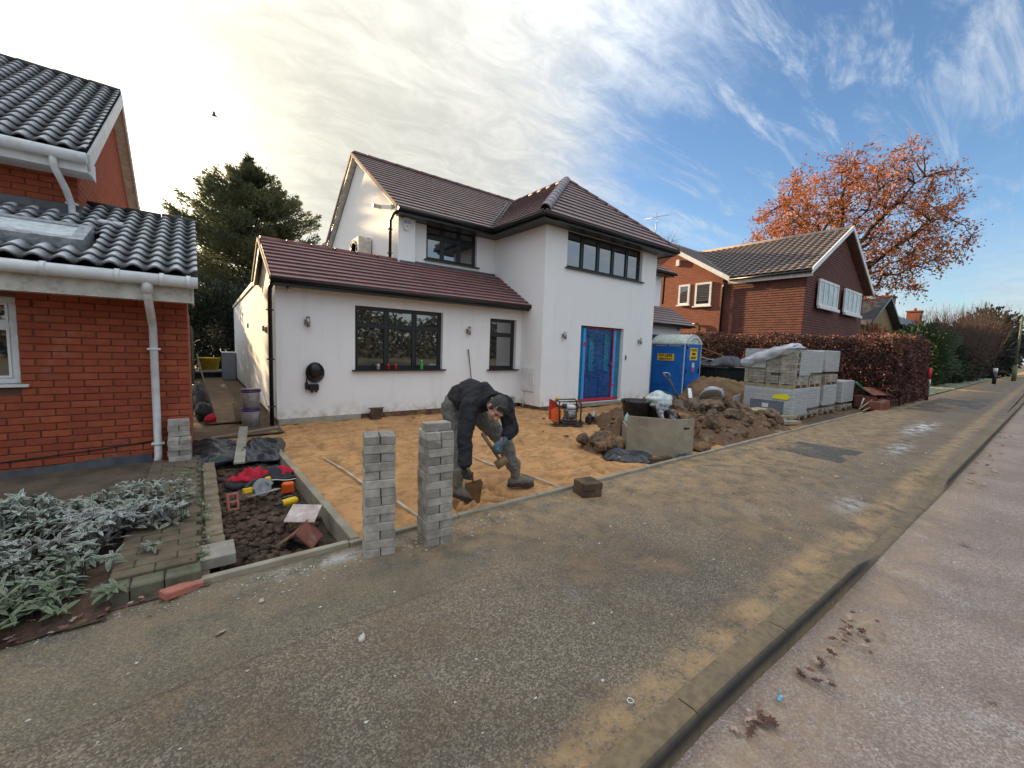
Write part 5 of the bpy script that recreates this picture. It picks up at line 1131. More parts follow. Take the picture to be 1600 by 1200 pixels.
t = thing('brick', 'broken pinkish brick lying at the corner of the block path', 'brick', (-.12, 2.96, .02)); Mb = Matrix.Translation((-.115, 2.955, .003))@Matrix.Rotation(R(28), 4, 'Z')@Matrix.Rotation(R(8), 4, 'Y'); q = MB(); q.cbox((-.10, -.04, 0), (.10, .04, .045), .006, Mb); q.build('brick_body', m_red_brick, t)
t = thing('wire', 'thin white cable curling over the soil beside the jacket', 'cable', (.3, 4.6, 0)); q = MB(); q.tube([(.55+.04*k, 4.80+.05*math.sin(k*.8), .02+.01*math.cos(k)) for k in range(7)], .005, 6); q.build('cable', m_upvc, t)

# ================================================================ RUBBLE, CHAMBER, TUBS
def mound(name, cx, cy, rx, ry, h, m, sd, step=.06, lump=.08, label=None, cat=None):
    def fz(x, y):
        d = ((x-cx)/rx)**2+((y-cy)/ry)**2; d *= 1+.35*fb(x, y, 1.1, 3, sd)
        return -.06+h*max(0, 1-d)**.8+lump*abs(fb(x, y, 4, 4, sd+2, .6))*min(1, max(0, 1.25-d)*2)
    o = heightfield(name, cx-rx*1.15, cx+rx*1.15, cy-ry*1.15, cy+ry*1.15, step, fz, m, kind=None, mask=lambda x, y: ((x-cx)/rx)**2+((y-cy)/ry)**2 < 1.3)
    props(o, label, cat); return fz
m_clay = mat('wet_clay', (.165, .088, .045), (.085, .050, .030), 5, .9, .7, 30, bdist=.03, dirt=((.32, .22, .13), 5, .5, .7, .7))
def f_rock(t, pos, c, p):
    r = t.n('ShaderNodeObjectInfo').outputs['Random']; n = t.noise(pos, 6, 6, .7); n2 = t.noise(pos, 30, 5, .7)
    a = t.mix(r, (.27, .145, .062), (.165, .125, .095)); c = t.mix(t.sm(n, .40, .62), a, (.055, .034, .022)); c = t.mix(t.sm(n2, .54, .72, 0, .6), c, (.40, .31, .21))
    set_bump(t, p, t.m('ADD', n, t.m('MULTIPLY', n2, .5)), .9, .02); return c
m_rock = mat('clay_caked_rubble', (.1, .08, .06), rough=.92, fn=f_rock)
fz1 = mound('rubble_heap', 8.45, 4.65, 2.45, 1.6, .42, m_clay, 3.0, .05, .12, 'low heap of brown clay and broken rubble behind the beige panel box', 'heap')
fz2 = mound('sand_heap', 13.0, 6.3, 1.35, 1.5, .78, mat('brown_sand', (.26, .155, .075), (.15, .09, .048), 3, .95, .6, 30, bdist=.03), 6.0, .07, .13, 'brown sand heap between the toilet and the wrapped pallets', 'sand heap')
fz3 = mound('clay_heap', 5.02, 4.12, .36, .36, .24, m_clay, 8.0, .03, .07, 'small dark clay lump heap left of the beige panel box', 'heap')
rocks = []
def rock_mesh(sd):
    b = MB(); b.ball((0, 0, 0), (1, 1, 1), 14, 9)
    vs = []; rs = random.Random(sd); pl = [(Vector((rs.gauss(0, 1), rs.gauss(0, 1), rs.gauss(0, 1))).normalized(), rs.uniform(.55, .92)) for _ in range(9)]
    for v in b.v:
        v = Vector(v)
        for nrm_, d in pl:
            k = v.dot(nrm_)-d
            if k > 0: v -= nrm_*k*.92
        v *= 1+.14*noise.noise(v*2.3+Vector((sd, 0, 0)))+.06*noise.noise(v*6+Vector((sd, 0, 0))); vs.append(tuple(v))
    b.v = vs; b.sm = [False]*len(b.f); return mesh_of(b, 'rubble_lump', m_rock)
rm = [rock_mesh(k) for k in range(9)]
BIG = [(6.25, 3.55, .17, .14, .13, 'rounded ochre lump at the foot of the heap beside the beige panel box'), (6.30, 3.28, .20, .15, .10, 'dark flat lump at the kerb end of the heap beside the panel box'), (6.75, 3.72, .24, .2, .22, 'largest ochre clay boulder in the front of the heap'), (7.35, 3.62, .2, .15, .17, 'tall brown lump right of the largest boulder'), (6.9, 4.2, .32, .22, .20, 'big flat brown slab of clay at the heap crest behind the panel box'), (8.4, 4.3, .42, .25, .12, 'broad grey-brown slab near the right crest of the heap'), (9.6, 4.7, .5, .25, .13, 'long brown clay slab at the right end of the heap'), (8.3, 5.2, .65, .3, .14, 'long dark reddish clay slab along the top of the heap')]
for x, y, a, b_, c_, lab in BIG: inst('rubble_lump', rm[int(x*7) % 9], None, (x, y, max(fz1(x, y), -.03)+c_*.45), (rnd.uniform(-.3, .3), rnd.uniform(-.3, .3), rnd.uniform(0, 3)), (a, b_, c_), label=lab, cat='rubble', group='lumps of the rubble heap')
for i in range(120):
    th = rnd.uniform(0, 6.28); r = rnd.random()**.6; x, y = 8.3+2.6*r*math.cos(th), 4.65+1.5*r*math.sin(th)
    if y < 3.12 or (x < 5.95 and y < 4.3) or (x < 6.9 and y > 4.9) or x < 6.0: continue
    s = .045+.17*rnd.random()**1.6; inst('rubble_lump', rm[i % 9], None, (x, y, max(fz1(x, y), -.04)+s*.25), (rnd.uniform(-.6, .6), rnd.uniform(-.6, .6), rnd.uniform(0, 6)), (s*rnd.uniform(.8, 1.5), s, s*rnd.uniform(.5, .9)), label=('small' if s < .09 else 'mid-sized' if s < .14 else 'large')+' clay-caked lump '+('at the foot' if y < 3.75 else 'on the slope' if y < 4.6 else 'on the crest')+' of the heap, '+('beside the panel box' if x < 7.4 else 'mid heap' if x < 8.9 else 'towards the edging stack'), cat='rubble', group='lumps of the rubble heap')
for i, (x, y, s) in enumerate(((4.86, 4.05, .17), (5.08, 4.15, .15), (4.95, 3.85, .14), (4.72, 3.92, .09), (4.8, 4.35, .12))): inst('rubble_lump', rm[i], None, (x, y, .04+s*.4), (.3*i, .2, i), (s*1.15, s, s), label='dark clay lump left of the beige panel box, '+('largest, at its left corner', 'touching the panel', 'nearest the street', 'smallest, out on the sand', 'rearmost one')[i], cat='rubble', group='clay lumps left of the panel box')
deb = MB()
for i in range(500):
    x, y = rnd.gauss(8.2, 1.6), rnd.gauss(4.3, .8)
    if y < 3.08 or x < 5.0: continue
    s = rnd.uniform(.012, .05); deb.ball((x, y, max(fz1(x, y), -.05)+s*.3), (s*1.3, s, s*.7), 6, 4, jit=.5, seed=i)
deb.build('rubble_debris', m_clay, kind='stuff')
# beige folded panel box
m_beige = mat('beige_glass_fibre_panel', (.33, .285, .215), (.27, .225, .165), 7, .75, .25, 90, dirt=((.22, .165, .11), 2.3, .45, .7, .7))
t = thing('access_chamber', 'upright beige panel box with printed label and black slot beside the edging', 'chamber', (5.4, 3.4, 0))
fp = [(5.06, 3.73), (5.415, 3.20), (5.44, 3.155), (5.76, 3.07), (5.95, 3.62), (5.50, 4.15)]
def vpanel(mb, a, b, z0, z1, th=.025):
    a, b = Vector((*a, 0)), Vector((*b, 0)); n = (b-a).normalized().cross(Vector((0, 0, 1))); mb.prism([a+Vector((0, 0, z0)), b+Vector((0, 0, z0)), b+Vector((0, 0, z1)), a+Vector((0, 0, z1))], -n*th)
q = MB(); vpanel(q, fp[0], fp[1], -.03, .54); q.build('left_panel', m_beige, t); q = MB(); vpanel(q, fp[1], fp[2], -.03, .54); vpanel(q, fp[2], fp[3], -.03, .54); q.build('right_panel', m_beige, t)
q = MB(); vpanel(q, fp[3], fp[4], -.03, .36); vpanel(q, fp[4], fp[5], -.03, .36); vpanel(q, fp[5], fp[0], -.03, .36); q.build('rear_panel', m_beige, t)
nl = (Vector((*fp[1], 0))-Vector((*fp[0], 0))).normalized(); nn = nl.cross(Vector((0, 0, 1)))
def onp(s, z, o=.002): return Vector((*fp[0], 0))+nl*s+nn*o+Vector((0, 0, z))
q = MB()
for (s0, s1, z0, z1) in ((.17, .29, .495, .499), (.17, .29, .42, .424), (.17, .174, .42, .499), (.286, .29, .42, .499), (.19, .27, .457, .461), (.19, .25, .442, .445)): q.prism([onp(s0, z0), onp(s1, z0), onp(s1, z1), onp(s0, z1)], nn*.001)
q.build('printed_label', mat('faint_print', (.13, .10, .08), rough=.8), t)
n2_ = (Vector((*fp[3], 0))-Vector((*fp[2], 0))).normalized(); n3_ = n2_.cross(Vector((0, 0, 1)))
def onq(s, z, o=.002): return Vector((*fp[2], 0))+n2_*s+n3_*o+Vector((0, 0, z))
q = MB(); q.prism([onq(.13, .39), onq(.24, .395), onq(.24, .41), onq(.13, .425)], n3_*.002); q.build('slot', m_black, t)
# tubs and rubbish inside and behind
m_tub = mat('black_rubber', (.018, .020, .024), (.05, .05, .052), 9, .55, dirt=((.16, .15, .14), 12, .55, .75, .6))
def tub(x, y, z, r, h, lab, grp=None):
    t = thing('builders_tub', lab, 'tub', (x, y, z), grp); q = MB(); q.lathe((x, y, z), [(r*.72, 0), (r*.95, h*.9), (r*1.04, h*.92), (r*1.04, h), (r*.93, h), (r*.72, h*.15)], 20); q.build('tub_body', m_tub, t)
    for s in (-1, 1): q = MB(); q.tube([(x+s*r*.98, y-.06, z+h*.9), (x+s*r*1.12, y-.04, z+h*1.08), (x+s*r*1.12, y+.04, z+h*1.08), (x+s*r*.98, y+.06, z+h*.9)], .012, 6); q.build('handle', m_tub, t)
tub(6.02, 4.28, .26, .25, .40, 'black rubber tub behind the panel box, left one', 'black tubs behind the panel box'); tub(6.34, 4.05, .19, .22, .36, 'black rubber tub heaped with a crumpled white sack', 'black tubs behind the panel box')
def crumple(name, c, r, m, sd, label, cat, amp=.5):
    b = MB(); b.ball((0, 0, 0), 1, 28, 18); vs = []
    for v in b.v:
        v = Vector(v); k = 1+amp*(abs(noise.noise(v*1.8+Vector((sd, 1, 2))))*1.1-.25)+.22*abs(noise.noise(v*4.4+Vector((2, sd, 1)))); vs.append((c[0]+v.x*r[0]*k, c[1]+v.y*r[1]*k, c[2]+v.z*r[2]*k))
    b.v = vs; t = thing(name, label, cat, c); return b.build('sack_body', m, t)
m_sack = mat('translucent_white_plastic', (.62, .68, .66), (.42, .50, .49), 9, .3, .5, 20, dirt=((.40, .30, .18), 7, .52, .7, .5))
crumple('sack', (6.30, 4.03, .66), (.21, .20, .15), m_sack, 3.7, 'crumpled greenish white plastic sack heaped on the black tub', 'sack')
t = thing('bottle', 'pale green water bottle standing left of the black tubs', 'bottle', (5.85, 4.32, 0)); q = MB(); q.lathe((5.83, 4.30, .22), [(.04, 0), (.055, .02), (.055, .15), (.03, .20), (.018, .22), (.018, .24)], 14); q.build('bottle_body', mat('pale_green_plastic', (.36, .55, .48), rough=.15), t); q = MB(); q.cbox((5.74, 4.22, .0), (5.92, 4.38, .218), .01); q.build('stand', m_tub, t)
t = thing('hose_coil', 'coil of grey and black ducting behind the panel box', 'hose', (6.3, 3.62, .4)); q = MB()
for k in range(5): q.tube([(6.0+.19*math.cos(a*.33)*(1-.05*k), 3.60+.10*math.sin(a*.33)+.03*k, .42+.02*k+.16*math.sin(a*.33)) for a in range(20)], .020, 8)
q.build('duct', mat('ducting', (.03, .033, .04), (.30, .31, .33), 14, .4), t)
t = thing('brick', 'long dark brick lying at the sand edge in front of the panel box', 'brick', (5.0, 3.15, 0)); q = MB(); M = Matrix.Translation((5.12, 3.19, -.03))@Matrix.Rotation(R(-8), 4, 'Z'); q.cbox((-.19, -.05, 0), (.19, .05, .06), .004, M); q.build('brick_body', m_brownblock, t)
t = thing('plastic_sheet', 'scraps of black and blue plastic sheet at the foot of the beige panel box', 'plastic sheet', (4.9, 3.6, 0)); cloth('sheet', 4.88, 3.55, .35, .22, -.03, .10, m_membrane, 12.2, -.8, parent=t); cloth('scrap', 5.55, 3.09, .26, .06, -.03, .07, m_membrane, 14.2, .0, parent=t)
t = thing('offcut', 'thin grey strip of timber at the foot of the panel box', 'timber', (4.8, 3.6, 0)); q = MB(); q.tube([(4.62, 3.52, .01), (5.02, 3.70, .04)], .018, 4, flat=.4); q.build('strip', m_concrete_pale, t)
# shovel standing in the heap
m_shaft = mat('ash_handle', (.20, .13, .08), (.12, .08, .05), 20, .7)
t = thing('shovel', 'shovel stuck in the heap with its D-shaped handle up, before the blue toilet', 'shovel', (8.4, 5.0, .4))
a = Vector((8.66, 5.02, .42)); b = Vector((8.30, 5.10, .93)); q = MB(); q.tube([a, (a+b)/2+Vector((.01, 0, .01)), b], .019, 8); q.build('shaft', m_shaft, t)
d = (b-a).normalized(); s = Vector((.8, -.6, 0)); q = MB(); q.tube([b, b+d*.06+s*.06, b+d*.14+s*.065], .015, 8); q.tube([b, b+d*.06-s*.06, b+d*.14-s*.065], .015, 8); q.tube([b+d*.14-s*.07, b+d*.14+s*.07], .017, 8); q.build('d_handle', m_steel, t)
q = MB(); q.prism([a-d*.02+s*.07, a-d*.02-s*.07, a-d*.20-s*.08, a-d*.26, a-d*.20+s*.08], (.01, .01, .01)); q.build('blade', m_steel, t)
# tin tray lying on the heap, white board, bags
t = thing('drum_lid', 'round grey metal drum lid resting on the rubble heap', 'lid', (9.8, 4.9, .3)); M = Matrix.Rotation(R(-38), 3, 'X')@Matrix.Rotation(R(28), 3, 'Y'); q = MB(); q.lathe((9.55, 4.75, .50), [(.23, 0), (.25, .01), (.25, .05), (.235, .05), (.225, .02)], 26, M=M); q.build('lid', mat('galvanised', (.36, .36, .33), (.26, .25, .22), 6, .45, metal=.3), t)
t = thing('white_board', 'white length of trim leaning on the heap before the toilet', 'trim', (9.3, 5.1, .3)); q = MB(); M = Matrix.Translation((9.35, 5.15, .50))@Matrix.Rotation(R(32), 4, 'Z')@Matrix.Rotation(R(-13), 4, 'Y'); q.cbox((-.45, -.04, 0), (.45, .04, .03), .003, M); q.build('board', m_upvc, t)
m_bag = mat('white_bag_plastic', (.66, .68, .76), (.45, .48, .60), 5, .35, .4, 10)
crumple('rubble_bag', (11.7, 5.75, .36), (.34, .26, .20), m_bag, 1.3, 'white plastic bag with blue print lying beside the toilet', 'bag', .35)
t = thing('plaster_offcut', 'small white triangular offcut against the sand heap', 'offcut', (11.2, 4.9, .3)); q = MB(); q.prism([(11.25, 5.0, .38), (11.52, 4.92, .46), (11.45, 4.95, .18)], (.01, .02, 0)); q.build('offcut', m_upvc, t)

# plate compactor
m_corange = mat('machine_orange', (.72, .13, .03), (.55, .09, .02), 8, .45); m_iron = mat('dark_iron', (.045, .04, .038), (.09, .075, .06), 14, .55, metal=.3)
t = thing('plate_compactor', 'orange petrol plate compactor with black roll frame standing on the sand', 'compactor', (5.9, 5.65, 0))
cx, cy = 5.86, 5.80
Mp = Matrix.Translation((cx, cy, -.02))@Matrix.Rotation(R(-32), 4, 'Z')
def PB_(mb, a, b, c=.006): mb.cbox(a, b, c, Mp)
q = MB(); PB_(q, (-.22, -.19, .0), (.26, .19, .025)); q.prism([Mp@Vector(v) for v in ((.26, -.19, .0), (.26, .19, .0), (.33, .19, .06), (.33, -.19, .06))], (0, 0, .02)); q.prism([Mp@Vector(v) for v in ((-.22, -.19, .0), (-.22, .19, .0), (-.28, .19, .06), (-.28, -.19, .06))], (0, 0, .02)); q.build('base_plate', m_iron, t)
q = MB(); PB_(q, (-.12, -.13, .026), (.20, .13, .09), .01); q.build('exciter', m_iron, t)
q = MB(); PB_(q, (-.06, -.14, .10), (.20, .12, .14), .01); q.ball(Mp@Vector((.06, -.13, .22)), (.09, .09, .09), 14, 10); PB_(q, (-.04, -.12, .14), (.18, .10, .32), .02); q.build('engine', mat('engine_grey', (.30, .30, .29), (.09, .09, .09), 18, .4, metal=.5), t)
q = MB(); q.lathe(Mp@Vector((.07, -.145, .23)), [(.075, 0), (.075, .02), (.05, .045), (.03, .05)], 16, M=Matrix.Rotation(R(-32), 3, 'Z')@Matrix.Rotation(R(90), 3, 'X')); q.build('recoil_starter', m_alu, t)
q = MB(); PB_(q, (.0, -.10, .33), (.17, .09, .40), .02); q.build('fuel_tank', m_upvc, t)
q = MB(); q.tube([Mp@Vector(v) for v in ((-.04, .02, .33), (-.04, .02, .42))], .045, 12); PB_(q, (.17, -.05, .26), (.23, .08, .36), .012); q.build('air_filter', m_iron, t)
q = MB(); q.prism([Mp@Vector(v) for v in ((-.32, -.15, .10), (-.16, -.17, .06), (-.13, -.17, .30), (-.22, -.16, .36), (-.32, -.15, .30))], Mp.to_3x3()@Vector((0, .13, 0))); q.build('water_tank', m_corange, t)
q = MB(); q.prism([Mp@Vector(v) for v in ((-.34, .0, .10), (-.22, .0, .08), (-.20, .0, .46), (-.34, .0, .50))], Mp.to_3x3()@Vector((0, .12, 0))); q.build('rear_cover', mat('machine_red', (.50, .035, .02), rough=.45), t)
q = MB(); q.ball(Mp@Vector((-.20, .0, .53)), .035, 12, 8); q.build('tank_cap', m_yel, t)
q = MB()
for yy in (-.175, .175): q.tube([Mp@Vector(v) for v in ((-.17, yy, .03), (-.19, yy, .48), (.20, yy, .50), (.25, yy, .46), (.25, yy, .03))], .016, 8)
for xx, zzz in ((-.19, .48), (.25, .46)): q.tube([Mp@Vector((xx, -.175, zzz)), Mp@Vector((xx, .175, zzz))], .016, 8)
q.build('roll_frame', m_iron, t)
q = MB(); q.tube([Mp@Vector(v) for v in ((-.20, -.12, .40), (-.30, -.13, .47), (-.33, 0, .50), (-.30, .13, .47), (-.20, .12, .40))], .014, 8); q.build('folded_handle', m_iron, t)
# cut-off saw beside it
t = thing('disc_cutter', 'small disc cutter with a pale guard lying right of the compactor', 'disc cutter', (6.45, 5.66, 0)); Mg = Matrix.Translation((6.50, 5.62, .10))@Matrix.Rotation(R(30), 4, 'Z')
q = MB(); disc(q, .13, -.02, .02, -20, 160, 14, 0, 0, Mg, .03); q.build('guard', mat('pale_guard', (.40, .38, .33), rough=.5), t); q = MB(); disc(q, .10, -.006, .0, 0, 360, 24, 0, 0, Mg); q.build('disc', m_iron, t); q = MB(); q.cbox((-.20, .03, -.10), (.06, .15, .04), .015, Mg); q.build('engine_body', m_toolblack, t); q = MB(); q.tube([Mg@Vector(v) for v in ((-.2, .09, -.04), (-.26, .09, .05), (-.12, .09, .10), (.02, .09, .04))], .014, 8); q.build('handle', m_toolblack, t)

# ================================================================ PORTABLE TOILET
m_tblue = mat('toilet_blue', (.008, .16, .56), (.006, .12, .45), 3, .4, dirt=((.02, .10, .25), 3, .5, .7, .4)); m_troof = mat('translucent_roof', (.60, .64, .60), (.45, .50, .46), 6, .45)
t = thing('portable_toilet', 'blue portable toilet with a white ribbed domed roof and yellow TOILETS stickers', 'toilet', (12.3, 7.4, 0))
tx0, tx1, ty0, ty1, tz0, tz1 = 11.95, 12.92, 6.86, 8.02, -.05, 1.80
q = MB(); q.cbox((tx0, ty0, tz0), (tx1, ty1, tz1), .01); q.build('cabin', m_tblue, t)
for x, y in ((tx0, ty0), (tx1, ty0), (tx0, ty1)): q = MB(); q.cbox((x-.014, y-.014, tz0), (x+.014, y+.014, tz1+.02), .004); q.build('corner_trim', m_troof, t)
q = MB()   # arched roof, arch seen from the front (ridge runs along Y)
arc = [(tx0-.05+(tx1-tx0+.10)*k/14, tz1-.02+.30*math.sin(math.pi*k/14)**.75) for k in range(15)]
q.prism([(x, ty0-.03, z) for x, z in arc], (0, ty1-ty0+.06, 0)); RO = q.build('roof', m_troof, t)
for k in range(7):
    y = ty0+.06+k*.165; q = MB(); q.tube([(x, y, z+.004) for x, z in arc], .012, 6); q.build('roof_rib', m_troof, RO)
q = MB(); q.cbox((tx0-.05, ty0-.035, tz1-.05), (tx0-.0, ty1+.03, tz1+.02), .01); q.build('eaves_trim', m_troof, t)
q = MB(); arcd = [(tx0+.10+(tx1-tx0-.17)*k/10, 1.70+.26*math.sin(math.pi*k/10)**.7) for k in range(11)]; q.prism([(tx0+.10, ty0-.028, .02)]+[(x, ty0-.028, z) for x, z in arcd]+[(tx1-.07, ty0-.028, .02)], (0, .027, 0)); DR = q.build('door', m_tblue, t)
q = MB(); q.tube([(x, ty0-.032, z+.02) for x, z in arcd], .022, 8); q.build('arch_trim', m_troof, t)
for z in (.12, .9, 1.62): q = MB(); q.cbox((tx0+.08, ty0-.045, z), (tx0+.13, ty0-.0285, z+.09), .004); q.build('hinge', m_black, DR)
q = MB(); q.cbox((tx1-.16, ty0-.06, .86), (tx1-.11, ty0-.029, 1.02), .006); q.build('handle', m_black, DR)
# moulded side panel
q = MB()
for (y0, y1, z0, z1) in ((7.0, 7.30, .45, 1.15), (7.36, 7.54, .45, 1.15), (7.60, 7.90, .45, 1.15), (6.95, 7.95, .06, .36)): q.cbox((tx0-.014, y0, z0), (tx0-.0005, y1, z1), .006)
q.build('side_moulding', m_tblue, t)
for y in (7.0, 7.48): q = MB(); [q.box((tx0-.004, y+.05*k, 1.70), (tx0-.0005, y+.05*k+.035, 1.73)) for k in range(8)]; q.build('vent_strip', m_troof, t, kind='stuff')
m_sticker = mat('yellow_sticker', (.80, .52, .03), rough=.5); m_ink = mat('black_ink', (.01, .01, .01), rough=.6); m_inkred = mat('red_ink', (.50, .03, .03), rough=.6)
q = MB(); q.box((tx0-.018, 7.19, 1.24), (tx0-.0145, 7.78, 1.46)); S1 = q.build('sticker', m_sticker, t)
rx = (R(90), 0, R(-90))
text('TO', .115, (tx0-.0195, 7.655, 1.395), rx, m_ink, 'lettering', S1, .0008, bold=.006); text('i', .125, (tx0-.0195, 7.545, 1.395), rx, m_inkred, 'lettering', S1, .0008, bold=.008); text('LETS', .115, (tx0-.0195, 7.38, 1.395), rx, m_ink, 'lettering', S1, .0008, bold=.006)
text('0800 590 596', .085, (tx0-.0195, 7.485, 1.285), rx, m_ink, 'lettering', S1, .0008, bold=.004)
q = MB(); q.box((12.22, ty0-.034, 1.28), (12.66, ty0-.0285, 1.66)); S2 = q.build('sticker', m_sticker, t)
text('TOiLETS', .095, (12.44, ty0-.0355, 1.59), (R(90), 0, 0), m_ink, 'lettering', S2, .0008, bold=.004); text('0800', .10, (12.44, ty0-.0355, 1.47), (R(90), 0, 0), m_ink, 'lettering', S2, .0008, bold=.005); text('590-596', .09, (12.44, ty0-.0355, 1.35), (R(90), 0, 0), m_ink, 'lettering', S2, .0008, bold=.005)
q = MB(); q.box((12.38, ty0-.033, 1.05), (12.52, ty0-.0285, 1.20)); q.build('white_notice', m_upvc, t); q = MB(); q.box((12.38, ty0-.033, .92), (12.52, ty0-.0285, 1.045)); q.build('pink_notice', mat('pink_notice', (.60, .12, .22), rough=.5), t)

# ================================================================ PALLETS OF BLOCKS
m_wrap = mat('shrink_wrap', (.46, .49, .50), (.34, .36, .36), 4, .28, .6, 7, spec=.6, bdist=.05)
def f_wrap(t, pos, c, p):
    x, y, z = xyz(t, pos); v = t.n('ShaderNodeCombineXYZ', {0: t.m('ADD', x, y), 1: z, 2: 0.0}).outputs[0]
    b = t.n('ShaderNodeTexBrick', {'Vector': v, 'Scale': 1.0, 'Mortar Size': .004, 'Brick Width': .22, 'Row Height': .065, 'Color1': (.47, .485, .48, 1), 'Color2': (.39, .40, .395, 1), 'Mortar': (.24, .245, .24, 1)})
    st = t.n('ShaderNodeMapping', {'Vector': pos}); st.inputs['Scale'].default_value = (3, 3, 16); n = t.noise(st.outputs[0], 2.2, 6, .7, .8)
    c = t.mix(t.sm(n, .50, .72, 0, .85), b.outputs[0], (.62, .65, .67)); set_bump(t, p, t.m('ADD', n, t.m('MULTIPLY', t.noise(pos, 30, 3), .3)), .8, .03); return c
m_wrapb = mat('wrapped_blocks', (.4, .4, .4), rough=.32, fn=f_wrap, spec=.6)
m_bb = mat('pallet_block', (.36, .33, .27), (.27, .245, .20), 7, .9, .4, 90, rand=.22)
q = MB(); q.cbox((0, 0, 0), (1, 1, 1), .02); unitblk = None
def pallet(x0, y0, z0, w, d, h, lab, wrapped=True, half=None, label_panel=False, front_gap=True):
    t = thing('block_pallet', lab, 'pallet of blocks', (x0+w/2, y0+d/2, z0), 'pallets of paving blocks beside the hedge')
    q = MB()
    for k in range(5): q.cbox((x0, y0+k*(d-.10)/4, z0+.07), (x0+w, y0+k*(d-.10)/4+.10, z0+.09), .002)
    for k in range(3): q.box((x0+.002+k*(w-.1)/2, y0+.001, z0), (x0+.098+k*(w-.1)/2, y0+d-.001, z0+.069))
    q.build('wooden_pallet', m_wood, t)
    zb = z0+.092; rows = max(1, int((h-.09)/.066)); gx = MB()
    if wrapped:
        split = half if half is not None else 0.0
        q = MB(); zs = zb+split; q.cbox((x0-.004, y0-.004, zs), (x0+w+.004, y0+d+.004, z0+h), .018); q.build('shrink_wrap', m_wrapb, t)
        rows = int(split/.066)
    for r in range(rows):
        z = zb+r*.066
        for face in range(2):
            L_ = d if face == 0 else w; n = int(L_/.205); off = (.1 if r % 2 else 0); u = -off
            while u < L_-.02:
                a, b = max(u, 0), min(u+.2, L_); u += .205
                if b-a < .04: continue
                if front_gap and r == 3 and abs((a+b)/2-L_*.32) < .10: continue
                j = rnd.uniform(-.006, .004)
                if face == 0: q = MB(); q.cbox((x0+j, y0+a+(.1 if False else 0), z), (x0+.10, y0+b, z+.062), .003)
                else:
                    if a < .1: continue
                    q = MB(); q.cbox((x0+a+.002, y0+j, z), (x0+b, y0+.10, z+.062), .003)
                q.build('paving_block', m_bb, t)
    if rows: q = MB(); q.box((x0+.101, y0+.101, zb), (x0+w, y0+d, zb+rows*.066)); q.build('inner_blocks', m_bb, t, kind='stuff')
    return t
PW, PD = .92, 1.12
p1 = pallet(11.08, 3.55, -.02, PW, PD, .76, 'shrink-wrapped lower pallet nearest the rubble heap, with a grey label and yellow tag', True)
q = MB(); q.cbox((11.069, 3.75, .10), (11.075, 4.50, .42), .002); q.build('printed_panel', mat('grey_print_panel', (.17, .19, .22), (.13, .15, .18), 6, .4), p1)
q = MB(); q.cbox((11.064, 4.08, .24), (11.0685, 4.22, .34), .001); q.build('white_label', m_upvc, p1)
q = MB(); q.prism([(11.068, 4.0, .48), (11.068, 3.68, .47), (11.068, 3.63, .53), (11.068, 3.69, .60), (11.068, 3.93, .58), (11.068, 4.0, .54)], (-.006, 0, 0)); q.build('yellow_tag', mat('tag_yellow', (.80, .72, .02), rough=.4), p1)
p2 = pallet(11.08, 3.57, .745, PW, PD, .92, 'unwrapped upper pallet of cream blocks with plastic film trailing off it', False)
q = MB(); q.tube([(11.05, 3.9, .76), (11.045, 3.9, 1.6), (11.3, 3.9, 1.67), (11.9, 3.9, 1.67)], .006, 4); q.tube([(11.05, 4.2, .76), (11.045, 4.2, 1.6), (11.3, 4.2, 1.67)], .006, 4); q.build('green_strap', mat('green_strap', (.03, .14, .08), rough=.4), p2)
q = MB(); q.cbox((11.045, 4.2, 1.20), (11.068, 4.70, 1.665), .006); q.build('torn_wrap', m_wrapb, p2); q = MB(); q.cbox((11.3, 3.55, 1.05), (12.02, 3.564, 1.665), .004); q.build('torn_wrap', m_wrapb, p2)
# loose film draped diagonally over the top block course
q = MB(); n = 24; vs = []; fs = []
for i in range(n+1):
    s_ = i/n; y = 3.62+1.12*s_; ztop = 1.70-.40*s_**1.2; wd = .09+.07*math.sin(s_*3.1)
    for k in range(9):
        f = k/8-.5; vs.append((11.05-.05-.06*math.cos(f*3)+.03*noise.noise(Vector((s_*6, f*4, 1))), y+.05*f, ztop+f*wd*1.6+.04*noise.noise(Vector((s_*8, f*5, 3)))))
for i in range(n):
    for k in range(8): a = i*9+k; fs.append((a, a+9, a+10, a+1))
q.add(vs, fs, True); fo = q.build('plastic_film', mat('loose_film', (.58, .60, .66), (.40, .42, .48), 5, .25, .5, 14, spec=.6), p2)
b = MB(); b.ball((11.32, 3.72, 1.71), (.22, .17, .085), 24, 14, jit=.9, seed=4); b.build('plastic_film', bpy.data.materials['loose_film'], p2)
pallet(12.08, 3.58, -.02, PW-.02, PD, .76, 'shrink-wrapped lower pallet second from the rubble heap', True, .13)
pallet(12.08, 3.58, .745, PW-.02, PD, .92, 'half-wrapped upper pallet second from the rubble heap, brown blocks bare below', True, .26)
pallet(13.30, 3.58, -.02, 1.05, PD, .78, 'shrink-wrapped lower pallet third from the rubble heap', True, .13)
pallet(13.30, 3.58, .765, 1.05, PD, .93, 'half-wrapped upper pallet third from the rubble heap', True, .26)
pallet(14.82, 3.55, -.02, 1.10, 1.3, .86, 'single shrink-wrapped pallet with a grey label, last before the hedge', True, .13)
t = thing('tonne_bag', 'dark green bag with loose straps slumped beside the last pallet', 'bag', (16.3, 3.9, 0)); q = MB(); q.ball((16.25, 4.0, .38), (.36, .4, .42), 14, 10, jit=.3, seed=3); q.build('bag_body', mat('dark_green_bag', (.016, .035, .032), (.01, .02, .02), 5, .5), t); q = MB()
for k in range(4): q.tube([(16.1+.1*k, 3.6, .78), (16.3+.1*k, 3.45, .6), (16.4+.12*k, 3.35, .1)], .012, 5)
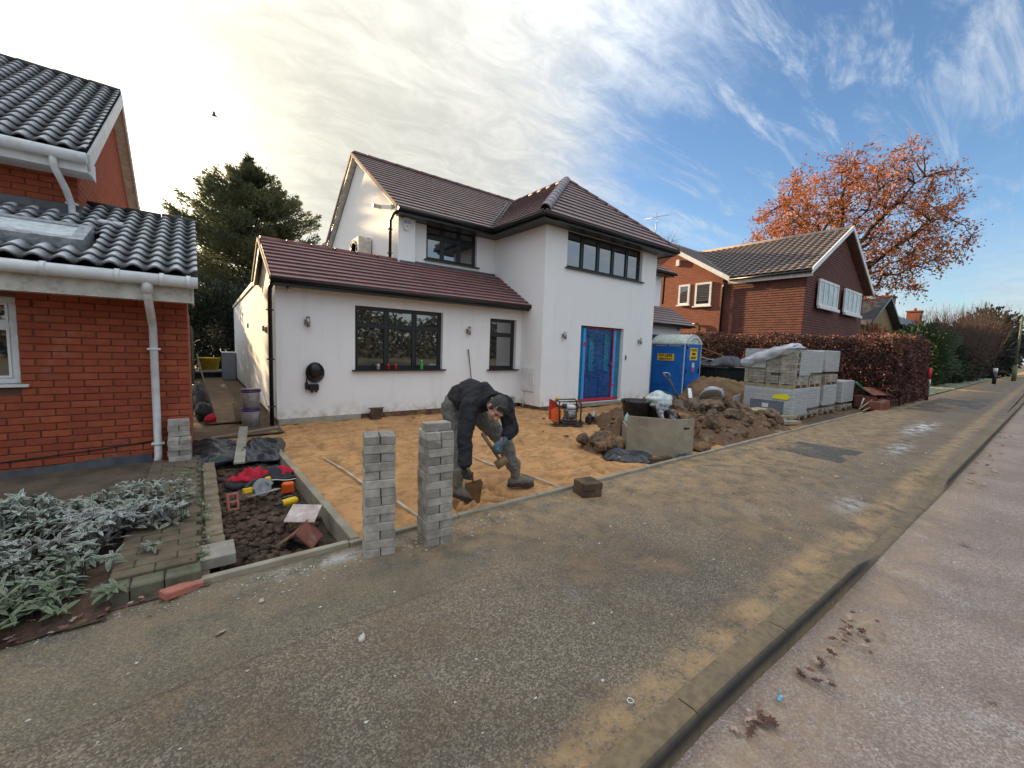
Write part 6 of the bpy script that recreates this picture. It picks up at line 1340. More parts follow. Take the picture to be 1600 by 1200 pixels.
q.build('strap', bpy.data.materials['green_strap'], t)
# lengths of concrete edging stacked before the pallets
def slab_th(x, y, z, L_, w, h, a, lab, m=m_edge): t = thing('concrete_edging_length', lab, 'edging length', (x, y, z), 'concrete edging lengths stacked before the pallets'); q = MB(); q.cbox((-L_/2, -w/2, 0), (L_/2, w/2, h), .005, Matrix.Translation((x, y, z))@Matrix.Rotation(R(a), 4, 'Z')); q.build('stone', m, t)
m_warmedge = mat('cream_timber_length', (.46, .37, .24), (.36, .29, .19), 4, .8)  # mottled cream tone for the thick top block
slab_th(9.35, 3.42, -.03, .9, .25, .06, 38, 'flat concrete edging length nearest the kerb before the pallets'); slab_th(9.9, 3.62, .0, 1.7, .16, .07, -22, 'long bottom edging length slanting towards the kerb', m_edge); slab_th(10.2, 3.52, .0, 1.2, .15, .08, 8, 'bottom edging length lying along the kerb before the pallets')
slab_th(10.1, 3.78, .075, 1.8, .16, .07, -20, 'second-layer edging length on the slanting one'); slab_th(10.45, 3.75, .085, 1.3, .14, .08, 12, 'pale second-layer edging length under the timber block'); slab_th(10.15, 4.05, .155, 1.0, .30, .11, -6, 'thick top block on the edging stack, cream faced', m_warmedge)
slab_th(9.75, 4.32, .20, .8, .25, .10, 10, 'grey topmost block at the heap end of the edging stack')
# dark skip and timber offcuts
m_skip = mat('dark_green_steel', (.014, .028, .026), (.008, .014, .014), 4, .55, .4, 20)
t = thing('skip', 'dark green ribbed container full of boards behind the sand heap', 'skip', (15.3, 7, 0)); q = MB()
for (a, b) in (((14.2, 6.6, 0), (14.24, 8.4, 1.0)), ((14.241, 6.6, 0), (17.4, 6.64, 1.0)), ((17.36, 6.641, 0), (17.4, 8.4, 1.0)), ((14.241, 8.36, 0), (17.359, 8.4, 1.0)), ((14.241, 6.641, 0), (17.359, 8.359, .05))): q.box(a, b)
q.build('container_body', m_skip, t)
for k in range(7): q = MB(); q.cbox((14.15, 6.62+.27*k, .05), (14.199, 6.68+.27*k, .98), .006); q.build('rib', m_skip, t)
q = MB(); q.cbox((14.14, 6.55, 1.0), (17.45, 6.66, 1.06), .01); q.cbox((14.14, 6.661, 1.0), (14.25, 8.45, 1.06), .01); q.build('rim', m_skip, t)
for i, (x, y, z, L_, a, e, c_, lab) in enumerate(((14.6, 7.2, 1.25, 1.6, -60, 14, m_whitewood, 'pale board sticking out of the dark container, left one'), (15.4, 7.3, 1.42, 1.6, -50, 20, m_wood, 'pale board sticking up at the back of the dark container'), (14.4, 6.9, 1.08, 1.9, -78, 2, m_wood, 'pale timber lying on the container rim towards the pallets'))):
    t = thing('board', lab, 'board', (x, y, z), 'boards on the dark container'); q = MB(); q.cbox((-L_/2, -.06, 0), (L_/2, .06, .025), .002, Matrix.Translation((x, y, z))@Matrix.Rotation(R(a), 4, 'Z')@Matrix.Rotation(R(e), 4, 'Y')); q.build('timber', c_, t)
t = thing('tarpaulin', 'grey tarpaulin slumped over the boards in the dark container', 'tarpaulin', (14.8, 7.2, 1.1)); cloth('sheet', 15.0, 7.1, .7, .65, 1.10, .35, mat('grey_tarp', (.045, .05, .06), (.07, .075, .085), 4, .5), 21.0, parent=t)
t = thing('orange_barrier', 'orange slatted barrier leaning behind the white bag', 'barrier', (13.6, 7.3, 0)); Mz = Matrix.Translation((13.7, 7.6, .0))@Matrix.Rotation(R(60), 4, 'Z')@Matrix.Rotation(R(-15), 4, 'X')
for k in range(5): q = MB(); q.cbox((-.5, 0, .12+.16*k), (.5, .03, .23+.16*k), .004, Mz); q.build('slat', mat('barrier_orange', (.45, .17, .03), (.30, .11, .03), 5, .7) if k == 0 else bpy.data.materials['barrier_orange'], t)
# terracotta pile and timber by the hedge
t = thing('ridge_tile', 'large terracotta ridge tile resting on broken tiles at the hedge foot', 'tile', (16.6, 3.0, 0)); q = MB(); q.prism([(16.0, 3.10, .42), (16.8, 2.85, .42), (17.0, 3.2, .60), (16.25, 3.45, .60)], (0, 0, .03)); q.build('tile_body', m_terr, t)
for i, (x, y) in enumerate(((16.2, 3.05), (16.6, 3.0), (16.9, 3.1), (16.4, 3.35))):
    t = thing('broken_tile', f'broken terracotta piece under the big ridge tile, {("left", "middle", "right", "rear")[i]} one', 'tile', (x, y, 0), 'broken tiles at the hedge foot'); q = MB(); q.cbox((-.25, -.15, -.03), (.25, .15, .25+.04*i), .02, Matrix.Translation((x, y, 0))@Matrix.Rotation(R(20*i), 4, 'Z')); q.build('tile_body', m_terr, t)
for i, (a, b, lab) in enumerate((((15.3, 3.25, .02), (16.2, 3.15, .28), 'timber batten leaning towards the terracotta pile'), ((14.9, 3.08, .03), (15.9, 3.12, .06), 'timber batten lying along the kerb end'), ((15.6, 3.3, .0), (15.5, 3.2, .35), 'short white stake by the dark green bag'))): t = thing('batten', lab, 'batten', a); q = MB(); q.tube([a, b], .022, 4); q.build('timber', m_wood if i < 2 else m_upvc, t)
t = thing('marker_post', 'small red and white marker post at the street end of the hedge', 'post', (22.2, 2.9, 0)); q = MB(); q.tube([(22.3, 2.75, 0), (22.3, 2.75, .5)], .06, 10); q.build('post_base', m_black, t); q = MB(); q.tube([(22.3, 2.75, .501), (22.3, 2.75, .8)], .07, 10); q.build('white_band', m_upvc, t); q = MB(); q.tube([(22.3, 2.75, .801), (22.3, 2.75, 1.25)], .07, 10); q.build('red_band', bpy.data.materials['red_tape'], t)
t = thing('bollard', 'small dark bollard with a pale band on the far verge', 'bollard', (46, 2.3, 0)); q = MB(); q.tube([(46, 2.3, 0), (46, 2.3, .85)], .11, 10); q.build('post', m_black, t); q = MB(); q.tube([(46, 2.3, .851), (46, 2.3, 1.15)], .12, 10); q.build('band', m_upvc, t)
m_lampgreen = mat('mossy_lamp_column', (.16, .17, .09), (.10, .11, .07), 2, .8)
t = thing('street_lamp', 'mossy green street lamp column at the right edge of the road', 'street lamp', (58, 1.9, 0)); q = MB(); q.tube([(57, 1.75, 0), (57, 1.75, 1.4)], .15, 10); q.build('base_column', m_lampgreen, t); q = MB(); q.tube([(57, 1.75, 1.401), (57, 1.75, 5.6)], .08, 10); q.build('column', m_lampgreen, t); q = MB(); q.tube([(57, 1.75, 5.58), (57, 1.2, 5.75), (57, .7, 5.78)], [.05, .05, .12], 8); q.build('lantern', m_lampgreen, t)

# ================================================================ THE PASSAGE AT THE LEFT
m_bucket = mat('paint_bucket', (.52, .50, .50), (.38, .36, .37), 8, .4, dirt=((.22, .12, .16), 14, .5, .7, .7)); m_purple = mat('purple_lid', (.07, .03, .11), rough=.4)
def bucket(x, y, z, lab):
    t = thing('paint_bucket', lab, 'bucket', (x, y, z), 'white paint buckets in the passage'); q = MB(); q.lathe((x, y, z), [(.125, 0), (.145, .26), (.15, .30)], 20); q.build('bucket_body', m_bucket, t); q = MB(); q.lathe((x, y, z+.27), [(.155, 0), (.162, .01), (.155, .03)], 20); q.build('rim_band', m_purple, t); q = MB(); q.lathe((x, y, z+.3005), [(.152, 0), (.150, .02)], 20); q.build('lid', m_purple, t)
    q = MB(); q.tube([(x-.15, y-.03, z+.24), (x-.09, y-.13, z+.12), (x+.04, y-.16, z+.10), (x+.14, y-.06, z+.22)], .003, 5); q.build('wire_handle', m_steel, t)
bucket(.70, 8.35, -.02, 'lower white paint bucket of the pair stacked in the passage'); bucket(.705, 8.36, .305, 'upper white paint bucket with purple rim in the passage')
t = thing('plywood_sheet', 'brown muddy board laid along the passage floor', 'board', (.35, 12, 0)); q = MB()
q.cbox((.10, 8.6, .01), (.66, 18.4, .03), .003); q.build('board', mat('muddy_board', (.17, .11, .065), (.11, .07, .042), 5, .8, .4, 20, dirt=((.24, .19, .14), 3, .5, .7, .6)), t)
t = thing('cardboard_sheet', 'pale cardboard sheet leaning behind the stacked buckets', 'cardboard', (.55, 8.6, 0)); q = MB(); q.prism([(.50, 8.62, .0), (.62, 8.8, .0), (.64, 8.9, .34), (.44, 8.66, .36)], (.01, .0, .0)); q.build('sheet', m_wood, t)
t = thing('heat_pump', 'grey box unit standing at the far end of the passage wall', 'box unit', (.95, 18, 0)); q = MB(); q.cbox((.66, 17.6, .0), (1.06, 18.1, .95), .01); q.build('casing', mat('grey_casing', (.22, .24, .26), rough=.5), t); q = MB(); q.cbox((.65, 17.58, .951), (1.07, 18.12, .99), .008); q.build('lid', m_upvc, t)
t = thing('yellow_tub', 'yellow plastic tub on the low white slab at the passage end', 'tub', (.3, 18.6, .3)); q = MB(); q.lathe((.30, 18.7, .30), [(.28, 0), (.36, .42), (.38, .44), (.35, .44), (.27, .05)], 18); q.build('tub_body', mat('yellow_plastic', (.62, .42, .02), (.45, .30, .03), 8, .5), t)
t = thing('step_slab', 'low pale concrete step across the far end of the passage', 'step', (.2, 18.6, 0)); q = MB(); q.cbox((-.5, 18.35, .22), (.9, 19.0, .299), .01); q.build('slab', m_concrete_pale, t); q = MB(); q.box((-.45, 18.5, -.1), (.85, 18.9, .219)); q.build('riser', m_tub, t)
for i, (x, y, z0, r, hgt, cc, lab) in enumerate(((.04, 9.1, 0, .12, .34, m_tub, 'dark rubbish sack slumped against the orange house in the passage'), (.02, 9.9, 0, .13, .5, m_tub, 'second dark sack farther along the passage wall'), (.14, 8.75, 0, .09, .16, m_cloth_red, 'crumpled red cloth on the passage floor'), (-.02, 10.8, 0, .12, .55, m_membrane, 'black plastic bundle deeper in the passage'))):
    q = MB(); q.ball((x, y, z0+hgt*.45), (r, r*1.3, hgt*.5), 12, 8, jit=.6, seed=i+3); o = q.build('sack', cc); props(o, lab, 'sack')
for i, (a, b, lab) in enumerate((((.20, 8.9, .0), (-.02, 10.6, 1.15), 'thin dark pole leaning on the orange house in the passage'), ((.22, 9.2, 0), (.0, 11.4, .95), 'second thin pole leaning in the passage'))): t = thing('pole', lab, 'pole', a, 'poles leaning in the passage'); q = MB(); q.tube([a, b], .013, 6); q.build('shaft', m_iron, t)
t = thing('fence_panel', 'dark timber fence panel at the end of the passage', 'fence', (-.5, 15, 0))
for k in range(11): q = MB(); q.cbox((-.14, 12+.62*k, 0), (-.11, 12.6+.62*k, 1.75), .003); q.build('board', mat('dark_fence', (.06, .05, .04), (.035, .03, .026), 3, .9) if k == 0 else bpy.data.materials['dark_fence'], t)
# ================================================================ VEGETATION
def f_leaf(c1, c2, c3=None, trans=.25, frostw=0.0):
    def f(t, pos, c, p):
        ri = t.n('ShaderNodeNewGeometry').outputs['Random Per Island']
        c = t.mix(ri, c1, c2)
        if c3: c = t.mix(t.sm(t.noise(pos, .45, 3, .6), .42, .62), c, c3)
        if frostw: c = t.mix(t.m('MULTIPLY', t.sm(ri, .55, 1.0), frostw), c, (.45, .50, .47))
        return c
    return f
def leafmat(name, *a, rough=.7, trans=.3, **k):
    m = mat(name, (.1, .1, .1), rough=rough, fn=f_leaf(*a, **k)); N, Lk = m.node_tree.nodes, m.node_tree.links
    if trans:
        p = N['Principled BSDF']; tr = N.new('ShaderNodeBsdfTranslucent'); mx = N.new('ShaderNodeMixShader'); mx.inputs[0].default_value = trans
        src = p.inputs['Base Color'].links[0].from_socket; Lk.new(src, tr.inputs[0]); Lk.new(p.outputs[0], mx.inputs[1]); Lk.new(tr.outputs[0], mx.inputs[2]); Lk.new(mx.outputs[0], N['Material Output'].inputs[0])
    return m
def leaf_cloud(name, P, L, m, parent=None, aspect=.5, D=None, sd=0, kind=None, jit=.35):
    rg = np.random.default_rng(sd); P = np.asarray(P, float); n = len(P)
    if n == 0: return None
    if D is None: D = rg.normal(size=(n, 3))
    else: D = np.asarray(D, float)+rg.normal(size=(n, 3))*jit
    D /= np.linalg.norm(D, axis=1)[:, None]; S = np.cross(D, rg.normal(size=(n, 3))); S /= np.linalg.norm(S, axis=1)[:, None]
    L = np.asarray(L)*rg.uniform(.65, 1.25, n); Wd = L*aspect*.5
    V = np.stack([P, P+D*(L*.5)[:, None]+S*Wd[:, None], P+D*L[:, None], P+D*(L*.5)[:, None]-S*Wd[:, None]], 1).reshape(-1, 3)
    me = bpy.data.meshes.new(name); me.vertices.add(4*n); me.vertices.foreach_set('co', V.astype(np.float32).ravel()); me.loops.add(4*n); me.loops.foreach_set('vertex_index', np.arange(4*n, dtype=np.int32))
    me.polygons.add(n); me.polygons.foreach_set('loop_start', np.arange(0, 4*n, 4, dtype=np.int32)); me.update(calc_edges=True); me.materials.append(m)
    o = link(bpy.data.objects.new(name, me), parent, (0, 0, 0)); return props(o, kind=kind)
def skeleton(sd, base, spec, trop, bound=None, wig=.22):
    """spec per level: (length, radius, children, angle, first fraction); returns list per level of (pts, radii)"""
    rs = random.Random(sd); out = [[] for _ in spec]
    def go(p, d, lv, sc_):
        L_, r, nc, ang, ff = spec[lv]; L_ *= sc_; n = 6 if lv < 2 else 4; pts = [p]; rr = [r*sc_]; dd = d
        for i in range(n):
            dd = (dd+Vector((rs.gauss(0, wig), rs.gauss(0, wig), rs.gauss(0, wig)*.7+trop[lv]))).normalized(); p = p+dd*L_/n; pts.append(p); rr.append(r*sc_*(1-.75*(i+1)/n))
            if bound and not bound(p) and lv > 0: break
        out[lv].append((pts, rr[:len(pts)]))
        if lv+1 < len(spec) and len(pts) > 2:
            for k in range(nc):
                f = ff+(1-ff)*(k+rs.random()*.8)/nc; i = min(len(pts)-2, int(f*(len(pts)-1))); q = pts[i].lerp(pts[i+1], rs.random())
                ax = (pts[i+1]-pts[i]).normalized(); e = ax.orthogonal().normalized(); e = Matrix.Rotation(rs.uniform(0, 6.28), 3, ax)@e; a = R(ang+rs.uniform(-14, 14))
                go(q, (ax*math.cos(a)+e*math.sin(a)).normalized(), lv+1, (1-.35*f)*rs.uniform(.75, 1.15))
    go(Vector(base), Vector((0, 0, 1)), 0, 1.0); return out
m_bark = mat('dark_bark', (.055, .042, .032), (.03, .024, .02), 6, .95, .6, 20, bdist=.03); m_twig = mat('pale_brown_twigs', (.13, .10, .085), (.08, .06, .05), 2, .9); m_twigred = mat('reddish_twigs', (.11, .07, .055), (.06, .04, .035), 2, .9)
def build_tree(name, label, base, sk, bark, leaf=None, lv_leaf=(), per=10, size=.2, group=None, sides=(8, 6, 4, 3, 3), sd=0, spread=.25, keep=None, cat='tree'):
    t = thing(name, label, cat, base, group); mb = MB()
    for lv, br in enumerate(sk[:2]):
        for pts, rr in br: mb.tube(pts, rr, sides[lv], cap=False)
    mb.build('trunk', bark, t); mb = MB()
    for lv, br in enumerate(sk[2:]):
        for pts, rr in br: mb.tube(pts, rr, sides[min(lv+2, 4)], cap=False)
    mb.build('branches', bark, t, kind='stuff')
    if leaf:
        rs = random.Random(sd); P = []; D = []
        for lv in lv_leaf:
            for pts, rr in sk[lv]:
                for k in range(per):
                    f = .15+.85*rs.random(); i = min(len(pts)-2, int(f*(len(pts)-1))); q = pts[i].lerp(pts[i+1], rs.random())+Vector((rs.gauss(0, spread), rs.gauss(0, spread), rs.gauss(0, spread)))
                    if keep and rs.random() > keep(q): continue
                    P.append(q); D.append((pts[-1]-pts[0]).normalized())
        leaf_cloud('crown', P, size, leaf, t, .6, D, sd, 'stuff', 1.0)
    return t
m_oak = leafmat('russet_oak_leaf', (.40, .135, .055), (.20, .075, .04), (.46, .17, .05), trans=.30)
oc = Vector((34.9, 8.9, 9.7)); OR = Vector((5.8, 5.8, 5.0)); side_v = Vector((math.cos(R(75.2)), -math.sin(R(75.2)), 0))   # to the right as seen from the street
def oak_limbs(sd):
    rs = random.Random(sd); nodes = []; out = [[], [], [], []]
    tr = [Vector((34.8, 9.2, 0)), Vector((34.75, 9.25, 2.5)), Vector((34.9, 9.2, 5.0)), Vector((34.8, 9.1, 7.5)), Vector((34.7, 9.2, 9.5))]; out[0].append((tr, [.5, .42, .36, .22, .12]))
    def bez(p, q, r0, r1, n, lift, wob, lv):
        pts = []; m_ = p.lerp(q, .45)+Vector((rs.gauss(0, wob), rs.gauss(0, wob), lift))
        for k in range(n+1): t_ = k/n; pts.append(p.lerp(m_, t_).lerp(m_.lerp(q, t_), t_)+(Vector((rs.gauss(0, wob*.18), rs.gauss(0, wob*.18), rs.gauss(0, wob*.18))) if 0 < k < n else Vector()))
        out[lv].append((pts, [r0+(r1-r0)*k/n for k in range(n+1)])); return pts
    def inside(k):
        while True:
            v = Vector((rs.uniform(-1, 1), rs.uniform(-1, 1), rs.uniform(-.92, 1)))
            if k[0] < v.length < k[1]: break
        ed = 1+.14*noise.noise(v*2.4+Vector((sd, 0, 0))); return oc+Vector((v.x*OR.x, v.y*OR.y, v.z*OR.z))*ed
    P = []
    for k in range(18):
        z = -.75+1.6*k/17; a = k*2.4; v = Vector((math.cos(a)*math.sqrt(max(.05, 1-z*z)), math.sin(a)*math.sqrt(max(.05, 1-z*z)), z))*.80; q = oc+Vector((v.x*OR.x, v.y*OR.y, v.z*OR.z)); f = .42+.5*(k/17); s_ = tr[0].lerp(tr[-1], f)
        P += bez(s_, q, .17, .03, 9, .5, .55, 1)[2:]
    def near(P_, q): A = np.array([(p.x, p.y, p.z) for p in P_]); d = ((A-np.array(q))**2).sum(1)+.5*np.maximum(0, A[:, 2]-q[2])**2; return P_[int(d.argmin())]
    P2 = []
    for k in range(230): q = inside((.35, .98)); P2 += bez(near(P, q), q, .05, .014, 6, .18, .25, 2)[1:]
    P3 = P+P2
    A = np.array([(p.x, p.y, p.z) for p in P3])
    for k in range(1750):
        q = inside((.30, 1.08)); d = ((A-np.array(q))**2).sum(1); p = P3[int(d.argmin())]; bez(p, q, .018, .006, 3, .05, .10, 3)
    return out
oak = oak_limbs(6)
def okeep(q): s_ = (q-oc).dot(side_v)/5.4; return .95 if s_ < -.3 else .72-.25*s_
build_tree('oak_tree', 'large spreading oak with russet autumn leaves behind the tile-hung house', (34.8, 9.2, 0), oak, m_bark, m_oak, (3,), 22, .17, sd=3, spread=.16, keep=okeep)
b1 = skeleton(5, (29.7, 19.5, 0), [(8.5, .25, 12, 50, .4), (4.5, .09, 8, 38, .2), (2.2, .035, 6, 34, .15), (1.3, .014, 4, 30, .1)], [.06, .09, .08, .06], wig=.16)
build_tree('bare_tree', 'bare pale-twigged tree behind the white house roof and the brick gable', (29.7, 19.5, 0), b1, m_twig)
b2 = skeleton(8, (7.6, 30, 0), [(7.2, .16, 10, 40, .4), (3.0, .05, 7, 36, .2), (1.5, .02, 5, 34, .1), (.8, .010, 3, 30, 0)], [.08, .09, .06, .02], wig=.16)
build_tree('bare_tree', 'small pale bare tree between the dark conifer and the white gable', (7.6, 30, 0), b2, m_twig)
for i, (x, y, h, sd) in enumerate(((60, 15, 6.5, 21), (66, 14, 6.5, 22), (74, 15, 8, 23))):
    b = skeleton(sd, (x, y, 0), [(h*.6, .2, 9, 40, .3), (h*.45, .07, 7, 34, .2), (h*.25, .03, 5, 30, .1)], [.08, .1, .08], wig=.14)
    build_tree('bare_tree', ('bare pinkish tree behind the cottage chimneys', 'second bare pinkish tree right of the cottage chimneys', 'tall bare tree farthest right behind the cottage roof')[i], (x, y, 0), b, m_twigred, group='bare trees behind the cottage')
# tall bare roadside shrubs: many upright stems
for i, (x, y, h, sd) in enumerate(((43.5, 4.9, 5.4, 31), (49, 4.9, 6.2, 32), (55, 4.9, 7.0, 33), (62, 5.0, 7.2, 34))):
    t = thing('bare_shrub', ('tall bare shrub next to the green laurel beyond the hedge', 'tall bare twiggy shrub second from the laurel', 'tallest bare twiggy shrub on the verge', 'bare shrub nearest the lamp column')[i], 'shrub', (x, y, 0), 'bare shrubs along the verge'); rs = random.Random(sd); mb = MB(); P = []
    for k in range(260):
        a, r_ = rs.uniform(0, 6.28), rs.random()**.5*2.1; p = Vector((x+r_*math.cos(a)*.6, y+r_*math.sin(a)*.6, 0)); lean = Vector((math.cos(a)*r_*.16+rs.gauss(0, .09), math.sin(a)*r_*.16+rs.gauss(0, .09), 1)).normalized(); hh = h*rs.uniform(.45, 1.0); q = p+lean*hh
        mid = p.lerp(q, .5)+Vector((rs.gauss(0, .12), rs.gauss(0, .12), 0)); mb.tube([p, mid, q], [.03, .018, .006], 3, cap=False)
        for j in range(5): f = rs.uniform(.35, .95); s_ = p.lerp(q, f); mb.tube([s_, s_+Vector((rs.gauss(0, .35), rs.gauss(0, .35), rs.uniform(.2, .9)))], [.010, .004], 3, cap=False)
        for j in range(10): P.append(p.lerp(q, rs.random()*.55)+Vector((rs.gauss(0, .25), rs.gauss(0, .25), rs.gauss(0, .2))))
    mb.build('stems', m_twigred, t, kind='stuff'); leaf_cloud('leaves', P, .16, bpy.data.materials.get('ivy_leaf') or leafmat('ivy_leaf', (.030, .038, .022), (.065, .05, .035), trans=.1), t, .7, None, sd, 'stuff')
# conifer behind the passage
m_con = leafmat('conifer_needles', (.110, .125, .065), (.065, .080, .042), (.14, .14, .065), trans=.42, rough=.8)
t = thing('conifer_tree', 'broad dark green conifer standing against the bright sky behind the passage', 'tree', (2.9, 32, 0)); mb = MB(); mb.tube([(2.9, 32, 0), (2.95, 32, 6), (2.7, 32, 12.4)], [.45, .3, .04], 8); mb.build('trunk', m_bark, t)
rs = random.Random(4); mb = MB(); P = []; D = []
def crad(z): return 5.3 if z < 6 else (5.3-.36*(z-6) if z < 9 else max(.12, 4.2*(1-((z-9)/4.7)**1.1)))
for k in range(520):
    z = .4+12.6*rs.random()**.85; a = rs.uniform(0, 6.28); L_ = crad(z+1.0)*rs.uniform(.70, 1.16); up_ = rs.uniform(.22, .62)+(.5 if z > 10.8 else 0); p = Vector((2.9, 32, z)); d = Vector((math.cos(a), math.sin(a), up_)).normalized()
    pts = [p+d*L_*f+Vector((0, 0, -.5*math.sin(f*2.6)*f)) for f in (0, .3, .6, .85, 1.0)]; mb.tube(pts, [.06, .045, .03, .018, .006], 3, cap=False); sdv = Vector((-math.sin(a), math.cos(a), 0))
    for j in range(int(40+L_*52)):
        f = .12+.90*rs.random()**.8; i = min(3, int(f*4)); q = pts[i].lerp(pts[i+1], min(1, f*4-i)); w_ = (1.05-f)*L_*.34+.10; s_ = rs.uniform(-1, 1); q = q+sdv*s_*w_+Vector((0, 0, rs.gauss(0, .10)-abs(s_)*.12)); P.append(q); D.append(d*.8+sdv*s_*1.0+Vector((0, 0, rs.uniform(-.2, .35))))
mb.build('branches', m_bark, t, kind='stuff'); leaf_cloud('needles', P, .26, m_con, t, .24, D, 5, 'stuff', .3)
# evergreens closing the passage; the first is added unseen to block low sun
m_dgreen = leafmat('dark_evergreen_leaf', (.028, .040, .020), (.015, .024, .013), trans=.12, frostw=.15)
def foliage(name, label, c, r, n, size, m, sd, cat='shrub', group=None, stem=True, flat=0.0, lump=.35, fill=.30):
    t = thing(name, label, cat, (c[0], c[1], 0), group); rg = np.random.default_rng(sd); v = rg.normal(size=(n, 3)); v /= np.linalg.norm(v, axis=1)[:, None]; rad = rg.uniform(0, 1, n)**fill; P = []
    for q, k in zip(v, rad):
        l = 1+lump*noise.noise(Vector(q)*2.2+Vector((sd, 0, 0)))+lump*.6*noise.noise(Vector(q)*5+Vector((sd, 0, 0))); P.append((c[0]+q[0]*r[0]*k*l, c[1]+q[1]*r[1]*k*l, max(.03, c[2]+q[2]*r[2]*k*l)))
    leaf_cloud('foliage', P, size, m, t, .55, v+np.array([0, 0, .3]), sd, 'stuff', .7)
    if stem: mb = MB(); [mb.tube([(c[0]+.1*k, c[1], 0), (c[0]+r[0]*.4*(k-1), c[1]+.2*k, c[2])], [.06, .03], 5) for k in range(3)]; mb.build('stem', m_bark, t, kind='stuff')
    return t
for i, (c, r, n) in enumerate((((-2.05, 20.5, 2.9), (1.2, 1.2, 2.6), 16000), ((.6, 20.8, 1.8), (1.45, 1.2, 1.9), 10000), ((2.6, 22, 2.3), (1.7, 1.3, 2.5), 6000), ((-4.2, 22, 2.8), (2, 1.3, 3.0), 6000))): foliage('evergreen_shrub', ('added dark evergreen out of view behind the orange house, blocking low sun', 'dark evergreen filling the end of the passage', 'dark evergreen behind the lit side wall', 'dark evergreen hidden behind the orange house')[i], c, r, n, .16, m_dgreen, 40+i, group='evergreens closing the passage')
foliage('laurel', 'green evergreen laurel right of the beech hedge', (35.5, 4.9, 1.7), (3.2, 1.5, 1.95), 16000, .17, leafmat('laurel_leaf', (.045, .085, .035), (.022, .045, .022), (.06, .10, .05), trans=.15), 50)
foliage('laurel', 'darker evergreen bush under the first bare shrub', (42, 4.7, 1.4), (3.4, 1.3, 1.6), 11000, .17, m_dgreen, 51); foliage('laurel', 'low dark evergreen bush farther along the verge', (51, 4.7, 1.4), (5.5, 1.4, 1.9), 12000, .22, m_dgreen, 52)
m_blueg = leafmat('blue_green_needles', (.020, .034, .030), (.012, .02, .018), trans=.1)
for i, (x, y, h, w_) in enumerate(((66, 5.2, 5.6, 3.2), (76, 5.4, 6.5, 4), (88, 5.5, 8.5, 4.5), (70, 8, 5.5, 3))): foliage('evergreen_tree', ('dark conifer behind the lamp column', 'second dark conifer from the lamp column', 'tallest dark conifer at the end of the road', 'low dark conifer behind the bare shrubs')[i], (x, y, h*.5), (w_, w_*.8, h*.55), 5000, .5, m_blueg, 60+i, 'tree', 'conifers at the end of the road')
P = [(x, y, z) for x, y, z in zip(*(np.random.default_rng(9).uniform(a, b, 16000) for a, b in ((95, 125), (-60, 60), (0, 9))))]; P = [p for p in P if p[2] < 6.5+3*noise.noise(Vector((0, p[1]*.12, 1)))+1.5*noise.noise(Vector((0, p[1]*.5, 2)))]
o = leaf_cloud('distant_trees', P, 1.1, m_blueg, None, .7, None, 9, 'stuff')
rgc = np.random.default_rng(77); P = np.stack([rgc.uniform(-3.3, -1.0, 9000), rgc.uniform(20.2, 21.0, 9000), rgc.uniform(3.2, 5.45, 9000)], 1)
leaf_cloud('sun_block_foliage', P, .16, m_dgreen, bpy.data.objects['evergreen_shrub'], .6, None, 77, 'stuff')  # added leaf block out of view, keeps low sun off the pavement
# copper beech hedge
m_beech = leafmat('copper_beech_leaf', (.115, .036, .027), (.050, .020, .018), (.14, .052, .034), trans=.12, frostw=.18)
def hedge(name, label, faces, core, n, size, m, sd):
    t = thing(name, label, 'hedge', core[0]); rg = random.Random(sd); P = []; D = []
    tot = sum(f[6] for f in faces)
    for (x0, x1, y0, y1, z0, z1, wt, nrm_) in faces:
        for k in range(int(n*wt/tot)):
            p = Vector((rg.uniform(x0, x1), rg.uniform(y0, y1), rg.uniform(z0, z1))); b = noise.noise(p*1.1)*.16+noise.noise(p*3.3)*.09; p += Vector(nrm_)*(b-abs(rg.gauss(0, .10))+.04); P.append(p); D.append(Vector(nrm_)*.8+Vector((0, 0, -.2)))
    leaf_cloud('leaves', P, size, m, t, .62, D, sd, 'stuff', .7); mb = MB(); mb.box(*core); mb.build('twiggy_core', m_bark, t); return t
hedge('beech_hedge', 'clipped copper beech hedge with crisp brown leaves behind the pallets', [(16.7, 16.7, 2.85, 15, .1, 2.2, 9, (-1, 0, 0)), (16.7, 22.2, 2.85, 2.85, .1, 2.25, 6, (0, -1, 0)), (16.7, 18, 2.85, 15, 2.22, 2.22, 4, (0, 0, 1)), (18, 22.2, 2.85, 4.2, 2.27, 2.27, 3, (0, 0, 1)), (22.2, 22.2, 2.85, 4.2, .1, 2.25, 1, (1, 0, 0))], ((16.95, 3.1, -.1), (17.8, 15, 2.0)), 76000, .078, m_beech, 70)
mb = MB(); mb.box((17.801, 3.1, -.1), (22.0, 4.0, 2.05)); mb.build('twiggy_core', m_bark, bpy.data.objects['beech_hedge'])
# neighbour's shrubs seen over the hedge by the far windows
foliage('russet_shrub', 'small russet shrub against the tile-hung gable', (25.6, 5.2, 1.9), (.7, .6, 1.2), 1500, .14, leafmat('russet_leaf', (.40, .13, .07), (.22, .07, .04), trans=.2), 72)
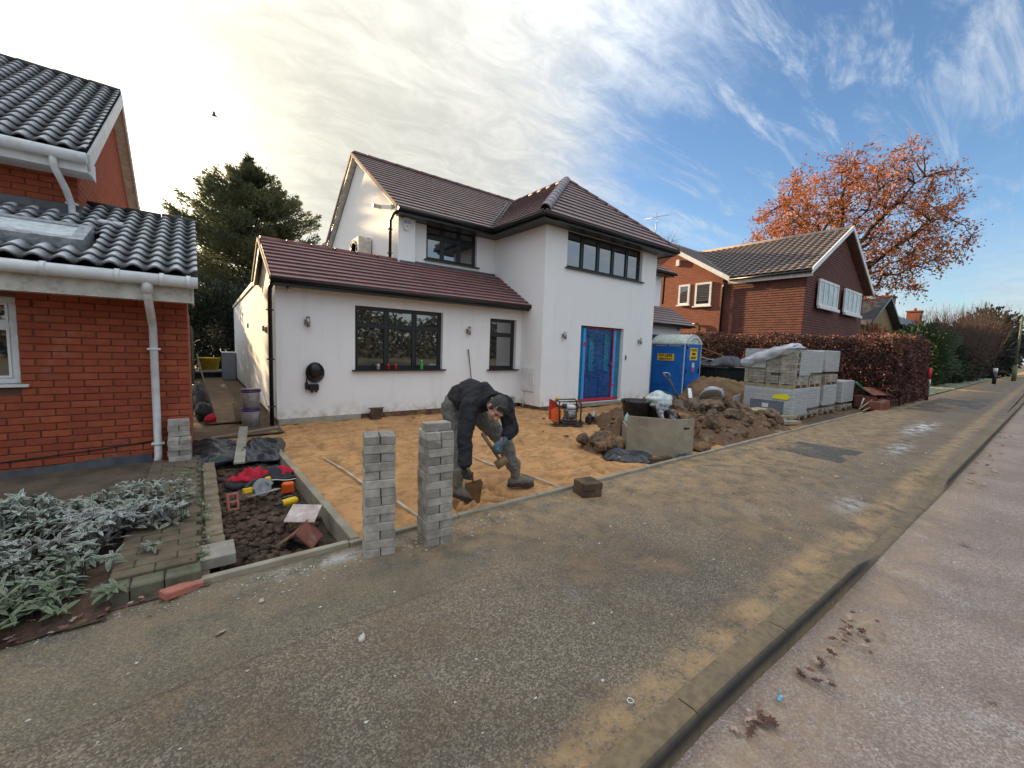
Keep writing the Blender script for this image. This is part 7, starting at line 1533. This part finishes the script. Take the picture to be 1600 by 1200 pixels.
# frosted border planting at the lower left
LT = []; ft = []
for i in range(6):
    f = i/5; w_ = .5*math.sin(math.pi*min(1, f*.92+.06))**.75
    if i == 5: w_ = .02
    x = f; zc = .05*f-.42*f*f*.55
    for s_ in (-1, 0, 1): LT.append((x, s_*w_*.30, zc+(.045 if s_ else 0)*w_*2)); ft.append(1.0 if s_ else (.25 if i < 5 else 1))
LF = []
for i in range(5):
    for s_ in (0, 1): a = i*3+s_; LF.append((a, a+3, a+4, a+1))
def f_frostleaf(t, pos, c, p):
    a = t.n('ShaderNodeAttribute', attribute_name='frost').outputs['Fac']; ri = t.n('ShaderNodeNewGeometry').outputs['Random Per Island']; r = t.n('ShaderNodeObjectInfo').outputs['Random']
    c = t.mix(ri, (.135, .165, .070), (.075, .105, .050)); c = t.mix(t.sm(t.noise(pos, 1.7, 2, .5), .52, .70, 0, .6), c, (.12, .075, .085))
    c = t.mix(t.sm(t.m('ADD', ri, r), 1.72, 1.85, 0, .7), c, (.42, .44, .14))
    x, y, z = xyz(t, pos)
    hf = t.m('MULTIPLY', t.sm(z, .02, .26, .25, 1.0), t.sm(y, 2.95, 3.6, .35, 1.0))
    fr = t.m('MULTIPLY', t.m('ADD', t.m('MULTIPLY', t.sm(a, .35, .95), .8), t.m('MULTIPLY', t.sm(t.noise(pos, 22, 4, .7), .48, .68), .75)), hf, clamp=True)
    return t.mix(t.m('MULTIPLY', fr, .80), c, (.50, .53, .52))
m_fleaf = mat('frosted_leaf', (.1, .1, .1), rough=.75, fn=f_frostleaf)
def leaf_join(mats, name, m, parent, kind=None):
    T = np.array(LT); V = []; n = len(mats)
    for M in mats:
        A = np.array(M); V.append(T@A[:3, :3].T+A[:3, 3])
    V = np.concatenate(V); F = np.array(LF); F = (F[None]+np.arange(n)[:, None, None]*len(LT)).reshape(-1, 4)
    me = bpy.data.meshes.new(name); me.vertices.add(len(V)); me.vertices.foreach_set('co', V.astype(np.float32).ravel()); me.loops.add(F.size); me.loops.foreach_set('vertex_index', F.astype(np.int32).ravel()); me.polygons.add(len(F)); me.polygons.foreach_set('loop_start', np.arange(0, F.size, 4, dtype=np.int32)); me.update(calc_edges=True)
    at = me.attributes.new('frost', 'FLOAT', 'POINT'); at.data.foreach_set('value', np.tile(np.array(ft, np.float32), n)); me.polygons.foreach_set('use_smooth', [True]*len(F)); me.materials.append(m)
    if name == 'leaf_shared': return me
    o = link(bpy.data.objects.new(name, me), parent, (0, 0, 0)); return props(o, kind=kind)
lm = leaf_join([Matrix.Identity(4)], 'leaf_shared', m_fleaf, None)
t = thing('frosted_border_plants', 'mass of low frosted plants with long drooping leaves in the border by the orange house', 'plants', (-1, 3.8, 0)); ML = []; stems = MB(); rs = random.Random(12)
def rosette(x, y, z, size, n, lst):
    tilt = Matrix.Rotation(rs.uniform(-.5, .5), 4, 'X')@Matrix.Rotation(rs.uniform(-.5, .5), 4, 'Y')
    for k in range(n):
        a = 6.28*k/n*1.0+rs.uniform(-.3, .3); lst.append(Matrix.Translation((x, y, z+.004*k))@tilt@Matrix.Rotation(a, 4, 'Z')@Matrix.Rotation(R(rs.uniform(-50, 14)), 4, 'Y')@Matrix.Scale(size*rs.uniform(.7, 1.2), 4))
for k in range(1500):
    x, y = rs.uniform(-2.6, -.12), 2.93+2.15*rs.random()
    if x > -.42 and (y > 4.75 or y < 3.75 or rs.random() < .35): continue
    if x > -.50-.9*(3.6-y)*.2 and y < 3.6: continue
    if y > 4.55+.25*noise.noise(Vector((x*3, 0, 0))): continue
    h = .07+.16*min(1, (y-2.9)/.5)*(.6+.7*noise.noise(Vector((x*2, y*2, 1)))+.4*rs.random()); h = max(.05, h); stems.tube([(x, y, .0), (x+rs.uniform(-.03, .03), y+rs.uniform(-.03, .03), h)], .003, 4)
    rosette(x, y, h, .062*rs.uniform(.75, 1.25), rs.choice((7, 8, 10, 11)), ML)
    if h > .14 and rs.random() < .7: rosette(x+rs.uniform(-.02, .02), y, h*.6, .085, 6, ML)
for k in range(110):
    x, y = rs.uniform(-1.35, -.58), 2.93+.4*rs.random(); h = .04+.10*rs.random(); stems.tube([(x, y, .0), (x, y, h)], .003, 4); rosette(x, y, h, .070, rs.choice((7, 8, 9)), ML)
ML.sort(key=lambda M: (M.translation-CAMP).length+(5 if M.translation.x < -1.05 else 0))
for M in ML[:300]:
    o = inst('leaf', lm, t, (0, 0, 0)); o.matrix_local = Matrix.Translation(-WP[t.name])@M
leaf_join(ML[300:], 'leaf', m_fleaf, t, 'stuff'); stems.build('stems', m_bark, t, kind='stuff')
for i, (x, y, h, lab) in enumerate(((-.42, 3.02, .05, 'small dark-leaved plant in front of the mossy kerb blocks'), (-.30, 3.42, .08, 'green tuft growing on the block path near its street end'), (-.46, 3.30, .12, 'frosted sprig at the edge of the border beside the path'), (-.82, 2.90, .04, 'small frosted plant at the street edge of the border, near the frame edge'))):
    q = thing('border_plant', lab, 'plant', (x, y, 0)); lst = []; rosette(x, y, h+.02, .085, 8, lst); rosette(x+.03, y-.02, h+.05, .07, 6, lst)
    for M in lst: o = inst('leaf', lm, q); o.matrix_local = Matrix.Translation(-WP[q.name])@M
wd = []
for k in range(420):
    y = rs.uniform(3.15, 5.6); x = -.06+rs.gauss(0, .045)+(-.04 if y > 4.6 else 0); rosette(x, y, .055+rs.random()*.03, .030, 5, wd)
for k in range(90): x, y = rs.uniform(-.42, -.02), rs.uniform(3.2, 5.2); rosette(x, y, .085, .022, 5, wd)
leaf_join(wd, 'frosty_weeds', m_fleaf, None, 'stuff')
# fallen leaves, litter, chips
m_dead = mat('dead_leaf', (.17, .07, .05), (.09, .05, .04), 30, .8, rand=.35); m_deadpale = mat('pale_dead_leaf', (.40, .30, .24), (.28, .18, .13), 30, .8, rand=.3)
def lobed(sd):
    rs2 = random.Random(sd); n = 14; vs = [(0, 0, .008)]; 
    for k in range(n): a = 6.28*k/n; r_ = (1.0 if k % 2 else .55)*rs2.uniform(.8, 1.2); vs.append((r_*math.cos(a), r_*math.sin(a)*.6, .25*rs2.random()))
    b = MB(); b.add(vs, [(0, 1+k, 1+(k+1) % n) for k in range(n)]); return b
lbs = [lobed(k) for k in range(5)]; dl = [[mesh_of(b, 'fallen_leaf', m) for b in lbs] for m in (m_dead, m_deadpale)]
def drop_leaf(x, y, z, s_, lab, grp, pale=0): inst('fallen_leaf', dl[pale][rs.randrange(5)], None, (x, y, z), (rs.uniform(-.3, .3), rs.uniform(-.3, .3), rs.uniform(0, 6.28)), (s_, s_, s_*.8), label=lab, cat='leaf', group=grp)
for (cx, cy, n, w_, lab, grp) in ((3.02, .62, 22, .08, 'curled brown leaf in the gutter drift farthest up the kerb', 'upper gutter leaf drift'), (2.50, .63, 18, .07, 'curled brown leaf in the middle gutter drift', 'middle gutter leaf drift'), (1.86, .67, 18, .06, 'dark curled leaf in the gutter drift nearest the camera', 'nearest gutter leaf drift')):
    for k in range(n): u = rs.gauss(0, w_); drop_leaf(cx+u*1.3, cy-abs(rs.gauss(0, w_*.9)), -.086+.016*rs.random(), rs.uniform(.018, .034), lab, grp, rs.random() < .4)
for k in range(80): drop_leaf(rs.uniform(-1.3, -.15), 2.91+rs.gauss(0, .07), .022+.03*rs.random(), rs.uniform(.015, .028), 'dead leaf in the litter along the street edge of the border', 'leaf litter along the border', rs.random() < .2)
for x, y, z, s_, lab in ((.05, 2.42, .008, .035, 'pale oak leaf alone on the pavement before the border'), (5.6, 1.15, -.03, .04, 'curled leaf on the dropped crossing'), (6.4, 1.5, .0, .05, 'pale leaf on the sandy part of the crossing'), (5.3, .30, -.08, .05, 'white leaf on the road beyond the dropped kerb'), (2.95, .02, -.09, .03, 'long pale leaf alone on the road')): drop_leaf(x, y, z, s_, lab, 'single leaves on the tarmac', 1)
for k in range(40): drop_leaf(rs.uniform(7.8, 16), .55-abs(rs.gauss(0, .12)), -.07, rs.uniform(.03, .05), 'frosty leaf in the far gutter past the crossing', 'leaves in the far gutter', rs.random() < .6)
q = thing('sweet_wrapper', 'small blue crumpled wrapper in the gutter', 'wrapper', (2.1, .62, -.08)); b = MB(); b.ball((2.10, .615, -.078), (.022, .013, .009), 10, 6, jit=.9, seed=3); b.build('wrapper', mat('blue_wrapper', (.10, .35, .55), (.5, .6, .65), 60, .3), q)
q = thing('rubber_ring', 'thin white rubber ring lying by the kerb', 'ring', (1.43, .98, 0)); b = MB(); b.tube([(1.43+.013*math.cos(a*.45), .955+.013*math.sin(a*.45), .010) for a in range(15)], .0018, 6); b.build('ring', m_upvc, q)
m_chip = mat('pale_stone_chip', (.58, .55, .50), (.40, .36, .30), 40, .8, rand=.2); cm = []
for k in range(4): b = MB(); b.ball((0, 0, 0), 1, 7, 5, jit=.7, seed=k); cm.append(mesh_of(b, 'stone_chip', m_chip))
b = MB()
for k in range(520):
    x, y = rs.uniform(-1.5, 10), rs.uniform(-1.2, 2.9)
    if rs.random() < .4: x, y = rs.uniform(.1, 2.2), 2.9-abs(rs.gauss(0, .12))
    z = zroad(x, y)+.002 if y < .65 else zpav(x, y)+.002
    if .65 < y < .85: continue
    s_ = rs.uniform(.0025, .0065)*(1+.12*x); b.ball((x, y, z), (s_*1.5, s_, s_*.6), 6, 4, jit=.7, seed=k)
b.build('stone_chips', m_chip, kind='stuff')
for i, (x, y, s_) in enumerate(((.62, 1.98, .016), (.42, 1.3, .012), (.25, 2.6, .012))): q = thing('stone', ('pale pebble on the pavement, largest one', 'small yellowish pebble low on the pavement', 'small white stone on the pavement near the path corner')[i], 'stone', (x, y, 0)); inst('stone_body', cm[i], q, (x, y, .01), (0, 0, 1), (s_*1.4, s_, s_))
# frosty crumbs along the border edge and edging
b = MB()
for k in range(420):
    x = rs.uniform(.2, 1.3) if k % 2 else rs.uniform(-1.0, .4); y = 2.93-abs(rs.gauss(0, .07)); s_ = rs.uniform(.002, .006); b.ball((x, y, .003), (s_*1.3, s_, s_*.6), 6, 4, jit=.8, seed=k)
b.build('mortar_crumbs', mat('frosted_crumbs', (.42, .41, .36), (.20, .17, .12), 25, .9), kind='stuff')

# planting across the road, behind the viewpoint: what the ground-floor windows mirror
rg9 = np.random.default_rng(19); P = np.stack([rg9.uniform(-45, 75, 60000), rg9.uniform(-29, -25, 60000), rg9.uniform(0, 7, 60000)], 1); P = [p for p in P if p[2] < 4.6+2.6*noise.noise(Vector((p[0]*.13, 0, 4)))+1.2*noise.noise(Vector((p[0]*.5, 0, 2)))]
leaf_cloud('roadside_trees', P, .5, leafmat('dark_foliage', (.012, .015, .009), (.007, .009, .006), trans=0), None, .6, None, 19, 'stuff')  # leaf colour set very dark so the mirrored trees stay dark
# ================================================================ THE WORKER
def chain(mb, pts, n=14):
    for i, (p, r) in enumerate(pts):
        mb.ball(p, r, n, 10)
        if i:
            q, s = pts[i-1]; a, b = Vector(q), Vector(p)
            if (a-b).length > 1e-4: mb.tube([a, b], [s, r], n)
def blob(mb, name, m, parent, vox, smooth_it=6, disp=0.0, dscale=.12, dtype='CLOUDS', label=None):
    o = mb.build(name, m, parent); r = o.modifiers.new('r', 'REMESH'); r.mode = 'VOXEL'; r.voxel_size = vox; r.use_smooth_shade = True
    s = o.modifiers.new('s', 'SMOOTH'); s.iterations = smooth_it; s.factor = .6
    if disp:
        tx = bpy.data.textures.new(name+'_folds', dtype); tx.noise_scale = dscale
        if dtype == 'CLOUDS': tx.noise_depth = 2
        d = o.modifiers.new('d', 'DISPLACE'); d.texture = tx; d.strength = disp; d.mid_level = .5; d.texture_coords = 'GLOBAL'
        s2 = o.modifiers.new('s2', 'SMOOTH'); s2.iterations = 1
    return props(o, label)
W = thing('person', 'worker in black sweatshirt and grey muddy trousers bending over the sand with trowel and mallet', 'person', (2.35, 3.45, 0))
hipR, hipL = Vector((2.10, 3.74, .83)), Vector((2.34, 3.70, .83)); knR, knL = Vector((2.10, 3.53, .47)), Vector((2.60, 3.48, .48)); anR, anL = Vector((2.04, 3.50, .10)), Vector((2.73, 3.44, .10))
pel = Vector((2.21, 3.74, .90)); mid = Vector((2.20, 3.55, 1.00)); che = Vector((2.20, 3.34, 1.00)); shR, shL = Vector((2.01, 3.26, .93)), Vector((2.42, 3.26, .93)); elR, elL = Vector((1.90, 3.16, .66)), Vector((2.44, 3.16, .69)); wrR, wrL = Vector((1.86, 3.06, .42)), Vector((2.27, 3.09, .60))
neck = Vector((2.20, 3.17, .975)); head = Vector((2.175, 3.045, .935))
fu = Vector((.20, -.72, .52)).normalized(); ff_ = Vector((-.34, -.42, -.84)); ff_ = (ff_-fu*ff_.dot(fu)).normalized(); fr_ = ff_.cross(fu)   # head: up, forward, its right... 
HM = Matrix((fr_, ff_, fu)).transposed().to_4x4(); HM.translation = head          # local: x side, y face, z crown
def Hh(x, y, z): return HM@Vector((x, y, z))
m_skin = mat('skin', (.50, .27, .19), (.42, .20, .14), 30, .5, .15, 200)
b = MB(); Rh = HM.to_3x3()
b.ball(head+Rh@Vector((0, -.015, .03)), (.074, .092, .085), 20, 14, M=Rh); b.ball(Hh(0, .025, -.035), (.060, .065, .075), 18, 12, M=Rh); b.ball(Hh(0, .055, -.082), (.034, .030, .026), 14, 10, M=Rh)    # cranium, face, chin
b.ball(Hh(0, .078, .018), (.052, .018, .014), 14, 8, M=Rh); b.ball(Hh(-.034, .070, -.028), (.020, .018, .020), 10, 8, M=Rh); b.ball(Hh(.034, .070, -.028), (.020, .018, .020), 10, 8, M=Rh)      # brow, cheeks
chain(b, [(Hh(0, .088, .008), .009), (Hh(0, .102, -.018), .012), (Hh(0, .108, -.030), .0145)]); b.ball(Hh(-.013, .094, -.032), .010, 10, 8); b.ball(Hh(.013, .094, -.032), .010, 10, 8)
b.ball(Hh(0, .088, -.056), (.022, .010, .006), 12, 8, M=Rh); b.ball(Hh(0, .086, -.067), (.020, .010, .007), 12, 8, M=Rh)
for s_ in (-1, 1): b.ball(Hh(s_*.078, -.008, -.008), (.010, .020, .032), 12, 10, M=Rh)
chain(b, [(Hh(0, -.02, -.05), .052), (neck, .058), (che, .085), (mid, .11), (pel, .12)])
chain(b, [(che, .08), (shR, .055), (elR, .040), (wrR, .028), (wrR+Vector((-.003, -.01, -.02)), .017)]); chain(b, [(che, .08), (shL, .055), (elL, .040), (wrL, .028), (wrL+Vector((-.015, -.004, -.01)), .017)])
chain(b, [(pel, .12), (hipR, .085), (knR, .055), (anR, .040)]); chain(b, [(pel, .12), (hipL, .085), (knL, .055), (anL, .040)])
blob(b, 'body', m_skin, W, .0055, 3)
m_hair = mat('dark_greying_hair', (.018, .017, .017), (.060, .058, .056), 90, .6, .8, 160, bdist=.006)
b = MB(); b.ball(head+Rh@Vector((0, -.022, .040)), (.078, .090, .081), 24, 16, M=Rh); b.ball(Hh(0, .045, .080), (.050, .030, .024), 16, 10, M=Rh)
for s_ in (-1, 1): b.ball(Hh(s_*.066, -.02, .005), (.018, .055, .050), 14, 10, M=Rh)
for k in range(46):
    a = -1.3+2.6*k/45; rs_ = random.Random(k); b.tube([Hh(.062*math.sin(a), .052, .085+.02*rs_.random()), Hh(.072*math.sin(a)+.006*rs_.uniform(-1, 1), .072+.010*rs_.random(), .060-.010*rs_.random())], [.006, .0025], 6)
blob(b, 'hair', m_hair, W, .005, 2, .010, .012)
b = MB()
for s_ in (-1, 1): b.ball(Hh(s_*.029, .080, .0), (.011, .008, .007), 12, 8, M=Rh)
b.build('eyes', mat('eye', (.30, .24, .20), rough=.2), W, kind='stuff')
b = MB()
for s_ in (-1, 1): b.tube([Hh(s_*.014, .096, .016), Hh(s_*.030, .094, .022), Hh(s_*.048, .080, .016)], [.004, .005, .003], 6)
b.build('eyebrows', m_hair, W, kind='stuff')
# sweatshirt
m_swt = mat('black_sweatshirt', (.014, .014, .017), (.024, .024, .028), 8, .95, .5, 140, dirt=((.075, .07, .065), 5, .55, .78, .5))
b = MB()
chain(b, [(pel+Vector((0, .0, .03)), .165), (mid+Vector((0, 0, .0)), .160), (che+Vector((0, .02, -.01)), .150)]); b.ball(mid+Vector((0, .02, -.05)), (.18, .22, .13)); b.ball(che+Vector((0, .03, -.02)), (.205, .16, .135), 20, 14)
chain(b, [(che+Vector((0, 0, .03)), .12), (neck+Vector((0, .03, .0)), .085)])
chain(b, [(che, .12), (shR, .088), ((shR+elR)/2+Vector((.0, .0, .0)), .078), (elR, .072), ((elR+wrR)/2, .062), (wrR+Vector((0, 0, .02)), .048)]); chain(b, [(che, .12), (shL, .088), ((shL+elL)/2, .080), (elL, .074), (elL.lerp(wrL, .45), .060), (elL.lerp(wrL, .62), .046)])
for i in range(9):    # gathered folds at elbows and waist
    f = i/8; p = elR.lerp(wrR, .1+.8*f); b.tube([p+Vector((.06*math.cos(q*.8), .06*math.sin(q*.8), .01*math.sin(q+i))) for q in range(9)], .012, 6)
blob(b, 'sweatshirt', m_swt, W, .0075, 5, .034, .07)
b = MB(); c0 = neck+Vector((0, -.01, .01)); ax = (head-neck).normalized(); e1 = ax.orthogonal().normalized(); e2 = ax.cross(e1); b.tube([c0+e1*.078*math.cos(k*.42)+e2*.070*math.sin(k*.42) for k in range(16)], .014, 8); b.build('collar', m_swt, W)
# trousers
def f_trs(t, pos, c, p):
    x, y, z = xyz(t, pos); n = t.noise(pos, 6, 5, .65)
    c = t.mix(t.sm(n, .35, .65), (.160, .158, .140), (.095, .095, .086)); c = t.mix(t.m('MULTIPLY', t.sm(t.noise(pos, 13, 5, .7), .50, .66), t.sm(z, .75, .15, .25, .9)), c, (.22, .165, .11)); set_bump(t, p, t.m('ADD', t.noise(pos, 130, 3), t.noise(pos, 16, 4, .6)), .5, .008); return c
m_trs = mat('grey_work_trousers', (.1, .1, .1), rough=.9, fn=f_trs)
b = MB(); b.ball(pel+Vector((0, .03, -.02)), (.185, .15, .15), 20, 14)
for h_, k_, a_ in ((hipR, knR, anR), (hipL, knL, anL)):
    chain(b, [(pel, .13), (h_, .125), (h_.lerp(k_, .5), .105), (k_, .085), (k_.lerp(a_, .3), .080), (k_.lerp(a_, .62), .070), (k_.lerp(a_, .80), .058)])
    for i in range(5): p = k_.lerp(a_, .35+.1*i); b.tube([p+Vector((.070*math.cos(q*.8), .070*math.sin(q*.8), .012*math.sin(q*2+i))) for q in range(9)], .011, 6)
b.cbox((hipL.x+.05, hipL.y-.12, .60), (hipL.x+.17, hipL.y-.01, .74), .01)
blob(b, 'trousers', m_trs, W, .0075, 3, .034, .06)
# boots
m_boot = mat('muddy_grey_boot', (.12, .125, .11), (.20, .165, .12), 14, .8, .6, 60, dirt=((.06, .06, .055), 9, .5, .65, .8))
def boot(an, d, lab):
    d = Vector((*d, 0)).normalized(); b = MB(); g = Vector((an.x, an.y, 0)); s_ = Vector((-d.y, d.x, 0))
    chain(b, [(an+Vector((0, 0, .14)), .056), (an+Vector((0, 0, .05)), .054), (an, .052)]); chain(b, [(g-d*.04+Vector((0, 0, .035)), .046), (g+d*.06+Vector((0, 0, .040)), .050), (g+d*.15+Vector((0, 0, .030)), .044), (g+d*.185+Vector((0, 0, .026)), .036)])
    o = blob(b, 'boot', m_boot, W, .006, 3, .010, .03); b = MB(); pl = [g+d*u+s_*v for u, v in ((-.085, -.02), (-.085, .02), (-.06, .036), (.0, .036), (.10, .046), (.17, .040), (.215, .018), (.215, -.018), (.17, -.040), (.10, -.046), (.0, -.036), (-.06, -.036))]
    b.prism([Vector((v.x, v.y, -.025)) for v in pl], (0, 0, .028)); b.build('sole', m_toolblack, o)
boot(anR, (.35, -.9), 'right'); boot(anL, (1.0, -.42), 'left')
# gloves: palm and five curled fingers closed on the handles
def glove(wr, palm_dir, across, curl, m, lab, grip):
    pd, ac, cu = (Vector(v).normalized() for v in (palm_dir, across, curl)); b = MB(); pc = wr+pd*.05
    chain(b, [(wr-pd*.045, .036), (wr, .034), (wr+pd*.03, .033)]); chain(b, [(wr+pd*.02-ac*.02, .024), (wr+pd*.07-ac*.018, .020)]); chain(b, [(wr+pd*.02+ac*.02, .024), (wr+pd*.07+ac*.022, .019)]); 
    for k in range(4):
        o_ = ac*(-.030+.020*k); ln = (.9, 1.0, .96, .78)[k]; chain(b, [(wr+pd*.02+o_*.6, .018), (wr+pd*.085+o_, .0135), (wr+pd*(.085+.020*ln)+o_+cu*.030*ln, .0115), (wr+pd*(.075+.006*ln)+o_+cu*.055*ln, .0105), (wr+pd*.050+o_+cu*.062*ln, .0095)], 10)
    chain(b, [(wr+pd*.02-ac*.026, .018), (wr+pd*.050-ac*.052+cu*.018, .014), (wr+pd*.065-ac*.040+cu*.046, .012), (wr+pd*.068-ac*.018+cu*.060, .0105)], 10)
    return blob(b, 'glove', m, W, .0042, 2, label=lab)
gr = Vector((.15, -.05, -.98)); glove(wrR, (.02, -.25, -1), (.35, -.9, .1), (.95, .3, -.1), mat('black_glove', (.022, .024, .022), (.05, .048, .042), 20, .85, .4, 90), 'black work glove round the trowel handle', None)
glove(wrL+Vector((-.0, 0, -.01)), (-.85, -.15, -.5), (-.35, .1, .85), (-.2, -.95, -.2), mat('blue_glove', (.10, .17, .22), (.05, .055, .055), 16, .8, .4, 90), 'blue and grey work glove round the mallet handle', None)
m_rust = mat('sandy_steel', (.27, .17, .085), (.17, .11, .06), 12, .6, .4, 60, metal=.15)
t = thing('trowel', 'sandy bricklaying trowel held in the right glove, its tip in the sand', 'trowel', (1.95, 3.1, .2)); hb = wrR+Vector((.045, -.035, -.075)); ht = hb+Vector((-.05, -.01, .09)); b = MB(); b.tube([ht, hb], [.016, .013], 10); b.build('handle', m_shaft, t); tip = Vector((2.085, 3.175, .0)); b = MB(); b.tube([hb, hb+Vector((.02, .01, -.03)), hb.lerp(tip, .25)], .006, 8); b.build('tang', m_iron, t)
st_ = hb.lerp(tip, .18); dv = (tip-st_).normalized(); sv = dv.cross(Vector((-.45, -.88, .1))).normalized(); nv = dv.cross(sv); b = MB(); b.prism([st_+sv*.075, st_+dv*.06+sv*.085, tip+sv*.012-dv*.01, tip-sv*.012-dv*.01, st_+dv*.06-sv*.085, st_-sv*.075], nv*.003); b.build('blade', m_rust, t)
t = thing('mallet', 'brown-headed mallet held in the blue glove', 'mallet', (2.2, 3.1, .5)); a = Vector((2.075, 3.13, .695)); c_ = Vector((2.235, 3.035, .42)); b = MB(); b.tube([a, a.lerp(c_, .5), c_], [.019, .016, .014], 10); b.build('handle', m_shaft, t); dv = (c_-a).normalized(); sv = dv.cross(Vector((-.4, -.9, 0))).normalized(); b = MB(); b.tube([c_-sv*.062, c_-sv*.058, c_+sv*.058, c_+sv*.062], [.036, .042, .042, .036], 18); b.build('mallet_head', m_rust, t)

t = thing('bird', 'small dark bird flying high above the gap between the houses', 'bird', (1.54, 41.5, 18.8)); bp = Vector((1.54, 41.5, 18.8)); m_bird = mat('bird_plumage', (.05, .05, .055), rough=.8)
b = MB(); b.ball(bp, (.20, .07, .06), 10, 8); b.build('bird_body', m_bird, t)
for s_ in (-1, 1): b = MB(); b.prism([bp+Vector((.08, 0, .02)), bp+Vector((-.08, 0, .02)), bp+Vector((-.12, .45*s_, .10)), bp+Vector((.02, .40*s_, .10))], (0, 0, .012)); b.build('wing', m_bird, t)
